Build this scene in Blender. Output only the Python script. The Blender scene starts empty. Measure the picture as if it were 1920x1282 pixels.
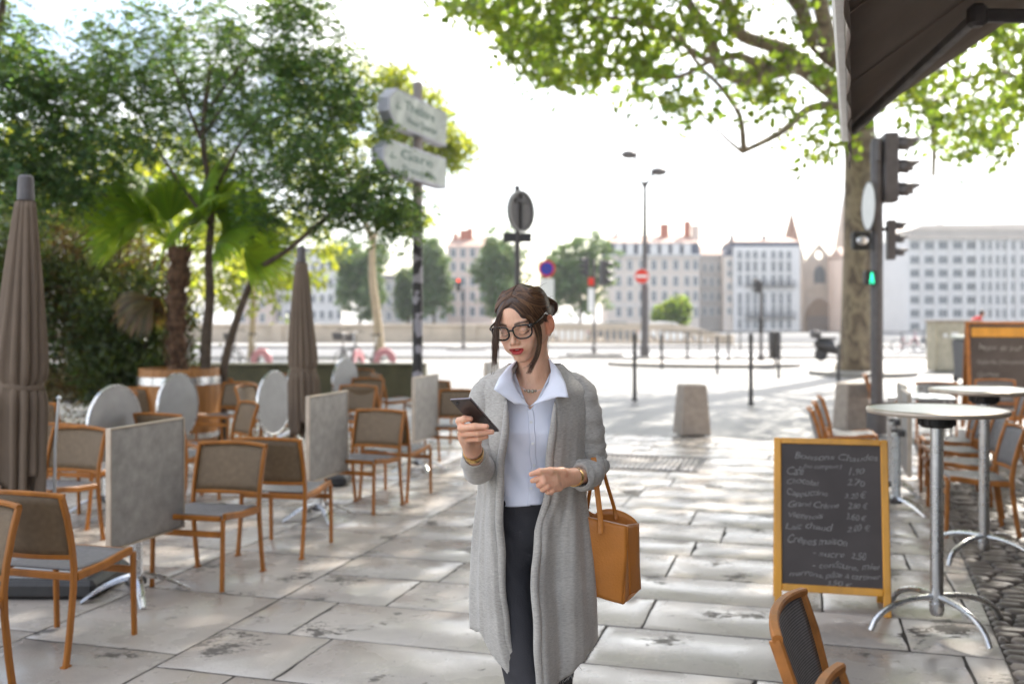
import bpy, math, random
import numpy as np
from mathutils import Vector, Matrix
random.seed(7); RNG = np.random.default_rng(7)
PI = math.pi
scene = bpy.context.scene
COL = scene.collection
F = 1867.0; HY = 597.0; EYE = 1.62          # lens of the photograph in its own pixels

def P(px, py, D):
    """a photo pixel at distance D -> world point"""
    return Vector(((px-960)/F*D, D, EYE-(py-HY)/F*D))

def GX(px, py):
    """photo pixel on the ground"""
    D = EYE*F/(py-HY)
    return Vector(((px-960)/F*D, D, 0))

# ---------------------------------------------------------------- materials
MATS = {}
def nt_new(name):
    m = bpy.data.materials.new(name); m.use_nodes = True
    nt = m.node_tree
    return m, nt, nt.nodes['Principled BSDF'], nt.nodes['Material Output']
def N(nt, kind, **kw):
    n = nt.nodes.new(kind)
    for k, v in kw.items():
        if k in n.inputs: n.inputs[k].default_value = v
        else: setattr(n, k, v)
    return n
def L(nt, a, b): nt.links.new(a, b)
def ramp(nt, fac, stops, interp='LINEAR'):
    r = nt.nodes.new('ShaderNodeValToRGB'); cr = r.color_ramp; cr.interpolation = interp
    while len(cr.elements) < len(stops): cr.elements.new(0.5)
    for e, (p, c) in zip(cr.elements, stops):
        e.position = p; e.color = (*c, 1) if len(c) == 3 else c
    L(nt, fac, r.inputs[0]); return r
def mat(name, col, rough=.6, metal=0., var=.15, scale=6., bump=0., bscale=40., col2=None, spec=None, coords='Object', stretch=(1,1,1), coat=0., island=0.):
    m, nt, bs, out = nt_new(name)
    tc = N(nt, 'ShaderNodeTexCoord'); mp = N(nt, 'ShaderNodeMapping'); mp.inputs['Scale'].default_value = stretch
    L(nt, tc.outputs[coords], mp.inputs[0])
    ns = N(nt, 'ShaderNodeTexNoise', Scale=scale, Detail=6., Roughness=.6); L(nt, mp.outputs[0], ns.inputs['Vector'])
    c = Vector(col)
    lo = tuple(c*(1-var)); hi = tuple(col2) if col2 else tuple(c*(1+var))
    r = ramp(nt, ns.outputs['Fac'], [(.3, lo), (.7, hi)])
    src = r.outputs[0]
    if island:
        g = N(nt, 'ShaderNodeNewGeometry'); mr = N(nt, 'ShaderNodeMapRange'); mr.inputs['To Min'].default_value = 1-island; mr.inputs['To Max'].default_value = 1+island
        L(nt, g.outputs['Random Per Island'], mr.inputs[0])
        hs = N(nt, 'ShaderNodeHueSaturation'); L(nt, src, hs.inputs['Color']); L(nt, mr.outputs[0], hs.inputs['Value']); src = hs.outputs[0]
    L(nt, src, bs.inputs['Base Color'])
    bs.inputs['Metallic'].default_value = metal
    rr = N(nt, 'ShaderNodeMapRange'); rr.inputs['To Min'].default_value = max(.02, rough-.08); rr.inputs['To Max'].default_value = min(1, rough+.08)
    L(nt, ns.outputs['Fac'], rr.inputs[0]); L(nt, rr.outputs[0], bs.inputs['Roughness'])
    if spec is not None: bs.inputs['Specular IOR Level'].default_value = spec
    if coat: bs.inputs['Coat Weight'].default_value = coat
    if bump:
        b2 = N(nt, 'ShaderNodeTexNoise', Scale=bscale, Detail=4.); L(nt, mp.outputs[0], b2.inputs['Vector'])
        bp = N(nt, 'ShaderNodeBump', Strength=min(1., bump), Distance=.01); L(nt, b2.outputs['Fac'], bp.inputs['Height']); L(nt, bp.outputs[0], bs.inputs['Normal'])
    MATS[name] = m
    return m
def leaf_mat(name, col, trans, island=.3, tw=.5, hue=.03, rough=.45):
    m, nt, bs, out = nt_new(name)
    g = N(nt, 'ShaderNodeNewGeometry')
    mr = N(nt, 'ShaderNodeMapRange'); mr.inputs['To Min'].default_value = 1-island; mr.inputs['To Max'].default_value = 1+island
    L(nt, g.outputs['Random Per Island'], mr.inputs[0])
    wn = N(nt, 'ShaderNodeTexWhiteNoise', noise_dimensions='1D'); L(nt, g.outputs['Random Per Island'], wn.inputs['W'])
    mh = N(nt, 'ShaderNodeMapRange'); mh.inputs['To Min'].default_value = .5-hue; mh.inputs['To Max'].default_value = .5+hue; L(nt, wn.outputs[0], mh.inputs[0])
    def hs(c):
        h = N(nt, 'ShaderNodeHueSaturation'); h.inputs['Color'].default_value = (*c, 1); L(nt, mr.outputs[0], h.inputs['Value']); L(nt, mh.outputs[0], h.inputs['Hue']); return h.outputs[0]
    L(nt, hs(col), bs.inputs['Base Color']); bs.inputs['Roughness'].default_value = rough
    tr = N(nt, 'ShaderNodeBsdfTranslucent'); L(nt, hs(trans), tr.inputs[0])
    mx = N(nt, 'ShaderNodeMixShader'); mx.inputs[0].default_value = tw
    L(nt, bs.outputs[0], mx.inputs[1]); L(nt, tr.outputs[0], mx.inputs[2]); L(nt, mx.outputs[0], out.inputs[0])
    MATS[name] = m; return m
def emit_mat(name, col, s):
    m, nt, bs, out = nt_new(name)
    bs.inputs['Base Color'].default_value = (*col, 1); bs.inputs['Emission Color'].default_value = (*col, 1); bs.inputs['Emission Strength'].default_value = s
    MATS[name] = m; return m

# ---------------------------------------------------------------- mesh builder
class MB:
    def __init__(s): s.v = []; s.f = []; s.m = []; s.M = Matrix.Identity(4); s.mi = 0
    def add(s, vs, fs, mi=None):
        n = len(s.v)
        for p in vs: s.v.append(tuple(s.M @ Vector(p)))
        for f in fs: s.f.append(tuple(i+n for i in f)); s.m.append(s.mi if mi is None else mi)
        return s
    def box(s, c, size, rz=0, R=None, taper=1.0, bev=0.0):
        hx, hy, hz = [a/2 for a in size]; c = Vector(c)
        R = R if R is not None else Matrix.Rotation(rz, 3, 'Z')
        if bev <= 0:
            vs = [c+R@Vector((x*hx*(taper if z > 0 else 1), y*hy*(taper if z > 0 else 1), z*hz)) for z in (-1, 1) for x, y in ((-1,-1),(1,-1),(1,1),(-1,1))]
            return s.add(vs, [(3,2,1,0),(4,5,6,7),(0,1,5,4),(1,2,6,5),(2,3,7,6),(3,0,4,7)])
        b = min(bev, hx*.49, hy*.49, hz*.49)
        def ring(z, ins, t):
            X = hx*t-ins; Y = hy*t-ins; q = b*.99 if ins < b else 0
            pts = [(-X+b,-Y),(X-b,-Y),(X,-Y+b),(X,Y-b),(X-b,Y),(-X+b,Y),(-X,Y-b),(-X,-Y+b)]
            return [c+R@Vector((x, y, z)) for x, y in pts]
        def ring2(z, t):
            X = hx*t-b; Y = hy*t-b
            pts = [(-X+b*.3,-Y),(X-b*.3,-Y),(X,-Y+b*.3),(X,Y-b*.3),(X-b*.3,Y),(-X+b*.3,Y),(-X,Y-b*.3),(-X,-Y+b*.3)]
            return [c+R@Vector((x, y, z)) for x, y in pts]
        vs = ring2(-hz, 1)+ring(-hz+b, 0, 1)+ring(hz-b, 0, taper)+ring2(hz, taper)
        fs = [tuple(range(7,-1,-1)), tuple(range(24,32))]
        for k in range(3):
            for i in range(8):
                j = (i+1) % 8; fs.append((k*8+i, k*8+j, k*8+8+j, k*8+8+i))
        return s.add(vs, fs)
    def tube(s, pts, r, n=8, cap=True, squash=None, up=None, closed=False):
        pts = [Vector(p) for p in pts]; k = len(pts)
        rs = list(r) if hasattr(r, '__len__') else [r]*k
        vs = []; u = Vector(up) if up is not None else None
        for i, p in enumerate(pts):
            if closed: t = pts[(i+1) % k]-pts[i-1]
            else: t = pts[min(i+1, k-1)]-pts[max(i-1, 0)]
            if t.length < 1e-9: t = Vector((0, 0, 1))
            t.normalize()
            if u is None: u = Vector((0, 0, 1)) if abs(t.z) < .9 else Vector((1, 0, 0))
            a = u-t*u.dot(t)
            if a.length < 1e-4: a = Vector((1, .3, .2))-t*Vector((1, .3, .2)).dot(t)
            a.normalize(); b = t.cross(a)
            if up is None: u = a
            sq = squash if squash else (1, 1)
            for j in range(n):
                w = 2*PI*j/n
                vs.append(p+a*(math.cos(w)*rs[i]*sq[0])+b*(math.sin(w)*rs[i]*sq[1]))
        fs = []
        for i in range(k if closed else k-1):
            i2 = (i+1) % k
            for j in range(n):
                j2 = (j+1) % n; fs.append((i*n+j, i*n+j2, i2*n+j2, i2*n+j))
        if cap and not closed: fs.append(tuple(range(n-1, -1, -1))); fs.append(tuple((k-1)*n+j for j in range(n)))
        return s.add(vs, fs)
    def bar(s, a, b, w, h, up=(0, 0, 1), bev=.003):
        a = Vector(a); b = Vector(b); d = b-a; t = d.normalized(); u = Vector(up)
        y = u.cross(t)
        if y.length < 1e-4: y = Vector((0, 1, 0)).cross(t)
        y.normalize(); z = t.cross(y)
        R = Matrix((t, y, z)).transposed()
        return s.box((a+b)/2, (d.length, w, h), R=R, bev=bev)
    def rail(s, pts, w, h, up=(0, 0, 1)):
        """rectangular section (slightly chamfered) swept along a polyline"""
        pts = [Vector(p) for p in pts]; k = len(pts); vs = []; u0 = Vector(up)
        c = min(w, h)*.22
        sec = [(-w/2+c, -h/2), (w/2-c, -h/2), (w/2, -h/2+c), (w/2, h/2-c), (w/2-c, h/2), (-w/2+c, h/2), (-w/2, h/2-c), (-w/2, -h/2+c)]
        for i, p in enumerate(pts):
            t = (pts[min(i+1, k-1)]-pts[max(i-1, 0)]).normalized()
            a = u0.cross(t)
            if a.length < 1e-4: a = Vector((1, 0, 0)).cross(t)
            a.normalize(); b = t.cross(a)
            for x, y in sec: vs.append(p+a*x+b*y)
        fs = [(i*8+j, i*8+(j+1) % 8, (i+1)*8+(j+1) % 8, (i+1)*8+j) for i in range(k-1) for j in range(8)]
        fs += [tuple(range(7, -1, -1)), tuple((k-1)*8+j for j in range(8))]
        return s.add(vs, fs)
    def lathe(s, prof, c=(0, 0, 0), n=24, R=None, sx=1, sy=1, ring=False):
        c = Vector(c); R = R or Matrix.Identity(3); vs = []
        for r, z in prof:
            for j in range(n):
                w = 2*PI*j/n; vs.append(c+R@Vector((r*math.cos(w)*sx, r*math.sin(w)*sy, z)))
        k = len(prof)
        fs = [(i*n+j, i*n+(j+1) % n, (i+1)*n+(j+1) % n, (i+1)*n+j) for i in range(k-1) for j in range(n)]
        if ring: return s.add(vs, fs+[((k-1)*n+j, (k-1)*n+(j+1) % n, (j+1) % n, j) for j in range(n)])
        if prof[0][0] > 1e-6: fs.append(tuple(range(n-1, -1, -1)))
        if prof[-1][0] > 1e-6: fs.append(tuple((k-1)*n+j for j in range(n)))
        return s.add(vs, fs)
    def prism(s, poly, thick, M=None, off=0.):
        """2D polygon (x,z) extruded along +y by thick, under M"""
        M = M or Matrix.Identity(4); n = len(poly)
        vs = [M@Vector((x, off, z)) for x, z in poly]+[M@Vector((x, off+thick, z)) for x, z in poly]
        fs = [tuple(range(n)), tuple(range(2*n-1, n-1, -1))]+[(i, i+n, (i+1) % n+n, (i+1) % n) for i in range(n)]
        return s.add(vs, fs)
    def ball(s, c, r, n=12, sc=(1, 1, 1), R=None):
        prof = [(math.sin(PI*i/(n//2+2))*1, -math.cos(PI*i/(n//2+2))) for i in range(n//2+3)]
        c = Vector(c); R = R or Matrix.Identity(3); vs = []
        for rr, z in prof:
            for j in range(n):
                w = 2*PI*j/n; vs.append(c+R@Vector((rr*math.cos(w)*r*sc[0], rr*math.sin(w)*r*sc[1], z*r*sc[2])))
        k = len(prof)
        return s.add(vs, [(i*n+j, i*n+(j+1) % n, (i+1)*n+(j+1) % n, (i+1)*n+j) for i in range(k-1) for j in range(n)])
    def grid(s, pts):
        """pts[i][j] grid of points"""
        r = len(pts); c = len(pts[0])
        return s.add([p for row in pts for p in row], [(i*c+j, i*c+j+1, (i+1)*c+j+1, (i+1)*c+j) for i in range(r-1) for j in range(c-1)])
    def build(s, name, m, parent=None, smooth=30, solid=0., sub=0, offset=0):
        me = bpy.data.meshes.new(name)
        if s.v:
            me.vertices.add(len(s.v)); me.vertices.foreach_set('co', np.array(s.v, dtype=np.float32).ravel())
            tot = [len(f) for f in s.f]
            me.loops.add(sum(tot)); me.loops.foreach_set('vertex_index', np.fromiter((i for f in s.f for i in f), dtype=np.int32))
            me.polygons.add(len(tot)); st = np.concatenate([[0], np.cumsum(tot)[:-1]]).astype(np.int32)
            me.polygons.foreach_set('loop_start', st)
            me.update(calc_edges=True)
        ms = m if isinstance(m, (list, tuple)) else [m]
        for q in ms: me.materials.append(q)
        if len(ms) > 1: me.polygons.foreach_set('material_index', np.array(s.m, dtype=np.int32))
        me.validate()
        if smooth: shade(me, smooth)
        o = bpy.data.objects.new(name, me); COL.objects.link(o)
        if parent is not None: o.parent = parent
        if solid: md = o.modifiers.new('s', 'SOLIDIFY'); md.thickness = solid; md.offset = offset
        if sub: md = o.modifiers.new('b', 'SUBSURF'); md.levels = md.render_levels = sub
        return o
def shade(me, deg):
    me.polygons.foreach_set('use_smooth', np.ones(len(me.polygons), dtype=bool))
    if deg < 180: me.set_sharp_from_angle(angle=math.radians(deg))
def npmesh(name, V, Fq, m, parent=None, smooth=False, cols=None):
    """V (n,3), Fq (k,4|3) numpy -> object"""
    me = bpy.data.meshes.new(name); V = np.asarray(V, dtype=np.float32); Fq = np.asarray(Fq, dtype=np.int32)
    me.vertices.add(len(V)); me.vertices.foreach_set('co', V.ravel())
    k, w = Fq.shape
    me.loops.add(k*w); me.loops.foreach_set('vertex_index', Fq.ravel())
    me.polygons.add(k); me.polygons.foreach_set('loop_start', np.arange(0, k*w, w, dtype=np.int32))
    me.update(calc_edges=True)
    if smooth: me.polygons.foreach_set('use_smooth', np.ones(k, dtype=bool))
    if cols is not None:
        at = me.color_attributes.new('tint', 'FLOAT_COLOR', 'POINT'); at.data.foreach_set('color', np.asarray(cols, dtype=np.float32).ravel())
    me.materials.append(m)
    o = bpy.data.objects.new(name, me); COL.objects.link(o)
    if parent is not None: o.parent = parent
    return o

# ---------------------------------------------------------------- scene bookkeeping
def tag(o, label=None, cat=None, group=None, kind=None):
    if label: o['label'] = label
    if cat: o['category'] = cat
    if group: o['group'] = group
    if kind: o['kind'] = kind
    return o
def thing(name, label, cat, loc=(0, 0, 0), rz=0, group=None):
    o = bpy.data.objects.new(name, None); COL.objects.link(o); o.location = loc; o.rotation_euler = (0, 0, rz)
    o.empty_display_size = .1
    return tag(o, label, cat, group)
def copy_tree(o, loc=None, rz=None, label=None, parent=None):
    c = o.copy(); COL.objects.link(c)
    if parent is not None: c.parent = parent
    for ch in list(o.children): copy_tree(ch, parent=c)
    if loc is not None: c.location = loc
    if rz is not None: c.rotation_euler = (0, 0, rz)
    if label: c['label'] = label
    return c
# ---------------------------------------------------------------- materials used all over
mat('teak', (.33, .118, .016), .42, var=.3, scale=9, stretch=(1, 1, .15), bump=.12, bscale=60, spec=.35)
mat('teak_worn', (.38, .14, .028), .5, var=.3, scale=12, bump=.15, bscale=60)
def weave_mat(name, c1, c2, sc=260., seat=False):
    m, nt, bs, out = nt_new(name)
    tc = N(nt, 'ShaderNodeTexCoord')
    w1 = N(nt, 'ShaderNodeTexWave', wave_type='BANDS', bands_direction='X', Scale=sc/6.28, Distortion=.0)
    w2 = N(nt, 'ShaderNodeTexWave', wave_type='BANDS', bands_direction='Z', Scale=sc/6.28, Distortion=.0)
    w3 = N(nt, 'ShaderNodeTexWave', wave_type='BANDS', bands_direction='Y', Scale=sc/6.28, Distortion=.0)
    for w in (w1, w2, w3): L(nt, tc.outputs['Object'], w.inputs['Vector'])
    a = N(nt, 'ShaderNodeMath', operation='MAXIMUM'); L(nt, (w3 if seat else w2).outputs['Fac'], a.inputs[0]); a.inputs[1].default_value = .0
    b = N(nt, 'ShaderNodeMath', operation='MULTIPLY'); L(nt, a.outputs[0], b.inputs[0]); L(nt, w1.outputs['Fac'], b.inputs[1])
    ns = N(nt, 'ShaderNodeTexNoise', Scale=35., Detail=4.); L(nt, tc.outputs['Object'], ns.inputs['Vector'])
    ad = N(nt, 'ShaderNodeMath', operation='MULTIPLY_ADD'); L(nt, ns.outputs['Fac'], ad.inputs[0]); ad.inputs[1].default_value = .5; L(nt, b.outputs[0], ad.inputs[2])
    r = ramp(nt, ad.outputs[0], [(.25, c1), (1.1, c2)]); L(nt, r.outputs[0], bs.inputs['Base Color'])
    bs.inputs['Roughness'].default_value = .55
    bp = N(nt, 'ShaderNodeBump', Strength=.5, Distance=.002); L(nt, b.outputs[0], bp.inputs['Height']); L(nt, bp.outputs[0], bs.inputs['Normal'])
    MATS[name] = m; return m
weave_mat('weave_brown', (.075, .048, .024), (.31, .21, .115))
weave_mat('weave_grey', (.09, .085, .085), (.36, .34, .34), seat=True); weave_mat('weave_back_grey', (.09, .085, .085), (.36, .34, .34))
mat('steel', (.62, .62, .62), .28, 1., var=.1, scale=18, bump=.02)
mat('alu_sheet', (.29, .28, .27), .48, .35, var=.22, scale=14, bump=.05, bscale=120)
mat('alu_light', (.66, .67, .68), .32, .8, var=.12, scale=10)
mat('alu_edge', (.50, .42, .34), .4, .5, var=.15, scale=10)
mat('black_plastic', (.022, .02, .02), .42, var=.3, scale=20)
mat('dark_metal', (.06, .055, .055), .45, .2, var=.2)
mat('grey_metal', (.105, .095, .095), .5, .1, var=.2, scale=10)
mat('canvas_taupe', (.150, .108, .075), .85, var=.10, scale=4, bump=.15, bscale=300)
mat('awning_fabric', (.20, .15, .12), .8, var=.12, scale=3, bump=.1, bscale=200)
mat('white_paint', (.75, .75, .74), .45, var=.06)
mat('concrete', (.36, .30, .25), .8, var=.18, scale=12, bump=.3, bscale=70)
mat('granite', (.33, .33, .34), .6, var=.3, scale=60)
mat('bark_plane', (.26, .20, .13), .85, var=.45, scale=5, bump=.5, bscale=22, stretch=(1, 1, .5))
mat('bark_dark', (.10, .072, .05), .9, var=.4, scale=9, bump=.5, bscale=30)
mat('bark_pale', (.40, .31, .2), .85, var=.2, scale=9, bump=.3)
mat('palm_fibre', (.075, .036, .018), .95, var=.6, scale=14, bump=.8, bscale=40, col2=(.20, .11, .06))
mat('barrel_wood', (.36, .155, .04), .5, var=.3, scale=7, stretch=(3, 3, .3), bump=.2)
mat('soil', (.05, .035, .022), .95, var=.4, scale=20, bump=.8)
mat('red_sign', (.62, .035, .02), .45, var=.05)
mat('blue_sign', (.03, .05, .38), .45, var=.05)
leaf_mat('leaf_dark', (.062, .118, .052), (.22, .34, .04), .55, .42, .032, .36)
leaf_mat('leaf_hedge', (.040, .065, .016), (.16, .20, .018), .5, .35, .03)
leaf_mat('leaf_dry', (.10, .070, .022), (.24, .15, .03), .5, .35, .03)
leaf_mat('leaf_plane', (.075, .115, .020), (.29, .39, .03), .4, .5, .02)
leaf_mat('leaf_yellow', (.10, .14, .018), (.44, .48, .03), .4, .5, .02)
leaf_mat('leaf_palm', (.17, .28, .035), (.52, .70, .05), .2, .5, .015, .35)
leaf_mat('leaf_far', (.085, .145, .050), (.18, .26, .06), .4, .35, .03, .6)
M = MATS
# ================================================================ chairs
def post_pts(sx):
    return [(sx*.235, -.262, 0), (sx*.235, -.235, .16), (sx*.235, -.212, .34), (sx*.235, -.207, .45), (sx*.235, -.222, .56), (sx*.236, -.255, .69), (sx*.237, -.292, .795)]
def bow(x, z):
    """y of the curved backrest at x, z"""
    k = 1-(x/.235)**2
    base = -.207-.0*z
    if z > .45: base = -.207-(z-.45)**1.35*.36
    return base-.035*k
def make_chair(seatm='weave_grey', backm='weave_brown', woodm='teak'):
    t = thing('cafe_chair', 'cafe chair', 'chair')
    W = M[woodm]
    for s in (-1, 1):
        b = MB(); b.rail(post_pts(s), .022, .033, up=(0, 1, 0)); b.box((s*.235, -.262, .004), (.03, .045, .008)); b.build('leg', W, t)
    for s in (-1, 1):
        b = MB(); b.rail([(s*.235, .243, 0), (s*.235, .237, .2), (s*.235, .232, .425)], .022, .030, up=(0, 1, 0)); b.build('leg', W, t)
    b = MB()
    for s in (-1, 1): b.rail([(s*.235, -.19, .405), (s*.235, .0, .412), (s*.235, .14, .432), (s*.235, .215, .437)], .040, .024, up=(1, 0, 0))
    b.rail([(-.222, .235, .428), (.222, .235, .428)], .022, .03); b.rail([(-.222, -.2, .405), (.222, -.2, .405)], .022, .034)
    b.build('seat_frame', W, t)
    b = MB(); b.bar((-.222, .238, .335), (.222, .238, .335), .022, .034); b.build('stretcher', W, t)
    b = MB(); pts = []
    for i in range(9):
        y = -.19+.41*i/8; row = []
        for j in range(11):
            x = -.224+.448*j/10; k = (1-(x/.224)**2)
            row.append((x, y, .432+.02*max(0, (y/.22))**2*.5-.014*k*math.sin(PI*i/8)))
        pts.append(row)
    b.grid(pts); b.build('seat', M[seatm], t, smooth=180, solid=.006)
    b = MB()
    top = [(x, bow(x, .80)+.006, .80+.012*(1-(x/.235)**2)) for x in [-.247+.494*i/14 for i in range(15)]]
    b.rail(top, .026, .022); b.build('top_rail', W, t)
    low = [(x, bow(x, .50), .502) for x in [-.225+.45*i/12 for i in range(13)]]
    b = MB(); b.rail(low, .016, .024); b.build('lower_rail', W, t)
    b = MB(); pts = []
    for i in range(7):
        z = .508+.285*i/6; pts.append([(x, bow(x, z)+.0, z+(.012*(1-(x/.235)**2))*i/6) for x in [-.226+.452*j/14 for j in range(15)]])
    b.grid(pts); b.build('backrest', M[backm], t, smooth=180, solid=.007)
    return t
CH = {}
def chair(x, y, heading, label, group, kind='brown'):
    """heading: compass degrees the chair faces (0 = away from the camera, 90 = right)"""
    heading += random.Random(x*31+y).uniform(-4.5, 4.5); rz = -math.radians(heading)
    if kind not in CH:
        CH[kind] = make_chair(*{'brown': ('weave_grey', 'weave_brown', 'teak'), 'grey': ('weave_grey', 'weave_back_grey', 'teak_worn')}[kind])
        o = CH[kind]; o.location = (x, y, 0); o.rotation_euler = (0, 0, rz); o['label'] = label; o['group'] = group
        return o
    o = copy_tree(CH[kind], (x, y, 0), rz, label); o['group'] = group
    return o
G1 = 'brown backed chairs of the left terrace'
for x, y, h, lab in [
    (-2.46, 4.13, 197, 'terrace chair cut off by the left edge, nearest one on the left'),
    (-2.23, 4.94, 17, 'terrace chair facing the nearest folded square table, second nearest on the left'),
    (-1.89, 6.20, 197, 'terrace chair turned to the viewer just behind the nearest folded square table'),
    (-1.59, 7.02, 17, 'terrace chair with back to the viewer before the second square table, glare on its rail'),
    (-1.27, 8.52, 199, 'terrace chair turned to the viewer just beyond the second folded square table'),
    (-1.06, 9.12, 17, 'terrace chair with back to the viewer, in the pair beyond the second square table'),
    (-.66, 11.0, 197, 'terrace chair half hidden behind the phone, beyond the third folded square table'),
    (-3.30, 7.12, 197, 'terrace chair between the big closed parasol and the nearest square table, facing the viewer'),
    (-3.42, 7.95, 17, 'terrace chair behind the nearest square table, its back hidden by the left round table top'),
    (-2.92, 8.75, 17, 'terrace chair peeking with its top rail above the nearest square table top'),
    (-2.78, 9.45, 235, 'terrace chair turned aslant in front of the wooden barrel, facing left'),
    (-4.55, 9.9, 17, 'terrace chair half covered by the big closed parasol, in the shade of the hedge'),
    (-4.5, 10.9, 200, 'terrace chair right behind the leftmost round table top, only its corner showing'),
    (-2.05, 13.2, 200, 'terrace chair behind the second folded square table, in the farther row'),
    (-1.72, 14.6, 60, 'terrace chair with white glare on its rail, near the bicycles'),
    (-3.9, 13.8, 20, 'terrace chair beyond the tall oval looking table top with the dark rim'),
    (-3.55, 12.3, 200, 'terrace chair right of the barrel with its back towards the plants'),
    (-2.95, 12.0, 110, 'terrace chair seat on beside the second closed parasol, beyond the dark rimmed round table'),
    (-3.3, 14.9, 15, 'terrace chair farthest left by the low hedge box'),
    (-4.35, 11.9, 17, 'terrace chair just left of the wooden barrel, its rail over the barrel edge'),
    (-1.95, 11.8, 197, 'terrace chair turned to the viewer between the second parasol and the third square table'),
    (-1.75, 12.35, 17, 'terrace chair with back to the viewer between the second parasol and the third square table'),
    (-3.15, 13.9, 195, 'terrace chair in the far row directly left of the second parasol'),
    (-.95, 13.3, 17, 'terrace chair far off just left of the woman, before the signpost foot'),
    (-2.5, 15.6, 190, 'terrace chair in the last row before the low planter boxes'),
]: chair(x, y, h, lab, G1)
G2 = 'chairs of the right terrace'
for x, y, h, lab in [
    (1.04, 2.66, 110, 'chair in the bottom right corner with sunlit white rail, nearest chair of the right side'),
    (.96, 2.02, 110, 'chair at the bottom frame edge, only its rail corner showing, right of the coat'),
    (2.98, 8.9, 108, 'front chair of the three stacked in a row behind the chalkboard'),
    (3.22, 9.55, 108, 'middle chair of the three in a row behind the chalkboard'),
    (3.5, 10.3, 108, 'rear chair of the three in a row behind the chalkboard'),
    (5.35, 14.2, 110, 'lone chair with glare on its rail beside the traffic light pole'),
    (3.50, 7.55, 282, 'front chair of the row behind the nearer high table, curved leg on the cobbles'),
    (3.76, 8.3, 282, 'second chair of the row behind the nearer high table'),
    (4.02, 9.05, 282, 'third chair of the row behind the nearer high table'),
    (4.30, 9.8, 282, 'last chair of the row behind the nearer high table'),
    (5.02, 9.9, 290, 'chair under the rim of the farther high table, facing the street'),
    (5.5, 11.3, 290, 'chair farther back at the right frame edge before the folding board'),
    (6.3, 12.9, 200, 'chair before the far easel board, glare on its top rail'),
    (5.5, 12.9, 20, 'chair with glaring rail left of the far easel board'),
]: chair(x, y, h, lab, G2, 'grey')

# ================================================================ flip-top bistro tables
def foot_blade(b, ang, R0=.30, col_r=.03):
    c, s_ = math.cos(ang), math.sin(ang); n = 10; rows = []
    for i in range(n+1):
        t = i/n; r = col_r+(R0-col_r)*t
        z = .105*(1-t**1.7)+.012; w = .034*(1-.45*t); h = .030*(1-.55*t)
        sec = [(-w, 0), (-w*.75, h*.7), (0, h), (w*.75, h*.7), (w, 0), (0, -h*.2)]
        rows.append([(c*r-s_*x, s_*r+c*x, z+zz-.006) for x, zz in sec])
    vs = [p for r_ in rows for p in r_]
    fs = [(i*6+j, i*6+(j+1) % 6, (i+1)*6+(j+1) % 6, (i+1)*6+j) for i in range(n) for j in range(6)]
    fs.append(tuple(n*6+j for j in range(6))); b.add(vs, fs)
def table_base(t, h=.66):
    b = MB()
    b.box((0, 0, .09+(h-.09)/2), (.062, .062, h-.09), bev=.010)
    for sx, sy in ((1, 0), (-1, 0), (0, 1), (0, -1)): b.box((sx*.034, sy*.034, .09+(h-.09)/2), (.018 if sx == 0 else .008, .018 if sy == 0 else .008, h-.1))
    b.build('pedestal', M['steel'], t)
    b = MB(); b.lathe([(.0, .125), (.052, .125), (.06, .11), (.06, .08), (.04, .07), (0, .07)], n=20); b.build('hub', M['dark_metal'], t)
    for k in range(4):
        b = MB(); foot_blade(b, PI/4+k*PI/2); b.build('foot', M['steel'], t)
    b = MB(); b.box((0, .035, h+.005), (.16, .05, .05), bev=.006); b.box((0, .0, h+.02), (.05, .07, .03), bev=.004); b.build('hinge', M['dark_metal'], t)
mat('alu_round', (.36, .36, .365), .5, .3, var=.12, scale=5)
def square_table():
    t = thing('folded_square_table', 't', 'table'); table_base(t)
    b = MB(); b.box((0, .078, .68), (.655, .022, .655), bev=.004); b.build('table_top', M['alu_sheet'], t)
    b = MB()
    e = .664/2
    for s in (-1, 1):
        b.box((s*e, .078, .68), (.010, .034, .674), bev=.002); b.box((0, .078, .68+s*e), (.654, .034, .010), bev=.002)
    b.build('edge_trim', M['alu_edge'], t)
    return t
def round_table():
    t = thing('folded_round_table', 't', 'table'); table_base(t)
    R = Matrix.Rotation(PI/2, 3, 'X')
    b = MB(); b.lathe([(0, -.011), (.327, -.011), (.327, .011), (0, .011)], c=(0, .07, .72), n=56, R=R); b.build('table_top', M['alu_round'], t)
    b = MB(); b.lathe([(.328, -.014), (.338, -.016), (.342, -.010), (.342, .010), (.338, .016), (.328, .014)], c=(0, .07, .72), n=56, R=R, ring=True); b.build('edge_trim', M['steel'], t)
    return t
TS, TR = square_table(), round_table()
GT = 'square tables folded upright'; used = False
def place(proto, first, loc, heading, label, group):
    rz = -math.radians(heading)
    if first: proto.location = loc; proto.rotation_euler = (0, 0, rz); o = proto; o['label'] = label
    else: o = copy_tree(proto, loc, rz, label)
    o['group'] = group; return o
sq = [(-2.19, 5.80, 107, 'square metal table folded upright, nearest one, with brushed grey top facing the walkway'),
      (-1.56, 8.05, 107, 'square metal table folded upright before the second closed parasol'),
      (-.99, 10.55, 107, 'square metal table folded upright standing left of the phone, third in its row'),
      (-.36, 14.0, 105, 'square metal table folded upright just left of the woman\'s hair, farthest of its row'),
      (3.22, 8.35, 107, 'square metal table folded edge on, its slim edge showing behind the nearer high table pole'),
      (3.52, 9.2, 107, 'square metal table folded edge on, just behind another one in the right terrace')]
for i, (x, y, h, lab) in enumerate(sq): place(TS, i == 0, (x, y, 0), h, lab, GT)
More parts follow.
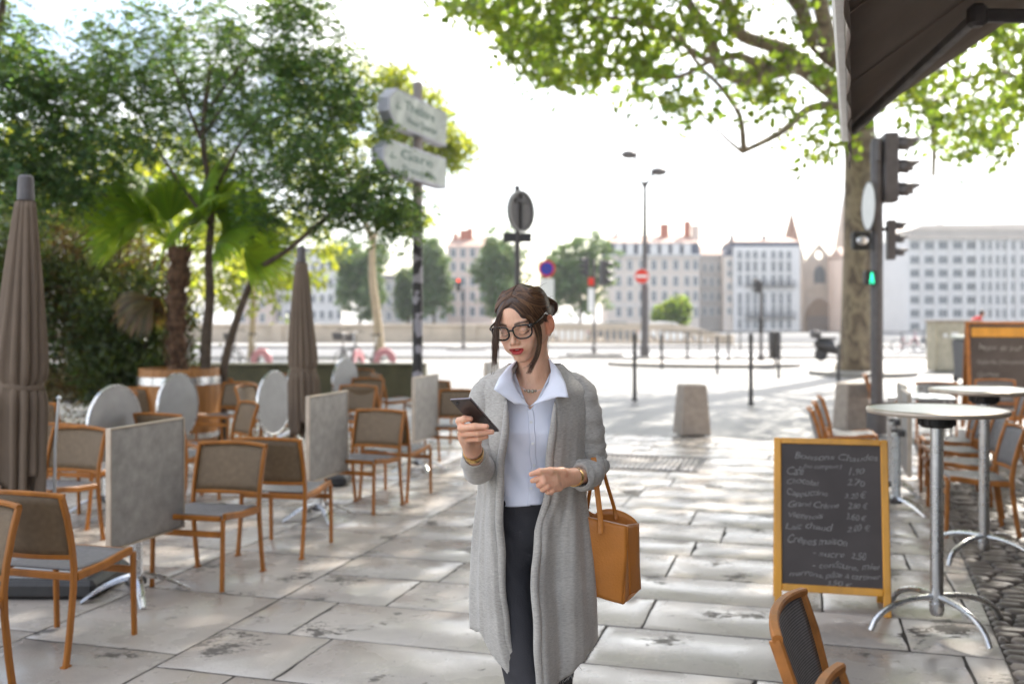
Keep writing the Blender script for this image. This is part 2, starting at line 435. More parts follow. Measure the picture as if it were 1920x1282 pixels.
rd = [(-3.43, 8.45, 107, 'round metal table top turned upright, second from left, grey in the shade of the hedge'),
      (-3.50, 10.25, 107, 'round metal table top turned upright in front of the wooden barrel'),
      (-2.62, 10.7, 107, 'round metal table top turned upright, narrow with dark rim, left of the second parasol'),
      (-2.42, 14.1, 112, 'round metal table top turned upright with bicycles right behind it'),
      (-2.88, 13.2, 107, 'round metal table top turned upright, mostly hidden behind the second closed parasol'),
      (-5.02, 9.6, 107, 'round metal table top turned upright, a sliver left of the big closed parasol')]
for i, (x, y, h, lab) in enumerate(rd):
    o = place(TR, i == 0, (x, y, 0), h, lab, 'round tables folded upright')

# ================================================================ standing tables
def high_table():
    t = thing('high_table', 't', 'table')
    b = MB(); b.lathe([(0, 1.132), (.335, 1.132), (.335, 1.151), (0, 1.151)], n=64); b.build('table_top', M['alu_light'], t)
    b = MB(); b.lathe([(.330, 1.126), (.344, 1.128), (.349, 1.14), (.346, 1.150), (.336, 1.155), (.334, 1.152)], n=64, ring=True); b.build('edge_trim', M['alu_edge'], t)
    b = MB(); b.lathe([(.0, 1.128), (.095, 1.128), (.088, 1.07), (.075, 1.055), (0, 1.055)], n=14); b.box((.0, .085, 1.10), (.06, .03, .05), bev=.006)
    for k in range(14):
        a = 2*PI*k/14; b.box((.088*math.cos(a), .088*math.sin(a), 1.095), (.012, .012, .055), rz=a)
    b.build('mounting_plate', M['black_plastic'], t)
    b = MB(); b.lathe([(.031, .09), (.033, .12), (.033, 1.06), (0, 1.06)], n=28); b.build('pole', M['steel'], t)
    b = MB(); b.lathe([(0, .08), (.028, .08), (.037, .10), (.037, .145), (.033, .15)], n=28); b.build('collar', M['steel'], t)
    for k in range(4):
        a = k*PI/2; pts = []; n = 14
        for i in range(n+1):
            w = i/n; r = .02+.37*w; z = .165*math.sqrt(max(0, 1-(w*.995)**2.4))+.012
            pts.append((math.cos(a)*r, math.sin(a)*r, z))
        b = MB(); b.tube(pts, .0155, n=12, squash=(1, 1.0)); b.build('foot', M['steel'], t)
    return t
HT = high_table()
place(HT, True, (2.21, 5.18, 0), -14, 'nearer round high table with shiny white top beside the chalkboard', 'high tables')
place(HT, False, (3.14, 6.62, 0), -32, 'farther round high table cut by the right edge, on the cobbles', 'high tables')
# serving table with glasses in the background right
t = thing('glass_topped_table', 'low square table crowded with glasses behind the high tables', 'table', (4.62, 11.3, 0), -.3)
b = MB(); b.box((0, 0, .735), (.7, .7, .025), bev=.005); b.build('table_top', M['alu_light'], t)
for sx in (-1, 1):
    for sy in (-1, 1):
        b = MB(); b.rail([(sx*.30, sy*.30, 0), (sx*.30, sy*.30, .722)], .03, .03, up=(0, 1, 0)); b.build('leg', M['steel'], t)
m, nt, bs, out = nt_new('clear_glass'); bs.inputs['Transmission Weight'].default_value = 1.; bs.inputs['Roughness'].default_value = .03; bs.inputs['Base Color'].default_value = (.95, .97, .97, 1); MATS['clear_glass'] = m
gl = None
for k, (x, y) in enumerate([(-.22, -.2), (-.05, -.24), (.15, -.2), (.25, .02), (-.2, .05), (0, .02), (.1, .2), (-.15, .24)]):
    q = t.matrix_basis @ Vector((x, y, 0)); q = Vector((4.62+x*math.cos(-.3)-y*math.sin(-.3), 11.3+x*math.sin(-.3)+y*math.cos(-.3), .748))
    if gl is None:
        b = MB(); b.lathe([(0, 0), (.030, 0), (.036, .12), (.0345, .12), (.029, .006), (0, .006)], n=18); gl = b.build('drinking_glass', m); gl.location = q
        tag(gl, 'clear drinking glass among others on the low square table', 'glass', 'drinking glasses on the table'); continue
    c = gl.copy(); COL.objects.link(c); c.location = q

# ================================================================ closed parasols
def parasol(x, y, ztop, zbot, rmax, label, lean, base_xy, seed, crank=True, tie=.42):
    t = thing('closed_parasol', label, 'parasol', (x, y, 0), 0, 'closed parasols')
    rn = random.Random(seed); nf = 15; n = nf*8
    ph = [rn.uniform(.55, 1.25) for _ in range(nf)]; sk = [rn.uniform(-.3, .3) for _ in range(nf)]
    rows = []; K = 44
    for i in range(K+1):
        f = i/K; z = ztop-.16-(ztop-.16-zbot)*f
        fz = 1-f
        R = rmax*(.36+.64*min(1, f/.62)**.8)
        if f > tie+.2:                                                   # below the strap the cloth swings out again
            w = (f-tie-.2)/(1-tie-.2); R = rmax*(1.0-.10*w+.12*w*w)
        d = abs(f-(tie+.22)); R *= 1-.20*math.exp(-(d/.018)**2)-.05*math.exp(-(d/.06)**2)
        amp = (.10+.22*min(1, f*1.4))*(1-.55*math.exp(-(d/.05)**2))
        row = []
        for j in range(n):
            a = j/n*nf; k = int(a); u = a-k
            lobe = math.sin(PI*u)**.6*ph[k]
            tw = .25*math.sin(2.2*f+k)+sk[k]*f
            ang = 2*PI*j/n+tw*.32
            rr = R*(1-amp+amp*lobe*1.25)*(1+.06*math.sin(3*ang+seed+5*f))
            zz = z+(.05*math.sin(k*2.3+seed)*(f**6)*1.8)
            row.append((lean*(fz-.5)+rr*math.cos(ang), rr*math.sin(ang)*.86, zz))
        row.append(row[0]); rows.append(row)
    b = MB(); b.grid(rows)
    c = [(lean*.5, 0, ztop-.14)]*(n+1); b.grid([c, rows[0]])
    b.build('canopy', M['canvas_taupe'], t, smooth=180, solid=.004)
    zs = ztop-.16-(ztop-.16-zbot)*(tie+.22); b = MB()
    b.tube([(lean*(1-(tie+.22)-.5)+rmax*.83*math.cos(a), rmax*.83*.86*math.sin(a), zs+.01*math.sin(2*a)) for a in [2*PI*k/40 for k in range(40)]], .018, n=6, squash=(1, .25), up=(0, 0, 1), closed=True)
    b.build('tie_strap', M['canvas_taupe'], t)
    b = MB(); b.lathe([(.05, -.15), (.045, -.03), (.043, -.012), (.03, 0), (0, .003)], c=(lean*.5, 0, ztop), n=20); b.build('cap', M['grey_metal'], t)
    b = MB(); b.tube([(base_xy[0], base_xy[1], .10), (base_xy[0]*.4, 0, zbot+.25), (lean*.5, 0, ztop-.1)], .024, n=14); b.build('pole', M['alu_light'], t)
    if crank:
        b = MB(); b.tube([(rmax*1.12, .05, zbot-.12), (rmax*1.14, .05, zbot+.25), (rmax*1.28, .05, zbot+.53)], .0095, n=10); b.ball((rmax*1.285, .05, zbot+.54), .016, 10); b.build('crank_rod', M['alu_light'], t)
    b = MB(); bx, by = base_xy
    b.box((bx, by, .055), (.74, .56, .11), bev=.05); b.build('base_plate', M['black_plastic'], t)
    b = MB(); b.box((bx, by, .118), (.60, .42, .03), bev=.02); b.lathe([(.05, .13), (.045, .32), (0, .32)], c=(bx, by, 0), n=16); b.build('base_weight', M['granite'], t)
    return t
parasol(-2.93, 5.95, 2.475, .60, .155, 'tall closed taupe parasol at the left edge with a white crank rod', .05, (.16, .05), 3)
parasol(-2.07, 9.85, 2.33, .52, .150, 'smaller closed taupe parasol standing in the middle of the left terrace', -.03, (.10, .0), 8, crank=False)

# ================================================================ chalkboard (A-board) by the walkway
def text_mesh(parent, s, x, z, size, M4, m, name, seed, y=-.0, width=None, slant=.25, off=.003, wob=1.):
    cu = bpy.data.curves.new(name, 'FONT'); cu.body = s; cu.size = size; cu.offset = off*size; cu.resolution_u = 3; cu.shear = slant; cu.space_character = .95
    ob = bpy.data.objects.new(name, cu); COL.objects.link(ob); bpy.context.view_layer.update()
    dg = bpy.context.evaluated_depsgraph_get(); me = bpy.data.meshes.new_from_object(ob.evaluated_get(dg)); bpy.data.objects.remove(ob)
    n = len(me.vertices); co = np.zeros(n*3, np.float32); me.vertices.foreach_get('co', co); co = co.reshape(-1, 3)
    if n and width: co[:, 0] *= width/max(1e-6, co[:, 0].max())
    out = np.zeros_like(co)
    out[:, 0] = x+co[:, 0]+wob*.12*size*np.sin(co[:, 0]*90+seed)*.4
    out[:, 2] = z+co[:, 1]*(1+wob*.18*np.sin(co[:, 0]*47+seed*1.7))+wob*.10*size*np.sin(co[:, 0]*33+seed)
    out[:, 1] = y
    Mn = np.array(M4); out = out@Mn[:3, :3].T+Mn[:3, 3]
    me.vertices.foreach_set('co', out.astype(np.float32).ravel()); me.materials.clear(); me.materials.append(m); me.update()
    o = bpy.data.objects.new(name, me); COL.objects.link(o); o.parent = parent
    return o
mat('chalk', (.26, .245, .235), .9, var=.3, scale=60)
m, nt, bs, out = nt_new('slate'); tc = N(nt, 'ShaderNodeTexCoord'); n1 = N(nt, 'ShaderNodeTexNoise', Scale=3.2, Detail=6.); L(nt, tc.outputs['Object'], n1.inputs['Vector'])
r = ramp(nt, n1.outputs['Fac'], [(.3, (.052, .040, .037)), (.75, (.092, .075, .070))]); L(nt, r.outputs[0], bs.inputs['Base Color']); bs.inputs['Roughness'].default_value = .6; MATS['slate'] = m
mat('honey_wood', (.68, .31, .03), .42, var=.22, scale=7, stretch=(1, 1, .2), bump=.1, coat=.2)
def a_board(t, w, h, fr, lines, wood, lean=math.radians(9)):
    Rm = Matrix.Rotation(-lean, 4, 'X')
    b = MB(); b.M = Rm
    for s in (-1, 1): b.box((s*(w/2-fr/2), 0, h/2), (fr, .024, h), bev=.005)
    b.box((0, 0, h-fr*.4), (w-2*fr-.001, .022, fr*.8), bev=.004); b.box((0, 0, h*.115+fr*.5), (w-2*fr-.001, .022, fr), bev=.004)
    b.build('frame', M[wood], t)
    b = MB(); b.M = Rm; b.box((0, .003, h*.115+fr+(h*.885-fr*1.8)/2), (w-2*fr+.004, .010, h*.885-fr*1.8+.004)); b.build('slate_panel', M['slate'], t)
    # rear frame
    Rb = Matrix.Translation((0, 2*math.sin(lean)*h, 0)) @ Matrix.Rotation(lean, 4, 'X'); b = MB(); b.M = Rb
    for s in (-1, 1): b.box((s*(w/2-fr/2), 0, h*.49), (fr, .022, h*.98), bev=.004)
    b.box((0, .001, h*.5), (w-2*fr-.001, .016, h*.8)); b.build('rear_frame', M[wood], t)
    tx = None
    for k, (s, x, z, size, width) in enumerate(lines):
        text_mesh(t, s, x, z, size, Rm, M['chalk'], 'chalk_writing', k*1.3+.4, y=-.0045, width=width)
t = thing('chalkboard', 'wooden A-frame chalkboard with a handwritten drinks menu on the paving', 'sign', (1.757, 5.46, 0), math.radians(-13))
def bz(py): return (1150-py)/341.*1.012
def bx_(px): return (px-1560)/341.
lines = [('Boissons Chaudes', 1492, 868, .045, 155), ('(au comptoir)', 1510, 884, .034, 70), ('Café', 1478, 896, .060, 34), ('1.90', 1590, 893, .052, 32),
         ('Chocolat', 1477, 915, .048, 62), ('2.70', 1588, 915, .048, 34), ('Cappuccino', 1477, 936, .048, 78), ('3.20 €', 1584, 937, .045, 40),
         ('Grand Crème', 1480, 957, .044, 95), ('2.80 €', 1590, 957, .044, 36), ('Viennois', 1478, 978, .044, 68), ('3.60 €', 1586, 977, .044, 38),
         ('Lait chaud', 1475, 998, .048, 88), ('2.00 €', 1588, 998, .046, 42), ('Crêpes maison', 1477, 1025, .056, 112), ('- sucre', 1524, 1046, .046, 60), ('2.50', 1594, 1048, .05, 28),
         ('- confiture, miel', 1524, 1067, .046, 122), ('marrons, pâte à tartiner', 1482, 1084, .042, 166), ('3.50 €', 1548, 1099, .036, 48)]
a_board(t, .612, .955, .040, [(s, bx_(x), bz(y), sz, w/341.) for s, x, y, sz, w in lines], 'honey_wood')
# far easel at the right edge
t = thing('easel_board', 'tall dark menu board on a wooden easel at the far right, orange header', 'sign', (7.05, 14.2, 0), math.radians(-12))
a_board(t, .98, 1.60, .055, [('Menu du jour', -.33, 1.18, .12, .62), ('Salade lyonnaise', -.36, .98, .09, .7), ('Quenelle', -.36, .80, .09, .4)], 'teak_worn', lean=math.radians(10))
b = MB(); b.M = Matrix.Rotation(-math.radians(10), 4, 'X'); b.box((0, -.008, 1.44), (.82, .02, .14), bev=.02); b.build('header_panel', M['honey_wood'], t)
# ================================================================ signs, lamps, signals
def arrow_sign_thing():
    t = thing('direction_signpost', 'tall pole with two pale arrow direction signs pointing left, leaves before the lower one', 'signpost', (-1.27, 13.4, 0))
    m, nt, bs, out = nt_new('sticker_pole'); tc = N(nt, 'ShaderNodeTexCoord'); sx = N(nt, 'ShaderNodeSeparateXYZ'); L(nt, tc.outputs['Object'], sx.inputs[0])
    v = N(nt, 'ShaderNodeTexVoronoi', Scale=9.); L(nt, tc.outputs['Object'], v.inputs['Vector']); r = ramp(nt, v.outputs['Color'], [(.55, (.03, .026, .026)), (.62, (.35, .33, .36))], 'CONSTANT')
    lt = N(nt, 'ShaderNodeMath', operation='LESS_THAN'); L(nt, sx.outputs['Z'], lt.inputs[0]); lt.inputs[1].default_value = 3.15
    mx = N(nt, 'ShaderNodeMix', data_type='RGBA'); L(nt, lt.outputs[0], mx.inputs[0]); mx.inputs[6].default_value = (.42, .36, .33, 1); L(nt, r.outputs[0], mx.inputs[7]); L(nt, mx.outputs[2], bs.inputs['Base Color']); bs.inputs['Roughness'].default_value = .5
    b = MB(); b.lathe([(.075, 0), (.07, .3), (.068, 4.78), (.04, 4.80), (0, 4.80)], n=18);  b.build('pole', m, t)
    mat('sign_face', (.56, .60, .58), .5, var=.15, scale=5); mat('sign_shell', (.42, .42, .48), .45, .3, var=.1); mat('sign_ink', (.10, .19, .16), .6, var=.2)
    # end points from the photograph
    for (l1, l2, r1, r2, D1, D2, txt, sub) in [
        ((712, 160), (712, 240), (812, 218), (812, 274), 12.55, 14.1, 'Théâtre', 'Vieux Quartier'),
        ((702, 258), (702, 330), (812, 303), (812, 352), 12.45, 14.0, 'Gare', 'Presqu\'île')]:
        A = P(*l1, D1); A2 = P(*l2, D1); B = P(*r1, D2); B2 = P(*r2, D2)
        ctr = Vector((-1.27, 13.4, 0))
        u = (B-A); u.z = 0; Lg = u.length; u.normalize(); zt = (A.z+B.z)/2; zb = (A2.z+B2.z)/2; h = zt-zb; n = Vector((-u.y, u.x, 0))
        if n.y > 0: n = -n
        # n points at the camera
        o = Vector(((A.x+B.x)/2, (A.y+B.y)/2, (zt+zb)/2))+n*.13
        Mx = Matrix((( u.x, -n.x, 0, o.x-ctr.x), (u.y, -n.y, 0, o.y-ctr.y), (0, 0, 1, o.z), (0, 0, 0, 1)))
        def poly(k): 
            a = Lg/2-k; hh = h/2-k; return [(a, -hh), (a, hh), (-a+.05, hh), (-a-.16+k*.6, hh*.35), (-a-.16+k*.6, -hh*.35), (-a+.05, -hh)]
        b = MB(); b.prism(poly(0), .15, Mx, off=-.075); s1 = b.build('sign_box', M['sign_shell'], t)
        b = MB(); b.prism(poly(.028), .004, Mx, off=-.079); b.build('sign_face', M['sign_face'], s1)
        text_mesh(s1, txt, -Lg/2+.28, .02, .17, Mx, M['sign_ink'], 'sign_lettering', .0, y=-.0815, slant=0, width=.95, wob=0)
        text_mesh(s1, sub, -Lg/2+.34, -.145, .13, Mx, M['sign_ink'], 'sign_lettering', .0, y=-.0815, slant=0, width=.98, wob=0)
        text_mesh(s1, '\u2190', -Lg/2+.0, -.07, .22, Mx, M['sign_ink'], 'sign_lettering', .0, y=-.0815, slant=0, wob=0)
arrow_sign_thing()

# double street lamp
t = thing('street_lamp', 'tall street lamp with two flat heads, carrying the no entry disc', 'street lamp', (5.47, 41, 0))
b = MB(); b.lathe([(.20, 0), (.20, .5), (.16, .55), (.15, 2.9), (.11, 3.0), (.10, 5.0), (.08, 7.0), (.08, 7.25), (0, 7.25)], n=16); b.build('pole', M['grey_metal'], t)
for px, py in ((1180, 290), (1235, 322)):
    q = P(px, py, 41)-Vector((5.47, 41, 0))
    b = MB(); b.tube([(0, 0, 7.0), (q.x*.25, 0, 7.25), (q.x*.6, 0, 7.0+(q.z-7.0)*.9), (q.x*.75, 0, q.z)], .06, n=8); a = b.build('arm', M['grey_metal'], t)
    b = MB(); b.ball((q.x, 0, q.z), .36, 16, sc=(1, .8, .5)); b.lathe([(.2, -.09), (.24, -.05)], c=(q.x, 0, q.z), n=16); b.build('lamp_head', M['grey_metal'], a)
def road_sign(name, label, cat, px, pyc, D, dia, style, plate=False, pole_to=None, yaw=0., pole_r=.035):
    X = (px-960)/F*D; zc = EYE-(pyc-HY)/F*D
    t = thing(name, label, cat, (X, D, 0), yaw)
    if pole_to is not None:
        b = MB(); b.lathe([(pole_r, 0), (pole_r, pole_to), (0, pole_to)], n=12); b.build('pole', M['grey_metal'], t)
    R = Matrix.Rotation(PI/2, 3, 'X'); r = dia/2
    b = MB(); b.lathe([(0, -.02), (r, -.02), (r, .02), (0, .02)], c=(0, -.06, zc), n=40, R=R); dsk = b.build('disc', M[{'noentry': 'red_sign', 'nopark': 'red_sign', 'back': 'grey_metal'}[style]], t)
    if style == 'noentry':
        b = MB(); b.box((0, -.0825, zc), (dia*.74, .004, dia*.17)); b.build('white_bar', M['white_paint'], dsk)
        b = MB(); b.lathe([(r*.94, -.001), (r*1.0, -.001), (r*1.0, .003), (r*.94, .003)], c=(0, -.081, zc), n=40, R=R, ring=True); b.build('white_rim', M['white_paint'], dsk)
    if style == 'nopark':
        b = MB(); b.lathe([(0, .0), (r*.74, .0), (r*.74, .004), (0, .004)], c=(0, -.081, zc), n=40, R=R); b.build('blue_field', M['blue_sign'], dsk)
        b = MB(); b.bar((-r*.52, -.087, zc+r*.52), (r*.52, -.087, zc-r*.52), .003, dia*.1, up=(0, 1, 0)); b.build('red_bar', M['red_sign'], dsk)
    if style == 'back':
        b = MB(); b.lathe([(r*.92, -.0), (r*1.02, -.0), (r*1.02, .02), (r*.92, .02)], c=(0, -.081, zc), n=40, R=R, ring=True); b.build('rim', M['alu_sheet'], dsk)
        b = MB(); b.box((0, -.10, zc), (.06, .03, dia*.9)); b.box((0, -.115, zc+r*.5), (dia*.5, .012, .05)); b.build('bracket', M['dark_metal'], dsk)
    if plate:
        b = MB(); b.box((.0, -.05, zc-r-.48), (.50, .02, .86), bev=.004); b.build('white_plate', M['white_paint'], t)
    return t
road_sign('no_entry_sign', 'red no entry disc with a white bar on the lamp post', 'road sign', 1203, 518, 40.6, .62, 'noentry')
road_sign('no_parking_sign', 'blue and red round no parking sign with a white plate, above the woman', 'road sign', 1025, 504, 34, .58, 'nopark', True, 3.25)
t = road_sign('round_sign_seen_from_behind', 'round grey traffic sign seen from behind, above the woman\'s head', 'road sign', 970, 397, 16, .66, 'back', False, 3.75, math.radians(52), .045)
b = MB(); b.box((0, 0, 2.92), (.46, .05, .15), rz=-math.radians(52), bev=.004); b.build('street_plate', M['dark_metal'], t)

def signal_head(t, x, y, zc, s, n=3, heading=90, mats='grey_metal', lit=None):
    """vertical signal box with n visored lenses, lenses face heading"""
    rz = -math.radians(heading); R4 = Matrix.Translation((x, y, zc)) @ Matrix.Rotation(rz, 4, 'Z')
    b = MB(); b.M = R4; h = .33*n*s
    b.box((0, -.06*s, 0), (.30*s, .20*s, h), bev=.02*s); hd = b.build('signal_box', M[mats], t)
    for k in range(n):
        z = h/2-.33*s*(k+.5)
        b = MB(); b.M = R4; rows = []
        for i in range(13):
            a = PI*(-.12+1.24*i/12); r = .125*s
            rows.append([(r*math.cos(a), .04*s, z+r*math.sin(a)), (r*math.cos(a)*1.02, .04*s+(.30 if 2 < i < 10 else .2)*s, z+r*math.sin(a)*1.0-.02*s)])
        b.grid(rows); b.build('visor', M[mats], hd, smooth=60, solid=.012*s)
        b = MB(); b.M = R4; b.ball((0, .045*s, z), .105*s, 16, sc=(1, .25, 1)); b.build('lens', M['lens_'+(lit[k] if lit and lit[k] else 'off')], hd)
    return hd
mat('lens_off', (.05, .05, .05), .2, var=.1); emit_mat('lens_red', (1, .08, .03), 1.2); emit_mat('lens_green', (.03, .75, .40), .8)
# near traffic light pole
t = thing('traffic_light', 'grey traffic light pole in front of the plane tree trunk, signal heads facing right', 'traffic light', (5.13, 14, 0))
b = MB(); b.lathe([(.14, 0), (.14, .35), (.085, .4), (.082, 4.1), (.06, 4.15), (0, 4.15)], n=18); b.build('pole', M['grey_metal'], t)
q = P(1672, 322, 14)-Vector((5.13, 14, 0))
signal_head(t, q.x+.03, 0, q.z+.05, .98, 3, 98)
q2 = P(1672, 450, 14)-Vector((5.13, 14, 0))
signal_head(t, q2.x+.02, 0, q2.z, .56, 3, 98)
b = MB()
for z in (q.z+.40, q.z-.25, q2.z+.15): b.box((.10, 0, z), (.16, .05, .05), bev=.006)
b.box((-.02, .0, q.z+.28), (.05, .30, .30), bev=.01)
b.build('bracket', M['grey_metal'], t)
R = Matrix.Rotation(PI/2, 3, 'X'); R2 = Matrix.Rotation(math.radians(-94), 3, 'Z') @ R
b = MB(); b.lathe([(0, -.015), (.33, -.015), (.33, .015), (0, .015)], c=(-.14, -.10, 1.62+(HY-388)/F*14), n=40, R=R2); dd = b.build('round_sign', M['white_paint'], t)
b = MB(); b.lathe([(.325, -.02), (.345, -.02), (.345, .02), (.325, .02)], c=(-.14, -.10, 1.62+(HY-388)/F*14), n=40, R=R2, ring=True); b.build('rim', M['grey_metal'], dd)
b = MB(); b.box((-.24, -.04, 1.62+(HY-452)/F*14), (.26, .12, .26), bev=.03); b.tube([(-.2, 0, 2.7), (0, 0, 2.72)], .02); cb = b.build('pedestrian_box', M['black_plastic'], t)
b = MB(); b.ball((-.24, -.11, 1.62+(HY-452)/F*14), .07, 12, sc=(1.2, .3, .9)); b.build('bell_speaker', M['alu_light'], cb)
b = MB(); b.box((-.12, -.05, 1.62+(HY-521)/F*14), (.16, .12, .20), bev=.02); gb = b.build('green_man_box', M['black_plastic'], t)
b = MB(); zz = 1.62+(HY-521)/F*14; b.ball((-.11, -.113, zz+.055), .017, 8); b.box((-.11, -.113, zz+.0), (.04, .012, .07)); b.box((-.13, -.113, zz-.055), (.014, .012, .06), rz=0); b.box((-.09, -.113, zz-.055), (.014, .012, .06)); b.build('green_man', M['lens_green'], gb)

# signals far off
def far_signal(px, D, pyt, name, label, heads, plate=False):
    X = (px-960)/F*D; t = thing(name, label, 'traffic light', (X, D, 0)); zt = EYE-(pyt-HY)/F*D
    b = MB(); b.lathe([(.11, 0), (.11, .3), (.06, .35), (.055, zt), (0, zt)], n=12); b.build('pole', M['grey_metal'], t)
    for (hx, hy, s, hd, lit) in heads:
        q = P(hx, hy, D); signal_head(t, q.x-X, -.05, q.z, s, 3, hd, 'dark_metal', lit)
    if plate:
        b = MB(); b.box(((1108-px)/F*D, -.08, EYE-(562-HY)/F*D), (.26, .03, 1.0), bev=.004); b.build('white_plate', M['white_paint'], t)
        b = MB(); b.box(((1108-px)/F*D, -.082, EYE-(528-HY)/F*D), (.26, .032, .34), bev=.004); b.build('red_plate', M['red_sign'], t)
far_signal(1114, 44, 486, 'traffic_light', 'small traffic light before the big round tree with red and white plate below', [(1133, 512, 1.15, 70, None), (1097, 500, .8, 250, None)], True)
far_signal(869, 52, 540, 'traffic_light', 'small traffic light showing red, left of the woman\'s head', [(860, 534, .7, 190, ('red', None, None))])
far_signal(1427, 36, 528, 'traffic_light', 'slim dark signal post standing before the tall cream house', [(1418, 536, .5, 250, None), (1426, 609, .5, 200, None)])

# slim bollards
def bollard(px, D, h, label):
    X = (px-960)/F*D
    b = MB(); b.lathe([(.055, 0), (.055, .05), (.042, .07), (.038, h*.70), (.048, h*.705), (.048, h*.73), (.037, h*.735), (.035, h*.90), (.05, h*.905), (.05, h*.925), (.04, h*.93), (.045, h*.96), (.03, h), (0, h*1.005)], n=16)
    o = b.build('slim_bollard', M['dark_metal']); o.location = (X, D, 0)
    return tag(o, label, 'bollard', 'slim dark bollards along the crossing')
bollard(1190, 19.5, 1.33, 'slim dark bollard nearest to the woman, between her and the concrete block')
bollard(1408, 18.5, 1.34, 'slim dark bollard right of the concrete block, directly above the chalkboard')
bollard(1241, 32, 1.1, 'slim bollard just right of the lamp post foot')
bollard(1289, 37, 1.15, 'slim bollard before the end of the balustrade')
bollard(1345, 29, 1.1, 'slim bollard left of a closely spaced pair of them')
bollard(1366, 35, 1.1, 'slim bollard right in a closely spaced pair of them')
bollard(1460, 27, .95, 'slim bollard below the dark litter bin')
bollard(1572, 26, .95, 'slim bollard just left of the plane tree trunk')
def block(px, D, wb, wt, h, label, rz):
    b = MB(); b.box((0, 0, h/2), (wb, wb, h), taper=wt/wb, bev=.02, rz=rz); o = b.build('concrete_bollard', M['concrete']); o.location = ((px-960)/F*D, D, 0)
    return tag(o, label, 'bollard', 'tapered concrete blocks')
block(1297, 13.95, .43, .34, .70, 'tapered concrete block standing free in the middle of the sunny square', .12)
block(1597, 14.6, .42, .34, .68, 'tapered concrete block beyond the stacked chairs, paler and partly hidden', .2)
# litter bin
t = thing('litter_bin', 'dark cylindrical litter bin on a post by the road', 'litter bin', ((1453-960)/F*33, 33, 0))
b = MB(); b.lathe([(.17, .32), (.19, .36), (.21, 1.12), (.18, 1.2), (0, 1.22)], n=20); b.build('bin_body', M['dark_metal'], t)
b = MB(); b.lathe([(.04, 0), (.04, .36)], n=10); b.build('post', M['dark_metal'], t)

# ---------------------------------------------------------------- bicycles
def wheel(t, c, r, tyre='black_plastic', guard=None):
    w = MB(); w.tube([(c[0]+r*math.cos(a), 0, c[2]+r*math.sin(a)) for a in [2*PI*k/32 for k in range(32)]], .022, n=8, up=(0, 1, 0), closed=True); o = w.build('wheel', M[tyre], t)
    w = MB(); w.tube([(c[0]+(r-.03)*math.cos(a), 0, c[2]+(r-.03)*math.sin(a)) for a in [2*PI*k/32 for k in range(32)]], .01, n=6, up=(0, 1, 0), closed=True); w.build('rim', M['alu_light'], o)
    w = MB()
    for k in range(16):
        a = 2*PI*k/16; w.tube([(c[0], 0, c[2]), (c[0]+(r-.03)*math.cos(a), 0, c[2]+(r-.03)*math.sin(a))], .003, n=4, cap=False)
    w.tube([(c[0], -.05, c[2]), (c[0], .05, c[2])], .025, n=8); w.build('spokes', M['alu_light'], o)
    if guard:
        w = MB(); rows = []
        for k in range(19):
            a = PI*(-.15+1.25*k/18); rows.append([(c[0]+q*math.cos(a), y, c[2]+q*math.sin(a)) for q, y in ((r*.45, -.045), (r+.02, -.045), (r+.04, 0), (r+.02, .045), (r*.45, .045))])
        w.grid(rows); w.build('wheel_guard', M[guard], t, smooth=60)
def bicycle(x, y, rz, label, frame='grey_metal', guard='bike_red', group=None, tall=1.0, basket=True):
    t = thing('bicycle', label, 'bicycle', (x, y, 0), rz, group)
    wheel(t, (-.52, 0, .33), .33, guard=guard); wheel(t, (.55, 0, .33), .33)
    b = MB(); T = tall
    b.tube([(-.52, .03, .33), (-.12, 0, .30), (.10, 0, .45), (.40, 0, .82)], .025, n=10); b.tube([(-.12, 0, .30), (-.24, 0, .80)], .02, n=8); b.tube([(-.52, .03, .33), (-.22, 0, .70)], .012, n=6)
    b.tube([(.55, .05, .33), (.42, .03, .75), (.36, 0, 1.02*T)], .018, n=8); b.tube([(.55, -.05, .33), (.42, -.03, .75)], .015, n=8); b.build('frame', M[frame], t)
    b = MB(); b.tube([(.20, -.27, 1.06*T), (.30, -.20, 1.10*T), (.36, 0, 1.06*T), (.30, .20, 1.10*T), (.20, .27, 1.06*T)], .014, n=8); b.build('handlebar', M['black_plastic'], t)
    b = MB(); b.tube([(-.24, 0, .78), (-.27, 0, .96*T)], .014, n=8); b.build('seat_post', M['alu_light'], t)
    b = MB(); b.box((-.27, 0, .99*T), (.27, .15, .05), bev=.022); b.box((-.12, 0, .99*T), (.14, .05, .035), bev=.015); b.build('saddle', M['black_plastic'], t)
    b = MB(); b.tube([(-.12, -.06, .30), (-.05, -.06, .16), (-.02, -.14, .16)], .012, n=6); b.tube([(-.12, .06, .30), (-.19, .06, .44), (-.22, .14, .44)], .012, n=6); b.lathe([(.0, -.01), (.08, -.01), (.08, .01), (0, .01)], c=(-.12, -.05, .30), n=16, R=Matrix.Rotation(PI/2, 3, 'X')); b.build('crank', M['alu_light'], t)
    if basket:
        b = MB(); b.box((.58, 0, .92*T), (.26, .30, .22), taper=1.15, bev=.02); b.build('basket', M['grey_metal'], t)
    return t
mat('bike_red', (.50, .22, .24), .4, var=.1)
bicycle((690-960)/F*31, 31, math.radians(200), 'rental bicycle with a pale pink red rear guard, right one beside the signpost', group='rental bicycles by the quay', tall=1.12)
bicycle((655-960)/F*29.5, 29.5, math.radians(250), 'rental bicycle seen from the front with an upright handlebar, right of the second parasol', group='rental bicycles by the quay', tall=1.2)
bicycle((462-960)/F*31, 31, math.radians(165), 'rental bicycle with red guard seen between the thin tree trunks', group='rental bicycles by the quay', tall=1.15)
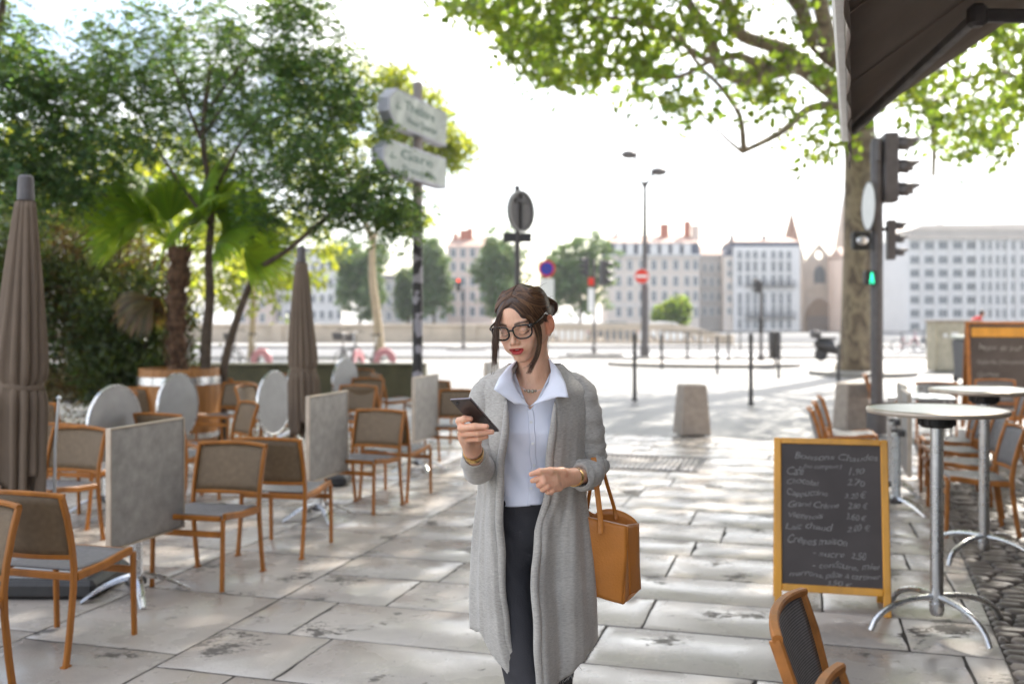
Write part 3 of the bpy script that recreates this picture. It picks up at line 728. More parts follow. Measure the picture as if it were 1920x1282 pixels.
for k, (px, D, rz, fr) in enumerate([(1702, 46, 10, 'bike_red'), (1722, 46.5, 30, 'dark_metal'), (1742, 47, 5, 'alu_light')]):
    bicycle((px-960)/F*D, D, math.radians(rz), ['parked bicycle with reddish frame, left of three at the far fence', 'parked dark bicycle in the middle of three at the far fence', 'parked pale bicycle next to the beige cabinet'][k], fr, None, 'bicycles parked at the far fence', basket=False)

# scooter left of the plane tree
t = thing('motor_scooter', 'black motor scooter with pale windscreen left of the plane tree trunk', 'scooter', ((1568-960)/F*38, 38, 0), math.radians(10))
w = MB(); 
for sx in (-.62, .62):
    w = MB(); w.tube([(sx+.22*math.cos(a), 0, .27+.22*math.sin(a)) for a in [2*PI*k/24 for k in range(24)]], .055, n=8, up=(0, 1, 0), closed=True); w.lathe([(0, -.03), (.17, -.03), (.17, .03), (0, .03)], c=(sx, 0, .27), n=16, R=Matrix.Rotation(PI/2, 3, 'X')); w.build('wheel', M['black_plastic'], t)
b = MB(); rows = []
for x_, w_, zb, zt in [(-.9, .04, .62, .74), (-.75, .13, .42, .82), (-.45, .17, .32, .84), (-.15, .17, .26, .80), (0, .16, .24, .42), (.2, .16, .24, .36), (.34, .17, .26, .6), (.42, .16, .34, .98), (.52, .12, .5, .92), (.66, .06, .5, .62)]:
    zc = (zb+zt)/2; hz = (zt-zb)/2; rows.append([(x_, w_*math.cos(a), zc+hz*math.sin(a)) for a in [2*PI*k/14 for k in range(15)]])
b.grid(rows); b.build('body', M['black_plastic'], t, smooth=60)
b = MB(); b.box((-.42, 0, .87), (.72, .26, .10), bev=.04); b.build('seat', M['black_plastic'], t)
b = MB(); b.box((-.85, 0, 1.02), (.34, .36, .30), bev=.06); b.build('top_case', M['dark_metal'], t)
b = MB(); b.tube([(.28, -.33, 1.06), (.40, 0, 1.04), (.28, .33, 1.06)], .016); b.tube([(.40, 0, 1.05), (.62, 0, .3)], .03); b.build('handlebar', M['dark_metal'], t)
b = MB(); b.grid([[(.46-.1*i/5, y, 1.0+.45*i/5) for y in (-.22+.05*(i/5)**2, -.1, .1, .22-.05*(i/5)**2)] for i in range(6)]); b.build('windscreen', M['white_paint'], t, solid=.008)
# beige street cabinet, wheeled bins, red cyclist
t = thing('street_cabinet', 'beige concrete street cabinet with stickers and faded graffiti', 'cabinet', ((1786-960)/F*31, 31, 0), .05)
b = MB(); b.box((0, 0, .76), (1.36, .7, 1.52), bev=.03); b.build('cabinet_body', M['cabinet'] if 'cabinet' in M else mat('cabinet', (.42, .38, .29), .7, var=.25, scale=4), t)
b = MB(); b.box((0, 0, 1.54), (1.46, .8, .06), bev=.015); b.build('lid', M['concrete'], t)
b = MB(); b.box((-.40, -.353, 1.10), (.13, .006, .12)); b.box((-.10, -.353, 1.13), (.24, .006, .13)); b.build('sticker', M['white_paint'], t)
b = MB(); 
for (a, c) in [((-.2, .80), (-.02, .86)), ((-.12, .55), (.0, .75)), ((.02, .5), (-.10, .40)), ((-.05, .3), (.12, .42))]: b.bar((a[0], -.354, a[1]), (c[0], -.354, c[1]), .006, .06, up=(0, 1, 0))
b.build('graffiti_stroke', M['blue_sign'] if False else mat('graffiti', (.36, .26, .36), .7), t)
for k, (px, lab) in enumerate([(1822, 'grey wheeled bin with pale lid, left one, right of the beige cabinet'), (1862, 'grey wheeled bin behind the far easel board')]):
    t = thing('wheeled_bin', lab, 'bin', ((px-960)/F*25, 25, 0), -.1*k, 'grey wheeled bins')
    b = MB(); b.box((0, 0, .60), (.60, .70, 1.0), bev=.05, taper=1.14); b.build('bin_body', mat('bin_grey', (.10, .10, .11), .5, var=.2) if k == 0 else M['bin_grey'], t)
    b = MB(); b.box((0, 0, 1.15), (.74, .86, .09), bev=.035); b.tube([(-.3, .44, 1.12), (.3, .44, 1.12)], .02); b.build('lid', mat('bin_lid', (.42, .44, .40), .5, var=.3, scale=3) if k == 0 else M['bin_lid'], t)
    for s in (-1, 1):
        b = MB(); b.lathe([(0, -.03), (.11, -.03), (.11, .03), (0, .03)], c=(s*.27, .3, .11), n=16, R=Matrix.Rotation(PI/2, 3, 'Y')); b.build('wheel', M['black_plastic'], t)
# ================================================================ ground
SA = math.radians(16.0); UX = Vector((math.cos(SA), -math.sin(SA), 0)); WX = Vector((math.sin(SA), math.cos(SA), 0))
def UW(u, w, z=0.): return UX*u+WX*w+Vector((0, 0, z))
def uw(p): return p.x*UX.x+p.y*UX.y, p.x*WX.x+p.y*WX.y
def stone_mat(name, c1, c2, dark, rough, marks=.5, isl=.10, mscale=2.2):
    m, nt, bs, out = nt_new(name)
    tc = N(nt, 'ShaderNodeTexCoord'); g = N(nt, 'ShaderNodeNewGeometry')
    off = N(nt, 'ShaderNodeVectorMath', operation='SCALE'); cmb = N(nt, 'ShaderNodeCombineXYZ')
    L(nt, g.outputs['Random Per Island'], cmb.inputs[0]); L(nt, g.outputs['Random Per Island'], cmb.inputs[1]); L(nt, cmb.outputs[0], off.inputs[0]); off.inputs['Scale'].default_value = 37.
    ad = N(nt, 'ShaderNodeVectorMath', operation='ADD'); L(nt, tc.outputs['Object'], ad.inputs[0]); L(nt, off.outputs[0], ad.inputs[1])
    n1 = N(nt, 'ShaderNodeTexNoise', Scale=1.6, Detail=7., Roughness=.62); L(nt, ad.outputs[0], n1.inputs['Vector'])
    r1 = ramp(nt, n1.outputs['Fac'], [(.3, c1), (.72, c2)])
    # per slab tone
    mr = N(nt, 'ShaderNodeMapRange'); mr.inputs['To Min'].default_value = 1-isl; mr.inputs['To Max'].default_value = 1+isl; L(nt, g.outputs['Random Per Island'], mr.inputs[0])
    hs = N(nt, 'ShaderNodeHueSaturation'); L(nt, r1.outputs[0], hs.inputs['Color']); L(nt, mr.outputs[0], hs.inputs['Value'])
    # pitted scars: fine detail inside sparse patches
    n2 = N(nt, 'ShaderNodeTexNoise', Scale=mscale, Detail=2.); L(nt, ad.outputs[0], n2.inputs['Vector'])
    n3 = N(nt, 'ShaderNodeTexNoise', Scale=24., Detail=6., Roughness=.65, Distortion=.8); mp = N(nt, 'ShaderNodeMapping'); mp.inputs['Rotation'].default_value = (0, 0, SA); mp.inputs['Scale'].default_value = (.7, 1.3, 1); L(nt, ad.outputs[0], mp.inputs[0]); L(nt, mp.outputs[0], n3.inputs['Vector'])
    r2 = ramp(nt, n2.outputs['Fac'], [(.57, (0, 0, 0)), (.74, (1, 1, 1))]); 
    sub = N(nt, 'ShaderNodeMath', operation='MULTIPLY_ADD'); L(nt, r2.outputs[0], sub.inputs[0]); sub.inputs[1].default_value = .28*marks*2; L(nt, n3.outputs['Fac'], sub.inputs[2])
    r3 = ramp(nt, sub.outputs[0], [(.655, (0, 0, 0)), (.70, (1, 1, 1))])
    mx = N(nt, 'ShaderNodeMix', data_type='RGBA'); L(nt, r3.outputs[0], mx.inputs[0]); L(nt, hs.outputs[0], mx.inputs[6]); mx.inputs[7].default_value = (*dark, 1)
    n4 = N(nt, 'ShaderNodeTexNoise', Scale=110., Detail=3.); L(nt, tc.outputs['Object'], n4.inputs['Vector'])
    m2 = N(nt, 'ShaderNodeMix', data_type='RGBA', blend_type='MULTIPLY'); m2.inputs[0].default_value = .35; L(nt, mx.outputs[2], m2.inputs[6]); r4 = ramp(nt, n4.outputs['Fac'], [(.3, (.6, .6, .6)), (.6, (1, 1, 1))]); L(nt, r4.outputs[0], m2.inputs[7])
    L(nt, m2.outputs[2], bs.inputs['Base Color'])
    n5 = N(nt, 'ShaderNodeTexNoise', Scale=2.7, Detail=5.); L(nt, ad.outputs[0], n5.inputs['Vector'])
    mr2 = N(nt, 'ShaderNodeMapRange'); mr2.inputs['From Min'].default_value = .3; mr2.inputs['From Max'].default_value = .7; mr2.inputs['To Min'].default_value = rough-.10; mr2.inputs['To Max'].default_value = rough+.16; L(nt, n5.outputs['Fac'], mr2.inputs[0])
    ar = N(nt, 'ShaderNodeMath', operation='MULTIPLY_ADD', use_clamp=True); L(nt, r3.outputs[0], ar.inputs[0]); ar.inputs[1].default_value = .4; L(nt, mr2.outputs[0], ar.inputs[2]); L(nt, ar.outputs[0], bs.inputs['Roughness'])
    hh = N(nt, 'ShaderNodeMath', operation='MULTIPLY_ADD'); L(nt, r3.outputs[0], hh.inputs[0]); hh.inputs[1].default_value = -1.2; L(nt, n5.outputs['Fac'], hh.inputs[2])
    bp = N(nt, 'ShaderNodeBump', Strength=.16, Distance=.005); L(nt, hh.outputs[0], bp.inputs['Height']); L(nt, bp.outputs[0], bs.inputs['Normal'])
    MATS[name] = m; return m
stone_mat('slab_stone', (.36, .315, .28), (.51, .46, .41), (.11, .094, .08), .24, .55)
stone_mat('cobble_stone', (.10, .08, .065), (.20, .165, .14), (.06, .05, .04), .42, .2, .3)
mat('mortar', (.035, .029, .024), .9, var=.4, scale=30, bump=.5)
mat('asphalt', (.12, .12, .125), .75, var=.14, scale=2, bump=.4, bscale=150)
mat('pavement_far', (.25, .24, .23), .7, var=.15, scale=1.2, bump=.2)
mat('kerb_stone', (.30, .28, .26), .7, var=.2, scale=5)
mat('dirt', (.045, .035, .027), .9, var=.4, scale=20, bump=.6)
# one terrain sheet: square, quay edge, river bed, far bank to the horizon
b = MB(); prof = [(-40, -.03), (14, -.03), (66, -.03), (66.4, -6), (118, -6), (118.4, -1.0), (400, -1), (3500, 0)]
b.grid([[(x, y, z) for x in (-2500, -200, -60, 0, 60, 200, 2500)] for y, z in prof]); o = b.build('ground', M['pavement_far'], smooth=0); tag(o, kind='structure')
m, nt, bs, out = nt_new('river'); bs.inputs['Base Color'].default_value = (.05, .09, .07, 1); bs.inputs['Roughness'].default_value = .12; bs.inputs['Specular IOR Level'].default_value = .6
n1 = N(nt, 'ShaderNodeTexNoise', Scale=1.5, Detail=4.); bp = N(nt, 'ShaderNodeBump', Strength=.4, Distance=.2); L(nt, n1.outputs['Fac'], bp.inputs['Height']); L(nt, bp.outputs[0], bs.inputs['Normal'])
b = MB(); b.grid([[(x, y, -4.6) for x in (-2400, 2400)] for y in (66.2, 118.3)]); tag(b.build('river', m, smooth=0), kind='structure')
b = MB(); b.grid([[(x, y+.02*x, -.026) for x in (-60, 60)] for y in (13.6, 33.)]); tag(b.build('square_paving', mat('square_stone', (.17, .165, .16), .5, var=.22, scale=1.4, bump=.25, bscale=30), smooth=0), kind='structure')
b = MB(); b.grid([[(x, y, -.022) for x in (-90, 90)] for y in (41., 55)]); tag(b.build('road', M['asphalt'], smooth=0), kind='structure')
b = MB()
for k in range(9): b.grid([[(1.5+k*1.1+i*.5, y, -.018) for i in (0, 1)] for y in (42.5, 46.0)])
for x0 in range(-60, 60, 6):
    if not (0 < x0 < 12): b.grid([[(x0+i*3., y, -.018) for i in (0, 1)] for y in (49, 49.15)])
tag(b.build('road_markings', M['white_paint'], smooth=0), kind='structure')
b = MB(); b.box((-20, 58.6, .04), (100, 6.8, .14), bev=.03); tag(b.build('quay_pavement', M['pavement_far']), kind='structure')
b = MB(); b.box((0, 40.5, .02), (180, .3, .12), bev=.02); tag(b.build('kerb', M['kerb_stone']), kind='structure')
# raised traffic islands
def island(pts, nm='traffic_island'):
    b = MB(); n = len(pts); vs = [(x, y, -.03) for x, y in pts]+[(x, y, .11) for x, y in pts]
    b.add(vs, [tuple(range(n, 2*n))]+[(i, (i+1) % n, (i+1) % n+n, i+n) for i in range(n)]); tag(b.build(nm, M['kerb_stone'], smooth=30), kind='structure')
def oval(cx, cy, rx, ry, rot=0, n=28): return [(cx+rx*math.cos(a)*math.cos(rot)-ry*math.sin(a)*math.sin(rot), cy+rx*math.cos(a)*math.sin(rot)+ry*math.sin(a)*math.cos(rot)) for a in [2*PI*k/n for k in range(n)]]
island(oval(3.7, 44, 1.3, .7)); island(oval(6.6, 34.5, 3.3, 1.7, -.2)); island(oval(10.2, 29, 1.5, 1.6)); island(oval(-2.4, 52.5, 1.1, .8))
# slabs ---------------------------------------------------------------
rn = random.Random(11)
b = MB()
def slab(u0, u1, w0, w1, zt):
    g = .0055; u0 += g; u1 -= g; w0 += g; w1 -= g
    if u1-u0 < .05 or w1-w0 < .05: return
    pts = []
    def edge(a, c):
        L_ = math.hypot(c[0]-a[0], c[1]-a[1]); n = max(2, int(L_/.07)); dx, dy = (c[0]-a[0])/L_, (c[1]-a[1])/L_
        chip = rn.random() < .32; cp = rn.uniform(.15, .85); cw = rn.uniform(.05, .16); cd = rn.uniform(.006, .022)
        for i in range(n):
            t = i/n; j = rn.uniform(-.0008, .0028)
            if chip: j += cd*math.exp(-((t-cp)/cw)**2)*rn.uniform(.5, 1)
            if i == 0: j = .003
            pts.append((a[0]+(c[0]-a[0])*t-dy*j, a[1]+(c[1]-a[1])*t+dx*j))
    edge((u0, w0), (u1, w0)); edge((u1, w0), (u1, w1)); edge((u1, w1), (u0, w1)); edge((u0, w1), (u0, w0))
    tx, ty = rn.uniform(-.0012, .0012), rn.uniform(-.0012, .0012); n = len(pts)
    def Z(p): return zt+(p[0]-u0)*tx+(p[1]-w0)*ty
    cu, cw_ = (u0+u1)/2, (w0+w1)/2
    top = [UW(cu+(p[0]-cu)*(1-.004/(abs(u1-u0)/2)), cw_+(p[1]-cw_)*(1-.004/(abs(w1-w0)/2)), Z(p)) for p in pts]; mid = [UW(p[0], p[1], Z(p)-.0015) for p in pts]; bot = [UW(p[0], p[1], -.024) for p in pts]
    b.add(top+mid+bot, [tuple(range(n))]+[(i+n, (i+1) % n+n, (i+1) % n, i) for i in range(n)]+[(i+2*n, (i+1) % n+2*n, (i+1) % n+n, i+n) for i in range(n)])
u0, _ = uw(Vector((-1.18, 6.33, 0)))
w = .2
while w < 13.6:                                                        # rows across, right of the long joint
    h = rn.choice([.40, .46, .52, .56, .60]); u = u0+rn.uniform(-.9, 0); first = True
    while u < 6.5:
        l = rn.uniform(.75, 1.75); slab(max(u, u0), u+l, w, w+h, rn.uniform(-.001, .0015)); u += l
    w += h
u = u0
while u > -11:                                                         # runs along the street, left of it
    wd = rn.choice([.62, .72, .80, .9]); w = .2-rn.uniform(0, 1)
    while w < 13.6:
        l = rn.choice([.55, .66, .80, 1.0, 1.25]); slab(u-wd, u, w, min(w+l, 13.6), rn.uniform(-.001, .0015)); w += l
    u -= wd
o = b.build('stone_paving', M['slab_stone'], smooth=0); tag(o, kind='structure')
b = MB(); b.grid([[UW(u_, w_, -.0022) for u_ in (-11, 7.4)] for w_ in (.0, 13.62)]); tag(b.build('paving_joints', M['mortar'], smooth=0), kind='structure')
# cobbles -------------------------------------------------------------
CA = math.atan2(1.29, 3.68); CD = Vector((math.sin(CA), math.cos(CA), 0)); CN = Vector((math.cos(CA), -math.sin(CA), 0)); C0 = Vector((2.207, 4.41, 0))
rn = random.Random(5); b = MB(); b.grid([[C0+CN*a+CD*s_+Vector((0, 0, .006)) for a in (0.02, 4.2)] for s_ in (-4, 9.5)]); tag(b.build('cobble_bed', M['dirt'], smooth=0), kind='structure')
b = MB(); s_ = -2.2
while s_ < 9.4:
    dl = rn.uniform(.085, .12); a = .02-rn.uniform(0, .1)
    while a < 2.95:
        wd = rn.uniform(.13, .23); a0 = max(a, .02)+.006; a1 = a+wd-.006; z = .020+rn.uniform(-.004, .005)
        if a1-a0 > .04:
            sl = rn.uniform(-.02, .02); hx = (a1-a0)/2; hy = dl/2-.006; c = C0+CN*((a0+a1)/2)+CD*(s_+dl/2)
            rings = []
            for k, (ins, zz) in enumerate([(0, -.002), (.0, z-.012), (.010, z-.003), (.026, z+.002)]):
                X = hx-ins*.9; Y = hy-ins*.8; q = .35
                r_ = [(X, Y*q), (X*.75, Y), (-X*.75, Y), (-X, Y*q), (-X, -Y*q), (-X*.75, -Y), (X*.75, -Y), (X, -Y*q)]
                if k == 0: jt = [(rn.uniform(-.005, .005), rn.uniform(-.005, .005)) for _ in r_]
                rings.append([c+CN*(x+jx)+CD*(y+jy)+Vector((0, 0, zz+sl*x)) for (x, y), (jx, jy) in zip(r_, jt)])
            vs = [p for r_ in rings for p in r_]; fs = [(k*8+i+8, k*8+(i+1) % 8+8, k*8+(i+1) % 8, k*8+i) for k in range(3) for i in range(8)]; fs.append(tuple(range(31, 23, -1)))
            b.add(vs, fs)
        a += wd
    s_ += dl
o = b.build('cobbles', M['cobble_stone'], smooth=60); tag(o, kind='structure')
# metal grate in the paving
t = thing('metal_grate', 'slatted metal ventilation grate set in the paving just right of the woman\'s elbow', 'grate', UW(-1.25+.2, 11.35), -SA); t.location = (1.45, 11.2, 0)
b = MB()
for k in range(22): b.box((-.62+1.24*k/21, 0, .004), (.022, 1.0, .012))
b.build('slats', M['grey_metal'], t)
b = MB()
for s in (-1, 1): b.box((s*.66, 0, .005), (.04, 1.1, .014), bev=.003); b.box((0, s*.53, .005), (1.28, .04, .014), bev=.003)
b.build('frame', M['grey_metal'], t)

# ================================================================ quay wall, balustrade
mat('quay_stone', (.50, .42, .33), .8, var=.15, scale=1.3, bump=.2)
t = thing('quay_wall', 'long pale stone quay parapet across the left background', 'wall', (0, 62.5, 0))
b = MB(); b.box((-33, 0, .55), (66, .45, 1.1)); b.build('wall_body', M['quay_stone'], t)
b = MB()
for k in range(22): b.box((-64.6+k*3.0, 0, 1.19), (2.97, .62, .18), bev=.03)
b.build('coping', M['quay_stone'], t)
b = MB()
for x in (-50, -38, -26, -14.7, -2.6): b.box((x, -.02, .62), (.7, .7, 1.24), bev=.02)
b.build('pier', M['quay_stone'], t)
t = thing('stone_balustrade', 'pale stone balustrade with openings, sloping down behind the bollards', 'balustrade', (2.2, 61, 0), -.30)
n = 26
for k in range(n):
    x = .3+k*.40; z = 1.05-.9*max(0, (k-17)/9)**1.5*.8
    b = MB(); b.lathe([(.09, .2), (.11, .35), (.06, .5), (.06, z-.25), (.10, z-.1)], c=(x, 0, 0), n=8); b.build('baluster', M['quay_stone'], t)
b = MB(); b.rail([(x, 0, 1.12-.9*max(0, (k-17)/9)**1.5*.8) for k, x in [(k, .1+k*.41) for k in range(n+1)]], .16, .42, up=(0, 0, 1)); b.build('hand_rail', M['quay_stone'], t)
b = MB(); b.box((5.3, 0, .12), (10.8, .45, .30), bev=.02); b.box((10.9, 0, .35), (.5, .5, .7), bev=.03); b.build('plinth', M['quay_stone'], t)
# road railing on the right
t = thing('road_railing', 'dark low metal railing along the road between the posts', 'railing', (15.5, 50, 0), -.05)
b = MB()
for z in (.35, .95): b.bar((-8, 0, z), (26, 0, z), .05, .05)
b.build('rails', M['dark_metal'], t)
b = MB()
for k in range(18): b.box((-8+k*2, 0, .48), (.06, .06, .96))
b.build('uprights', M['dark_metal'], t)
# planter boxes of the terrace
mat('olive_box', (.085, .075, .035), .7, var=.3, scale=3)
for k, (x, y, rz, lab) in enumerate([(-3.0, 20.5, 0, 'olive green low planter box left of the signpost'), (-5.6, 20.4, .0, 'olive green low planter box behind the dark rimmed round table'), (-8.2, 20.2, 0, 'olive green low planter box at the foot of the thin trunks')]):
    t = thing('planter_box', lab, 'planter', (x, y, 0), rz, 'low planter boxes')
    b = MB(); b.box((0, 0, .34), (2.45, .6, .68), bev=.03); b.build('box_body', M['olive_box'], t)
    b = MB(); b.box((0, 0, .685), (2.5, .66, .03), bev=.008); b.build('rim', M['olive_box'], t)

# ================================================================ buildings across the river
mat('wall_cream', (.62, .54, .47), .85, var=.06, scale=.4); mat('wall_pink', (.60, .48, .41), .85, var=.06, scale=.4); mat('wall_white', (.66, .64, .62), .8, var=.05, scale=.4)
mat('wall_grey', (.42, .38, .34), .85, var=.1, scale=.4); mat('slate_roof', (.07, .08, .115), .6, var=.2, scale=.8); mat('tile_roof', (.36, .24, .19), .8, var=.15, scale=1.5)
mat('brick_red', (.38, .13, .08), .85, var=.2, scale=1.5); mat('church_stone', (.42, .35, .29), .9, var=.15, scale=.5); mat('far_glass', (.09, .105, .12), .25, var=.25, scale=.3, island=.0)
mat('far_glass_dark', (.07, .08, .09), .3, var=.3, scale=.3); mat('iron_dark', (.10, .10, .11), .6)
mat('shutter', (.45, .44, .43), .7)
def far(px, py, D): return ((px-960)/F*D, EYE-(py-HY)/F*D)
WN = {}
def window(parent, x, z, w, h, glass='far_glass', frame='wall_white'):
    key = (round(w, 2), round(h, 2), glass, frame)
    if key not in WN:
        b = MB(); b.mi = 0
        f = .14
        b.box((0, -.05, h/2+f/2), (w+2*f, .14, f)); b.box((0, -.09, -h/2-f/2), (w+2*f+.1, .24, f)); b.box((-w/2-f/2, -.05, 0), (f, .14, h)); b.box((w/2+f/2, -.05, 0), (f, .14, h)); b.box((0, -.035, 0), (.06, .05, h)); b.box((0, -.034, h*.12), (w, .045, .06))
        o = b.build('window', M[frame], parent); o.location = (x, 0, z); b = MB(); b.box((0, .0, 0), (w, .03, h)); p = b.build('pane', M[glass], o); WN[key] = (o, p); return o
    o, p = WN[key]; c = o.copy(); COL.objects.link(c); c.parent = parent; c.location = (x, 0, z); q = p.copy(); COL.objects.link(q); q.parent = c; return c
def house(name, label, cat, px0, px1, D, eave, zb, wall, depth=12, yaw=0.):
    x0 = (px0-960)/F*D; x1 = (px1-960)/F*D; ze = EYE-(eave-HY)/F*D
    t = thing(name, label, cat, ((x0+x1)/2, D, 0), yaw)
    b = MB(); b.box((0, depth/2+.02, (ze+zb)/2), (x1-x0, depth, ze-zb)); b.build('wall', M[wall], t)
    return t, x1-x0, ze
D = 190.; S = F/D
t, W, ze = house('mansard_house', 'long cream house with slate mansard and brick chimney, behind the no entry sign', 'house', 1139, 1312, D, 478, -1.2, 'wall_cream')
b = MB(); h1 = 23/S; b.prism([(-W/2-.2, ze), (W/2+.2, ze), (W/2-.1, ze+h1), (-W/2+.1, ze+h1)], 12, off=.3); b.build('mansard', M['slate_roof'], t)
b = MB(); zz = ze+h1; b.add([(-W/2, .2, zz), (W/2, .2, zz), (W/2, 12.4, zz), (-W/2, 12.4, zz), (-W/2+1, 6, zz+1.9), (W/2-1, 6, zz+1.9)], [(0, 1, 5, 4), (1, 2, 5), (2, 3, 4, 5), (3, 0, 4)]); b.build('tile_roof', M['tile_roof'], t)
b = MB(); b.box((0, -.1, ze-.1), (W+.6, .7, .4)); b.box((0, -.06, 4.2), (W+.1, .2, .3)); b.build('cornice', M['wall_white'], t)
for px, py, w_, h_, mm in [(1253, 417, 1.6, 2.6, 'brick_red'), (1297, 412, 1.2, 3.6, 'brick_red'), (1161, 432, .5, 1.6, 'slate_roof'), (1313, 420, 1.4, 3.0, 'wall_pink')]:
    x, z = far(px, py, D); b = MB(); b.box((x-t.location.x, 5, z-h_/2), (w_, 1.2, h_)); b.box((x-t.location.x, 5, z+.06), (w_+.2, 1.4, .2)); b.build('chimney', M[mm], t)
cols = [1160, 1181, 1203, 1226, 1246, 1267, 1288, 1304]
for px in cols:
    x = far(px, 0, D)[0]-t.location.x
    for py in (497, 527, 555, 585): window(t, x, far(0, py, D)[1], .85, 1.75)
    if px < 1300:
        b = MB(); z = far(0, 468, D)[1]; b.box((x, -.1, z), (1.35, 1.0, 2.0)); b.box((x, -.14, z+1.06), (1.6, 1.2, .15)); b.box((x, -.62, z-.05), (.8, .06, 1.5)); b.build('dormer', M['wall_white'], t)
t, W, ze = house('narrow_house', 'narrow grey house recessed between the slate mansard house and the cream balcony house', 'house', 1313, 1356, D+4, 478, -1.2, 'wall_grey')
b = MB(); b.add([(-W/2-.3, -.2, ze), (W/2+.3, -.2, ze), (W/2+.3, 10, ze), (-W/2-.3, 10, ze), (-W/2, 5, ze+2.2), (W/2, 5, ze+2.2)], [(0, 1, 5, 4), (1, 2, 5), (2, 3, 4, 5), (3, 0, 4)]); b.build('roof', M['tile_roof'], t)
for i in range(3):
    for py in (500, 527, 555, 583): window(t, -1.4+1.4*i, far(0, py, D)[1], .7, 1.5)
t, W, ze = house('balcony_house', 'tall cream corner house with two long dark balconies, left of the church', 'house', 1376, 1500, D, 462, -1.2, 'wall_white')
b = MB(); b.prism([(-W/2-.2, ze), (W/2+.2, ze), (W/2-.4, ze+.9), (-W/2+.4, ze+.9)], 12, off=.3); b.build('mansard', M['slate_roof'], t)
b = MB(); zz = ze+.9; b.add([(-W/2, .2, zz), (W/2, .2, zz), (W/2, 12.4, zz), (-W/2, 12.4, zz), (-W/2+1, 6, zz+1.3), (W/2-1, 6, zz+1.3)], [(0, 1, 5, 4), (1, 2, 5), (2, 3, 4, 5), (3, 0, 4)]); b.build('tile_roof', M['tile_roof'], t)
for px, py in ((1378, 437), (1440, 438)):
    x, z = far(px, py, D); b = MB(); b.box((x-t.location.x, 3, z-1), (.6, 1, 2)); b.build('chimney', M['slate_roof'], t)
for py in (531, 589):
    z = far(0, py, D)[1]; b = MB(); b.box((.6, -.5, z-.55), (W-3.2, 1.0, .18))
    for k in range(36): b.box((-W/2+2.2+(W-3.2)*k/35, -.95, z), (.07, .05, 1.0))
    b.box((.6, -.95, z+.5), (W-3.2, .06, .07)); b.build('balcony', M['iron_dark'], t)
for px in (1387, 1402, 1416, 1432, 1450, 1464, 1479):
    x = far(px, 0, D)[0]-t.location.x
    for py, h_ in ((478, 1.4), (500, 1.9), (526, 2.1), (560, 2.2), (583, 2.1), (607, 1.8)): window(t, x, far(0, py, D)[1], .75, h_, 'far_glass_dark' if py == 500 else 'far_glass')
t, W, ze = house('corner_wing', 'slim beige wing with one column of small windows, left end of the balcony house', 'house', 1357, 1375.5, D+1, 480, -1.2, 'wall_cream')
b = MB(); b.prism([(-W/2-.1, ze), (W/2+.05, ze), (W/2+.05, ze+1.6), (W/2-.8, ze+1.5)], 10, off=.3); b.build('roof', M['slate_roof'], t)
for py in (494, 512, 537, 560, 583): window(t, .15, far(0, py, D)[1], .7, 1.2, 'far_glass_dark')
# church
DC = 205.; SC = F/DC
t = thing('church', 'pale gothic church front with pierced gable and spires, left of the plane tree trunk', 'church', ((1536-960)/F*DC, DC, 0))
cx = t.location.x; f_ = lambda px, py: (far(px, py, DC)[0]-cx, far(px, py, DC)[1])
b = MB()
def arch(cx_, z0, z1, w, n=10):
    return [(cx_-w/2, z0), (cx_-w/2, z1)]+[(cx_-w/2+w*i/n, z1+w*.62*math.sin(PI*min(1, i/n))**.7) for i in range(1, n)]+[(cx_+w/2, z1), (cx_+w/2, z0)]
wl = [f_(1498, 625), f_(1498, 492), f_(1574, 492), f_(1574, 625)]; b.prism([(x, z) for x, z in wl], 16); b.build('wall', M['church_stone'], t)
b = MB(); ax, az = f_(1536.5, 456); l, r_ = f_(1508, 492), f_(1566, 492); hx, hz = f_(1536.5, 478); R_ = .85; n = 20
ring = [(hx+R_*math.cos(PI/2+2*PI*k/n), hz+R_*math.sin(PI/2+2*PI*k/n)) for k in range(n+1)]
poly = [(ax, az), (r_[0], r_[1]), (l[0], l[1])]
vs = []; seq = ring
# ring strip: outer triangle resampled by direction
def out_pt(a):
    d = Vector((math.cos(a), math.sin(a))); best = None
    P3 = [Vector(p) for p in poly]; c = Vector((hx, hz))
    for i in range(3):
        p, q = P3[i], P3[(i+1) % 3]; e = q-p; den = d.x*e.y-d.y*e.x
        if abs(den) < 1e-9: continue
        tt = ((p.x-c.x)*e.y-(p.y-c.y)*e.x)/den; ss = ((p.x-c.x)*d.y-(p.y-c.y)*d.x)/den
        if tt > 0 and -1e-6 <= ss <= 1+1e-6 and (best is None or tt < best): best = tt
    return c+d*best
angs = sorted([2*PI*k/28 for k in range(28)]+[math.atan2(p[1]-hz, p[0]-hx) % (2*PI) for p in poly]); na = len(angs)
for yy in (0, 1.2):
    for a in angs: q = out_pt(a); vs.append((q.x, yy, q.y))
    for a in angs: vs.append((hx+R_*math.cos(a), yy, hz+R_*math.sin(a)))
fs = []
for i in range(na):
    j = (i+1) % na; fs += [(i, j, na+j, na+i), (2*na+j, 2*na+i, 3*na+i, 3*na+j), (i, i+2*na, j+2*na, j), (na+i, na+j, 3*na+j, 3*na+i)]
b.add(vs, fs); b.build('gable', M['church_stone'], t)
b = MB(); x0, z0 = f_(1536.5, 531); b.prism(arch(x0, z0, z0+2.2, 2.3), .2, off=-.22); b.build('window', M['far_glass_dark'], t)
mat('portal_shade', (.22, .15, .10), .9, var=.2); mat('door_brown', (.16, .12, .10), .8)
b = MB(); x0, z0 = f_(1536.5, 625); b.prism(arch(x0, z0, z0+3.2, 6.4, 16), .3, off=-.32); p_ = b.build('portal', M['portal_shade'], t)
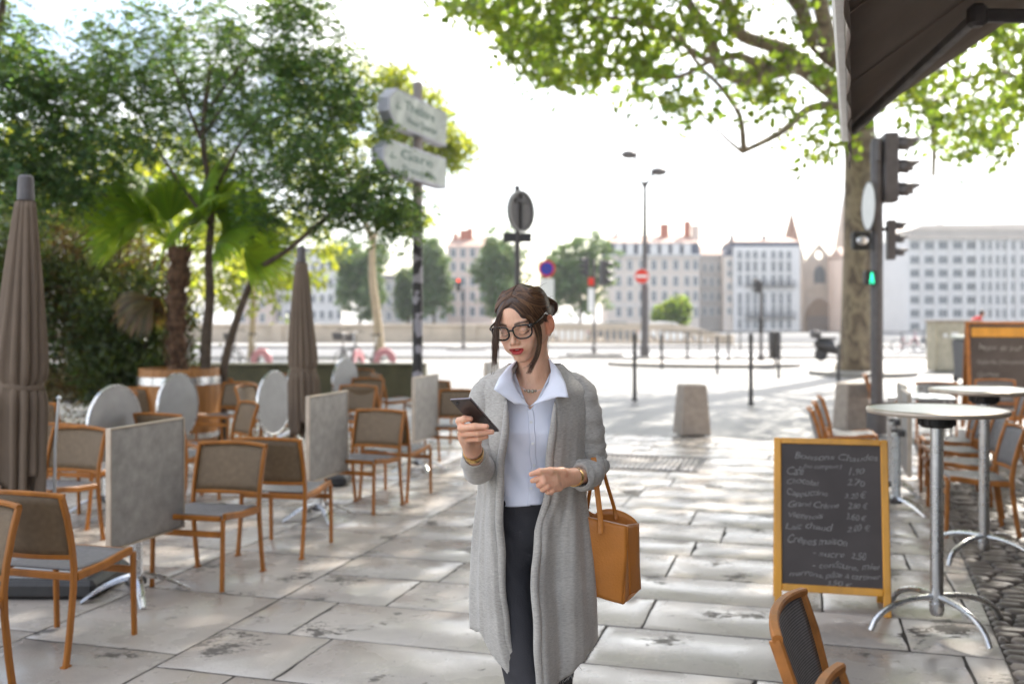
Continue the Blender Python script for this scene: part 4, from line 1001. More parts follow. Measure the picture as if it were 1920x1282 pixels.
b = MB(); b.prism([(x0-2.7, z0), (x0-2.7, z0+3.6), (x0+2.7, z0+3.6), (x0+2.7, z0)], .1, off=-.46); b.build('door', M['door_brown'], p_)
b = MB()
for px in (1502, 1571): x, z = f_(px, 0); b.box((x, -.3, 6.2), (.8, .9, 15)); b.prism([(x-.6, 13.6), (x+.6, 13.6), (x, 16.2)], .8, off=-.7)
x, z = f_(1536, 537); b.box((x, -.2, z-.5), (7.4, .5, .35)); b.build('buttress', M['church_stone'], t)
def spire(px, pyt, pyb, wpx, mm, Dp, part, w2=None):
    x, zt = far(px, pyt, Dp); _, zb = far(px, pyb, Dp); w_ = wpx/(F/Dp)/2; b = MB(); x -= cx; y = Dp-DC
    b.lathe([(w_*1.3, zb), (0.02, zt)], c=(x, y, 0), n=8); b.box((x, y, zb/2-.5), (w_*2.1, w_*2.1, zb+1)); return b.build(part, M[mm], t)
mat('spire_stone', (.25, .15, .11), .9, var=.2); spire(1484, 393, 452, 24, 'spire_stone', 215, 'spire'); spire(1590, 318, 478, 42, 'church_stone', 212, 'spire')
for px, py in ((1472, 438), (1500, 452)): spire(px, py, py+18, 5, 'brick_red' if px < 1480 else 'church_stone', 214, 'pinnacle')
# pink strip house between trunk and church
t, W, ze = house('pink_house', 'pinkish house glimpsed on both sides of the plane tree trunk', 'house', 1583, 1668, D+5, 482, -1.2, 'wall_pink')
b = MB(); b.add([(-W/2-.3, -.2, ze), (W/2+.3, -.2, ze), (W/2+.3, 10, ze), (-W/2-.3, 10, ze), (-W/2, 5, ze+2.2), (W/2, 5, ze+2.2)], [(0, 1, 5, 4), (1, 2, 5), (2, 3, 4, 5), (3, 0, 4)]); b.build('roof', M['tile_roof'], t)
for px in (1590, 1660):
    for py in (505, 530, 556, 583): window(t, far(px, 0, D+5)[0]-t.location.x, far(0, py, D)[1], .7, 1.5)
# modern block
DB = 165.
t, W, ze = house('modern_block', 'large white modern apartment block with a grid of square windows at the far right', 'apartment block', 1702, 2010, DB, 446, -1.2, 'wall_white', 14)
ox = t.location.x; b = MB(); b.box((0, 2.6, ze+.7), (W-1.0, 4.6, 1.3)); b.build('attic', M['wall_grey'], t)
b = MB(); b.prism([(-W/2+.3, ze+1.35), (W/2, ze+1.35), (W/2, ze+2.5), (-W/2+2.4, ze+2.2)], 10, off=.2); b.box((0, -.15, ze+.02), (W+.3, .8, .22)); b.build('roof', M['wall_cream'], t)
x0 = -W/2; b = MB(); xl = far(1664, 0, DB+22)[0]-ox; b.add([(x0, .1, -1.2), (x0, .1, ze), (xl, 22, ze), (xl, 22, -1.2), (x0+1, 22, -1.2), (x0+1, 22, ze)], [(0, 1, 2, 3), (3, 2, 5, 4), (1, 5, 2)]); b.build('side_wing', M['wall_white'], t)
b = MB()
for px in (1729, 1755, 1781, 1808, 1832, 1862, 1891, 1908): x = far(px, 0, DB)[0]-ox; b.box((x, -.12, (ze-1.2)/2), (.35, .3, ze+1.1))
b.build('pilaster', M['wall_white'], t)
for px in (1715, 1742, 1768, 1795, 1821):
    for i, py in enumerate((460, 487, 512, 537, 562, 587, 612)): window(t, far(px, 0, DB)[0]-ox, far(0, py, DB)[1], 1.45, 1.2, 'far_glass_dark' if px == 1821 else 'far_glass', 'wall_white')
for px in (1843, 1856, 1870, 1883, 1899, 1917, 1930):
    for i, py in enumerate((460, 487, 512, 537, 562, 587, 612)): window(t, far(px, 0, DB)[0]-ox, far(0, py, DB)[1], .6, 1.4, 'far_glass_dark' if (i+px) % 2 else 'far_glass', 'wall_white')
for px, py in ((1785, 414), (1817, 418)):
    x, z = far(px, py, DB); b = MB(); b.box((x-ox, 5, z-.9), (.9 if px < 1800 else .3, .8, 1.8)); b.build('chimney', M['wall_grey'], t)
# left houses
t, W, ze = house('red_roof_house', 'house with red roof and chimneys showing above the trees left of the woman', 'house', 838, 925, D, 462, -1.2, 'wall_pink')
b = MB(); b.add([(-W/2-.3, -.2, ze), (W/2+.3, -.2, ze), (W/2+.3, 10, ze), (-W/2-.3, 10, ze), (-W/2+1, 5, ze+2.2), (W/2-1, 5, ze+2.2)], [(0, 1, 5, 4), (1, 2, 5), (2, 3, 4, 5), (3, 0, 4)]); b.build('roof', M['tile_roof'], t)
for px, py, w_ in ((868, 428, 1.6), (880, 424, 1.0), (852, 434, .9)): x, z = far(px, py, D); b = MB(); b.box((x-t.location.x, 4, z-1.2), (w_, 1.2, 2.4)); b.build('chimney', M['brick_red'], t)
for px in (850, 868, 886, 904):
    for py in (474, 500, 528, 556, 584): window(t, far(px, 0, D)[0]-t.location.x, far(0, py, D)[1], .9, 1.6, 'far_glass_dark')
t, W, ze = house('grey_stone_house', 'grey stone riverside house half hidden by round trees behind the signpost', 'house', 700, 836, D-6, 520, -1.2, 'wall_grey')
b = MB(); b.box((0, 5, ze+.2), (W+.5, 11, .4)); b.build('roof', M['slate_roof'], t)
for px in range(712, 834, 17):
    for py in (538, 566, 592): window(t, far(px, 0, D-6)[0]-t.location.x, far(0, py, D-6)[1], .8, 1.5, 'far_glass_dark')
t, W, ze = house('beige_house', 'beige house glimpsed between thin trunks and the second parasol', 'house', 440, 512, D, 478, -1.2, 'wall_pink')
b = MB(); b.box((0, 5, ze+.3), (W+.5, 11, .5)); b.build('roof', M['tile_roof'], t)
for px in (455, 474, 492):
    for py in (508, 538, 568, 596): window(t, far(px, 0, D)[0]-t.location.x, far(0, py, D)[1], .8, 1.6, 'far_glass_dark')
t, W, ze = house('pale_blue_house', 'pale bluish house directly right of the second parasol', 'house', 514, 640, D+3, 470, -1.2, 'wall_white')
b = MB(); b.box((0, 5, ze+.3), (W+.5, 11, .5)); b.build('roof', M['slate_roof'], t)
for px in range(524, 640, 16):
    for py in (500, 530, 560, 590): window(t, far(px, 0, D+3)[0]-t.location.x, far(0, py, D+3)[1], .8, 1.5)

# ================================================================ cafe building and awning
AE = Vector((2.28, 6.75, 0)); AD = Vector((math.sin(math.radians(18.9)), math.cos(math.radians(18.9)), 0)); AN = Vector((AD.y, -AD.x, 0))
def AP(t_, s_, z): return AE+AN*t_+AD*s_+Vector((0, 0, z))
mat('facade', (.46, .38, .30), .85, var=.1, scale=.8, bump=.2)
t = thing('cafe_building', 'cafe house carrying the dark awning on the right', 'building')
tag(t, 'stone cafe house on the right that carries the dark awning')
rz = math.atan2(AD.y, AD.x)
b = MB(); c = AP(2.85+4, -2.5, 0); b.box((c.x, c.y, 7), (15, 8, 14), rz=rz); b.build('wall', M['facade'], t)
for k in range(5):
    for z in (6.3, 9.2, 12):
        c = AP(2.83, -8.6+k*3.0, z); b = MB(); b.box((c.x, c.y, z), (1.3, .12, 1.9), rz=rz, bev=.02); w_ = b.build('window', M['wall_white'], t); c = AP(2.76, -8.6+k*3.0, z); b = MB(); b.box((c.x, c.y, z), (1.0, .02, 1.6), rz=rz); b.build('pane', M['far_glass'], w_)
for k in range(3):
    c = AP(2.83, -7.5+k*4.2, 1.4); b = MB(); b.box((c.x, c.y, 1.45), (2.6, .12, 2.6), rz=rz, bev=.02); w_ = b.build('shop_window', M['dark_metal'], t); c = AP(2.755, -7.5+k*4.2, 1.4); b = MB(); b.box((c.x, c.y, 1.45), (2.3, .02, 2.3), rz=rz); b.build('pane', M['far_glass'], w_)
t = thing('awning', 'dark brown folding arm awning reaching in from the top right corner', 'awning')
ZF = 2.905; SL = .715
b = MB(); rows = []
for i in range(25):
    s_ = -5.4*i/24; row = []
    for j in range(15):
        q = 2.72*j/14; sag = -.055*math.sin(PI*j/14)*(.65+.35*math.cos(s_*2.3))-.012*math.sin(s_*7+q*2); row.append(AP(q, s_, ZF+SL*q+sag))
    rows.append(row)
b.grid(rows); b.build('fabric', M['awning_fabric'], t, smooth=180, solid=.006)
b = MB()
for s_ in (-1.35, -2.7, -4.05): b.rail([AP(2.72*j/14, s_, ZF+SL*2.72*j/14-.055*math.sin(PI*j/14)*(.65+.35*math.cos(s_*2.3))-.010) for j in range(15)], .02, .006)
b.build('seam', M['awning_fabric'], t)
b = MB(); b.rail([AP(-.02, .03, ZF-.03), AP(-.02, -5.45, ZF-.03)], .055, .10); b.build('front_bar', M['alu_light'], t)
b = MB(); rows = []
for i in range(90):
    s_ = .0-5.4*i/89; rows.append([AP(.012+.010*math.sin(s_*9)*k, s_, ZF-.075-.19*k-.012*(1-abs(math.sin(s_*5.2)))*(k == 1)) for k in (0, .5, 1)])
b.grid(rows); b.build('valance', M['awning_fabric'], t, smooth=180, solid=.004)
for s0, fl in ((-.15, 1), (-5.2, -1)):
    e1 = AP(.03, s0, ZF-.04); 
    if fl == 1: el = P(1832, 30, 5.3); wp = Vector((4.6, 5.2, 3.18))
    else: el = AP(.9, s0+1.3, ZF+.42); wp = AP(2.7, s0+.6, 3.3)
    b = MB(); b.rail([e1, el], .05, .065); b.build('arm', M['alu_sheet'], t)
    b = MB(); b.rail([el, wp], .055, .07); b.box(tuple(el), (.09, .09, .12), bev=.02); b.build('arm', M['grey_metal'], t)
b = MB(); b.rail([AP(2.76, .1, ZF+SL*2.74), AP(2.76, -5.5, ZF+SL*2.74)], .14, .16); b.build('cassette', M['grey_metal'], t)
# ================================================================ vegetation
def leaves(name, m, C, size, parent=None, droop=.0, aspect=.55, flat=.0, seed=0, dirs=None):
    """C (n,3) centres -> one mesh of n folded diamond leaves"""
    rg = np.random.default_rng(seed); n = len(C)
    d = rg.normal(size=(n, 3)); d[:, 2] = d[:, 2]*(1-flat)-droop
    if dirs is not None: d = d*.5+dirs
    d /= np.linalg.norm(d, axis=1)[:, None]
    r = rg.normal(size=(n, 3)); r[:, 2] += flat*2.; s = np.cross(d, r); s /= np.linalg.norm(s, axis=1)[:, None]; nn = np.cross(s, d)
    sz = size*rg.uniform(.65, 1.35, n)[:, None]
    a = C-d*sz*.5; tip = C+d*sz*.5; l = C+s*sz*aspect*.5+nn*sz*.08-d*sz*.05; rr = C-s*sz*aspect*.5+nn*sz*.08-d*sz*.05
    V = np.stack([a, rr, tip, l], 1).reshape(-1, 3); Fq = np.arange(4*n).reshape(-1, 4)
    return npmesh(name, V, Fq, m, parent)
def ell_clumps(rg, c, r, k, shell=.35):
    p = rg.normal(size=(k, 3)); p /= np.linalg.norm(p, axis=1)[:, None]; q = rg.uniform(0, 1, k)**shell
    return np.array(c)+p*q[:, None]*np.array(r)
def clump_leaves(rg, centres, n, r, zsq=.6):
    out = []
    for c in centres:
        k = max(3, int(n*rg.uniform(.5, 1.5))); out.append(c+rg.normal(size=(k, 3))*np.array([r, r, r*zsq])*rg.uniform(.7, 1.3))
    return np.concatenate(out)
def limb(b, pts, r0, r1, n=10, wob=.0, rn=random):
    k = len(pts); out = []
    for i in range(k-1):
        for j in range(4):
            t_ = j/4; p = Vector(pts[i]).lerp(Vector(pts[i+1]), t_); out.append(p)
    out.append(Vector(pts[-1])); K = len(out)
    for _ in range(2): out = [out[0]]+[(out[i-1]+out[i]*2+out[i+1])/4 for i in range(1, K-1)]+[out[-1]]
    b.tube(out, [r0+(r1-r0)*(i/(K-1))**.8*(1)+0 for i in range(K)], n=n)
rg = np.random.default_rng(3); rn = random.Random(9)

# dark feathery tree above the left terrace
t = thing('feathery_tree', 'dark green feathery tree arching over the left terrace on thin bent trunks', 'tree', (0, 0, 0))
for pts, r0, r1 in [([(-4.02, 13.05, 0), P(385, 640, 13), P(395, 560, 13), P(390, 480, 12.9), P(400, 380, 12.8), P(376, 260, 12.6), P(395, 120, 12.5)], .085, .03),
                    ([(-3.85, 13.2, 0), P(418, 680, 13.1), P(450, 580, 13), P(480, 505, 12.8), P(540, 470, 12.6), P(620, 400, 12.4), P(690, 330, 12.3)], .065, .02),
                    ]:
    b = MB(); limb(b, pts, r0, r1); b.build('trunk', M['bark_pale'] if False else M['bark_dark'], t, smooth=180)
b = MB()
for a, c in [((392, 420), (250, 200)), ((392, 380), (520, 180)), ((376, 260), (300, 60)), ((395, 200), (520, 60)), ((620, 400), (560, 260)), ((250, 420), (120, 260)), ((376, 260), (470, 120)), ((620, 400), (740, 360))]:
    A = P(*a, 12.6); Cc = P(*c, 12.2+rn.random()); limb(b, [A, (A+Cc)/2+Vector((0, rn.uniform(-.2, .2), rn.uniform(-.1, .2))), Cc], .028, .008, 6)
b.build('branches', M['bark_dark'], t, smooth=180)
cl = []
for (px, py, D_), r, k in [((385, 185, 13.4), (1.85, 1.3, 1.05), 150), ((400, 70, 12.6), (1.55, 1.4, 1.0), 120), ((590, 240, 12.4), (.95, 1.1, 1.05), 90), ((690, 365, 12.3), (.85, .8, .50), 62), ((620, 150, 12.5), (.60, .8, .50), 40), ((170, 260, 12.4), (1.1, 1.1, 1.0), 90), ((560, 370, 12.6), (.9, .8, .5), 50), ((500, 290, 13.6), (1.5, .8, .42), 50), ((210, 130, 12.6), (.7, .9, .6), 50), ((745, 400, 12.4), (.42, .5, .28), 22), ((560, 30, 12.4), (.6, .8, .6), 40)]:
    cl.append(ell_clumps(rg, P(px, py, D_), r, k, .42))
cl = np.concatenate(cl)
# every clump is a spray: a twig direction with leaflets along it
def sprays(rg, centres, per, length, spread):
    C = []; Dd = []
    for c in centres:
        for _ in range(per):
            d = rg.normal(size=3); d[2] = d[2]*.35-.25; d /= np.linalg.norm(d); o = c+rg.normal(size=3)*spread; n = rg.integers(9, 15)
            tt = np.linspace(0, 1, n)[:, None]; p = o+d*length*tt+np.array([0, 0, -1])*length*.3*tt**2
            s_ = np.cross(d, [0, 0, 1.]); s_ /= np.linalg.norm(s_)+1e-6; sg = np.where(np.arange(n) % 2, 1, -1)[:, None]
            C.append(p+s_*sg*.026); Dd.append(s_*sg*1.2+d*.5)
    return np.concatenate(C), np.concatenate(Dd)
C, Dd = sprays(rg, cl, 6, .27, .09)
leaves('crown', M['leaf_dark'], C, .070, t, dirs=Dd, aspect=.42, seed=4)

t = thing('broadleaf_tree', 'dark leafy tree cut by the upper left corner of the photo', 'tree', (0, 0, 0))
b = MB(); limb(b, [(-6.3, 11.5, 0), (-6.2, 11.5, 2), (-6.0, 11.3, 4), (-5.6, 11.1, 5.5)], .12, .03); b.build('trunk', M['bark_dark'], t, smooth=180)
cl = np.concatenate([ell_clumps(rg, P(20, 230, 11.3), (.95, 1., .8), 70, .4), ell_clumps(rg, P(-60, 60, 11.3), (.85, 1., .7), 50, .4), ell_clumps(rg, P(60, 130, 11.3), (.35, .6, .25), 12, .5), ell_clumps(rg, P(70, 340, 11.6), (.7, .6, .4), 30, .5)])
C, Dd = sprays(rg, cl, 10, .26, .14); leaves('crown', M['leaf_dark'], C, .07, t, dirs=Dd, aspect=.5, seed=5)

# hedge shrubs behind the terrace
for k, (px, D_, w_, h_, lab, mm) in enumerate([(30, 14.2, 1.3, 3.6, 'tall dense shrub behind the big closed parasol', 'leaf_hedge'), (170, 14.6, 1.15, 3.2, 'tall brownish bamboo like shrub left of the palm', 'leaf_dry'), (245, 14.0, .85, 2.5, 'bushy shrub directly left of the palm trunk', 'leaf_hedge')]):
    x = (px-960)/F*D_; t = thing('tall_shrub', lab, 'shrub', (x, D_, 0), 0, 'tall shrubs behind the terrace')
    b = MB()
    for j in range(7): a = rn.uniform(0, 6.28); limb(b, [(.2*math.cos(a), .2*math.sin(a), 0), (.35*w_*math.cos(a), .3*math.sin(a), h_*.5), (.6*w_*math.cos(a+.3), .4*math.sin(a), h_*.92)], .025, .006, 6)
    b.build('stems', M['bark_dark'], t, smooth=180)
    C = clump_leaves(rg, ell_clumps(rg, (0, 0, h_*.5), (w_, .75, h_*.52), 260, .5), 70, .13, 1.0); C = C[C[:, 2] > .02]
    leaves('foliage', M[mm], C, .085, t, droop=.5, aspect=.35, seed=20+k)
# sun-lit trees in the gaps behind the hedge
for k, (px, py, D_, r, h_, lab) in enumerate([(60, 420, 24, 2.6, 0, 'sunlit yellow green tree glowing behind the hedge at the left'), (260, 430, 27, 2.7, 0, 'sunlit yellow green tree behind the palm fronds'), (470, 470, 36, 2.4, 0, 'sunlit light green tree behind the thin trunks')]):
    c = P(px, py, D_); t = thing('light_green_tree', lab, 'tree', (c.x, c.y, 0), 0, 'light green trees in the background left')
    b = MB(); limb(b, [(0, 0, 0), (.1, 0, c.z*.5), (0, .1, c.z+r*.4)], .15, .04, 8); b.build('trunk', M['bark_pale'], t, smooth=180)
    C = clump_leaves(rg, ell_clumps(rg, (0, 0, c.z), (r*1.25, r, r), 110, .45), 34, .30, .7); leaves('crown', M['leaf_yellow'], C, .21, t, aspect=.7, seed=30+k)

# bright tree behind the signpost
t = thing('yellow_green_tree', 'tall sunlit yellow green tree behind the signpost with a pale leaning trunk', 'tree', (0, 0, 0))
b = MB(); limb(b, [GX(712, 664)-Vector((0, 0, .03)), P(708, 600, 45), P(697, 520, 45), P(698, 450, 45), P(740, 330, 45), P(780, 200, 45)], .25, .07); limb(b, [P(698, 450, 45), P(650, 330, 45), P(620, 200, 45)], .14, .05); b.build('trunk', M['bark_pale'], t, smooth=180)
cl = np.concatenate([ell_clumps(rg, P(765, 250, 45), (1.75, 2, 3.0), 110, .5), ell_clumps(rg, P(845, 280, 45), (1.15, 1.4, 1.0), 44, .5), ell_clumps(rg, P(815, 210, 45), (.9, 1.2, .9), 26, .5), ell_clumps(rg, P(760, 400, 45), (1.3, 1.2, .9), 26, .5), ell_clumps(rg, P(640, 260, 46), (3.2, 2.5, 3.8), 110, .5), ell_clumps(rg, P(735, 150, 45), (.9, 1, .9), 20, .5)])
C = clump_leaves(rg, cl, 34, .26, .7); leaves('crown', M['leaf_yellow'], C, .21, t, aspect=.75, seed=8)

# palm in its half barrel
BX, BY = (337-960)/F*12.9, 12.9
t = thing('barrel_planter', 'big wooden half barrel planter with a pale metal hoop', 'planter', (BX, BY, 0))
b = MB(); n = 26
for k in range(n):
    a0, a1 = 2*PI*k/n+.006, 2*PI*(k+1)/n-.006; rows = []
    for z in (.02, .25, .5, .75, .98):
        r = .44+.075*math.sin(PI*(.12+.62*z)); rows.append([(r*math.cos(a), r*math.sin(a), z) for a in (a0, (a0+a1)/2, a1)]+[((r-.03)*math.cos(a), (r-.03)*math.sin(a), z) for a in (a1, a0)]+[(r*math.cos(a0), r*math.sin(a0), z)])
    b.grid(rows); b.add([rows[-1][i] for i in range(5)], [(0, 1, 2, 3, 4)])
b.build('staves', M['barrel_wood'], t, smooth=40)
for z0, z1 in ((.10, .17), (.78, .88)):
    b = MB(); b.lathe([(.445+.075*math.sin(PI*(.12+.62*z0))+.0, z0), (.452+.075*math.sin(PI*(.12+.62*z0)), z0), (.452+.075*math.sin(PI*(.12+.62*z1)), z1), (.445+.075*math.sin(PI*(.12+.62*z1)), z1)], n=52); b.build('hoop', M['steel'], t)
b = MB(); b.lathe([(0, .90), (.3, .92), (.47, .88)], n=26); b.build('soil', M['soil'], t, smooth=180)
t = thing('fan_palm', 'fan palm with bright green fronds and a shaggy dark trunk in the barrel', 'palm', (BX-.02, BY, 0))
b = MB(); pts = [(0.02*math.sin(z*3), 0, z) for z in np.linspace(.88, 2.55, 16)]; b.tube(pts, [.115+.028*math.sin(i*2.3)+.02*(i > 10) for i in range(16)], n=14)
for k in range(210):
    z = rn.uniform(.95, 2.5); a = rn.uniform(0, 6.28); r = .11; l = rn.uniform(.08, .17); up = rn.uniform(.2, 1.)
    p = Vector((r*math.cos(a), r*math.sin(a), z)); q = p+Vector((math.cos(a)*.55, math.sin(a)*.55, up)).normalized()*l; s_ = Vector((-math.sin(a), math.cos(a), 0))*.018
    b.add([p-s_, p+s_, q+s_*.2, q-s_*.2, (p+q)/2+Vector((math.cos(a), math.sin(a), 0))*.02], [(0, 1, 4), (1, 2, 4), (2, 3, 4), (3, 0, 4)])
b.build('trunk', M['palm_fibre'], t, smooth=40)
def frond(b, base, az, elev, plen, R_, seed, span=2.6, nseg=34):
    rq = random.Random(seed); d = Vector((math.cos(az)*math.cos(elev), math.sin(az)*math.cos(elev), math.sin(elev))); hub = base+d*plen-Vector((0, 0, plen*.12)); b.tube([base, base+d*plen*.5, hub], [.012, .009, .006], n=5)
    side = d.cross(Vector((0, 0, 1))).normalized(); nrm = side.cross(d).normalized()
    e2 = elev*.9+rq.uniform(-.15, .35); d2 = Vector((math.cos(az)*math.cos(e2), math.sin(az)*math.cos(e2), math.sin(e2))); roll = rq.uniform(.5, 1.1)*(1 if math.cos(az) > 0 else -1)*(1 if math.sin(az) < .3 else -1)
    side = (Matrix.Rotation(roll, 3, d2) @ side).normalized(); nrm = side.cross(d2).normalized()
    for k in range(nseg):
        f = k/(nseg-1); a = (f-.5)*span*1.0; ld = (d2*math.cos(a)+side*math.sin(a)).normalized(); Lk = R_*(.78+.22*math.cos(a))*rq.uniform(.9, 1.06); w = .024
        sd = ld.cross(nrm).normalized()*w; dr = Vector((0, 0, -1)); pl = nrm*(.05*math.cos(a*1.5))*0
        c0 = hub; c1 = hub+ld*Lk*.55+nrm*.03-dr*0; c2 = hub+ld*Lk*.82+dr*Lk*.05; c3 = hub+ld*Lk+dr*Lk*rq.uniform(.12, .3); fold = nrm*.010
        b.add([c0, c1+sd-fold, c1+fold, c1-sd-fold, c2+sd*.7-fold, c2+fold*.6, c2-sd*.7-fold, c3], [(0, 1, 2), (0, 2, 3), (1, 4, 5, 2), (2, 5, 6, 3), (4, 7, 5), (5, 7, 6)])
base = Vector((0, 0, 2.55))
fr = [(.3, .35), (2.9, .4), (-.2, .55), (3.3, .5), (-.9, .45), (-2.2, .5), (-1.5, .75), (1.2, .5), (2.1, .6), (0.8, .9), (4.0, .15), (-.45, .15), (3.05, .1), (1.7, 1.1), (-1.2, .2), (-2.7, .75), (.05, -.1), (-.6, .85), (.15, .55), (-.15, .3), (.45, .3), (2.9, .7), (-1.8, .35)]
for k, (az, el) in enumerate(fr):
    b = MB(); frond(b, base+Vector((math.cos(az)*.06, math.sin(az)*.06, rn.uniform(-.1, .08))), az, el+.18, rn.uniform(.55, .85), rn.uniform(.66, .86), k); b.build('frond', M['leaf_palm'], t, smooth=0)
for k, (az, el) in enumerate([(3.3, -.7), (-2.6, -.9), (2.6, -.8)]):
    b = MB(); frond(b, base+Vector((0, 0, -.25)), az, el, .5, .5, 40+k, 1.6, 22); o = b.build('frond', M['leaf_dry'], t, smooth=0); tag(o, 'dry brownish hanging frond')

# big plane tree --------------------------------------------------------
t = thing('plane_tree', 'large plane tree with mottled trunk at the right, branches spreading over the square', 'tree', (0, 0, 0))
m, nt, bs, out = nt_new('plane_bark'); tc = N(nt, 'ShaderNodeTexCoord'); mp = N(nt, 'ShaderNodeMapping'); mp.inputs['Scale'].default_value = (1, 1, .6); L(nt, tc.outputs['Object'], mp.inputs[0])
v = N(nt, 'ShaderNodeTexNoise', Scale=3.2, Detail=5., Distortion=.8); L(nt, mp.outputs[0], v.inputs['Vector']); r = ramp(nt, v.outputs['Fac'], [(.36, (.095, .07, .05)), (.45, (.17, .13, .09)), (.55, (.26, .21, .14)), (.62, (.14, .11, .075))]); L(nt, r.outputs[0], bs.inputs['Base Color']); bs.inputs['Roughness'].default_value = .85
bp = N(nt, 'ShaderNodeBump', Strength=.5, Distance=.03); L(nt, v.outputs['Fac'], bp.inputs['Height']); L(nt, bp.outputs[0], bs.inputs['Normal'])
bark = m
b = MB(); TP = [GX(1605, 700)-Vector((0, 0, .05)), P(1606, 680, 29), P(1610, 600, 29), P(1613, 450, 29), P(1614, 300, 29), P(1608, 200, 29), P(1605, 120, 29)]
b.tube([TP[0]], .6) if False else None
pts = []; 
for i in range(len(TP)-1):
    for j in range(5): pts.append(TP[i].lerp(TP[i+1], j/5))
pts.append(TP[-1]); K = len(pts)
b.tube(pts, [(.66 if i < 2 else .52)-.10*(i/K) for i in range(K)], n=24); b.build('trunk', bark, t, smooth=180)
LB = [([(1612, 215), (1560, 165), (1500, 118), (1450, 133), (1395, 152), (1345, 128), (1332, 66), (1290, 5), (1230, -90)], 29, 25, .36, .10),
      ([(1608, 130), (1560, 110), (1520, 70), (1500, 10), (1470, -80), (1440, -200)], 29, 26, .34, .12),
      ([(1500, 118), (1470, 90), (1385, 70), (1368, 20), (1345, -60), (1300, -160)], 28.3, 24, .24, .10),
      ([(1608, 205), (1560, 196), (1512, 203), (1470, 246), (1432, 266), (1392, 285)], 29, 26, .17, .07),
      ([(1395, 285), (1390, 215), (1350, 160), (1310, 125), (1270, 60)], 26, 24, .09, .04),
      ([(1392, 285), (1370, 268), (1330, 230), (1290, 190)], 26, 24.5, .06, .02),
      ([(1605, 120), (1600, 20), (1590, -120), (1560, -300)], 29, 28, .38, .14),
      ([(1612, 160), (1680, 60), (1760, -40), (1850, -160)], 29, 31, .28, .1),
      ([(1615, 190), (1690, 160), (1745, 200), (1752, 270), (1750, 330)], 29, 28, .14, .05),
      ([(1745, 200), (1800, 150), (1880, 130), (1940, 160)], 28.5, 27, .09, .03),
      ([(1445, 133), (1380, 100), (1330, 120), (1250, 60), (1150, 30), (1050, 40)], 27.5, 22, .14, .03),
      ([(1340, 110), (1270, 150), (1180, 140), (1100, 150)], 26, 22, .08, .02),
      ([(1560, 100), (1530, -20), (1550, -200)], 28, 20, .26, .1), ([(1500, 10), (1350, -200), (1200, -420)], 26, 17, .22, .06), ([(1470, -80), (1600, -350), (1700, -700)], 26, 15, .2, .06)]
for q, (pp, d0, d1, r0, r1) in enumerate(LB):
    b = MB(); k = len(pp); limb(b, [P(x, y, d0+(d1-d0)*i/(k-1)) for i, (x, y) in enumerate(pp)], r0, r1, 10); b.build('branch', bark, t, smooth=180)
def low(x):                                       # lower outline of the crown in the photograph
    xs = [780, 830, 900, 960, 1010, 1060, 1120, 1190, 1260, 1330, 1400, 1460, 1500, 1530, 1560, 1590, 1650, 1700, 1760, 1820, 1870, 1920, 2000]
    ys = [-20, 35, 55, 120, 190, 175, 205, 225, 245, 262, 215, 270, 335, 345, 330, 285, 195, 190, 300, 325, 300, 250, 260]
    return np.interp(x, xs, ys)
cl = []
for i in range(640):
    D_ = rg.uniform(19.5, 31); x = rg.uniform(820, 1960) if i < 520 else rg.uniform(820, 1180); y = low(x)-rg.uniform(0, 1)**1.3*420+rg.uniform(-12, 4)-28
    if x > 1640 and y < 100 and rg.random() < .3: continue
    if 1290 < x < 1590 and 0 < y < 270 and rg.random() < .5: continue
    cl.append(P(x, y, D_))
for c, r, k in [((5, 22, 12.5), (9, 8, 3.0), 260), ((10, 28, 15), (8, 7, 3), 120)]:
    q = ell_clumps(rg, c, r, k, .5); q = q[q[:, 2] > 1.62+.335*q[:, 1]]; cl += list(q)
C = clump_leaves(rg, np.array([tuple(c) for c in cl]), 30, .30, .75)
leaves('crown', M['leaf_plane'], C, .20, t, aspect=.85, seed=12)
# neighbouring plane tree (its trunk stands right of the frame) shading the terrace
t = thing('plane_tree', 'plane tree whose trunk stands outside the right edge, leaves hanging into the top right corner', 'tree', (0, 0, 0))
b = MB(); limb(b, [(9.6, 16.2, 0), (9.5, 16.2, 3), (9.0, 15.8, 6.5), (8, 15, 9)], .5, .3, 16); b.build('trunk', bark, t, smooth=180)
for e in [(2, 11, 10.5), (5, 8.5, 10), (1, 15, 11), (6, 19, 11.5), (10, 13, 12), (3, 5, 10.5)]:
    b = MB(); e = Vector(e); s_ = Vector((8.3, 15.2, 8)); limb(b, [s_, s_.lerp(e, .5)+Vector((0, 0, .9)), e], .22, .05, 8); b.build('branch', bark, t, smooth=180)
cl = np.concatenate([ell_clumps(rg, (5.0, 13.0, 11.0), (9.0, 9.5, 2.2), 880, .6), ell_clumps(rg, (2.0, 11.0, 10.5), (5.5, 5.5, 1.6), 330, .7), ell_clumps(rg, (8.5, 15, 12), (4, 4, 2.2), 80, .5)])
cl = cl[cl[:, 2] > 1.62+.325*cl[:, 1]+.9]
ex = [tuple(P(rg.uniform(1885, 2040), rg.uniform(-40, 190), rg.uniform(13.5, 15.5))) for _ in range(10)]
b = MB(); limb(b, [(9.3, 16, 5), (8.6, 15.4, 5.3), P(1925, 80, 14.5)], .07, .02, 8); b.build('branch', bark, t, smooth=180)
C = clump_leaves(rg, np.concatenate([cl, np.array(ex)]), 30, .32, .7); leaves('crown', M['leaf_plane'], C, .19, t, aspect=.85, seed=13)

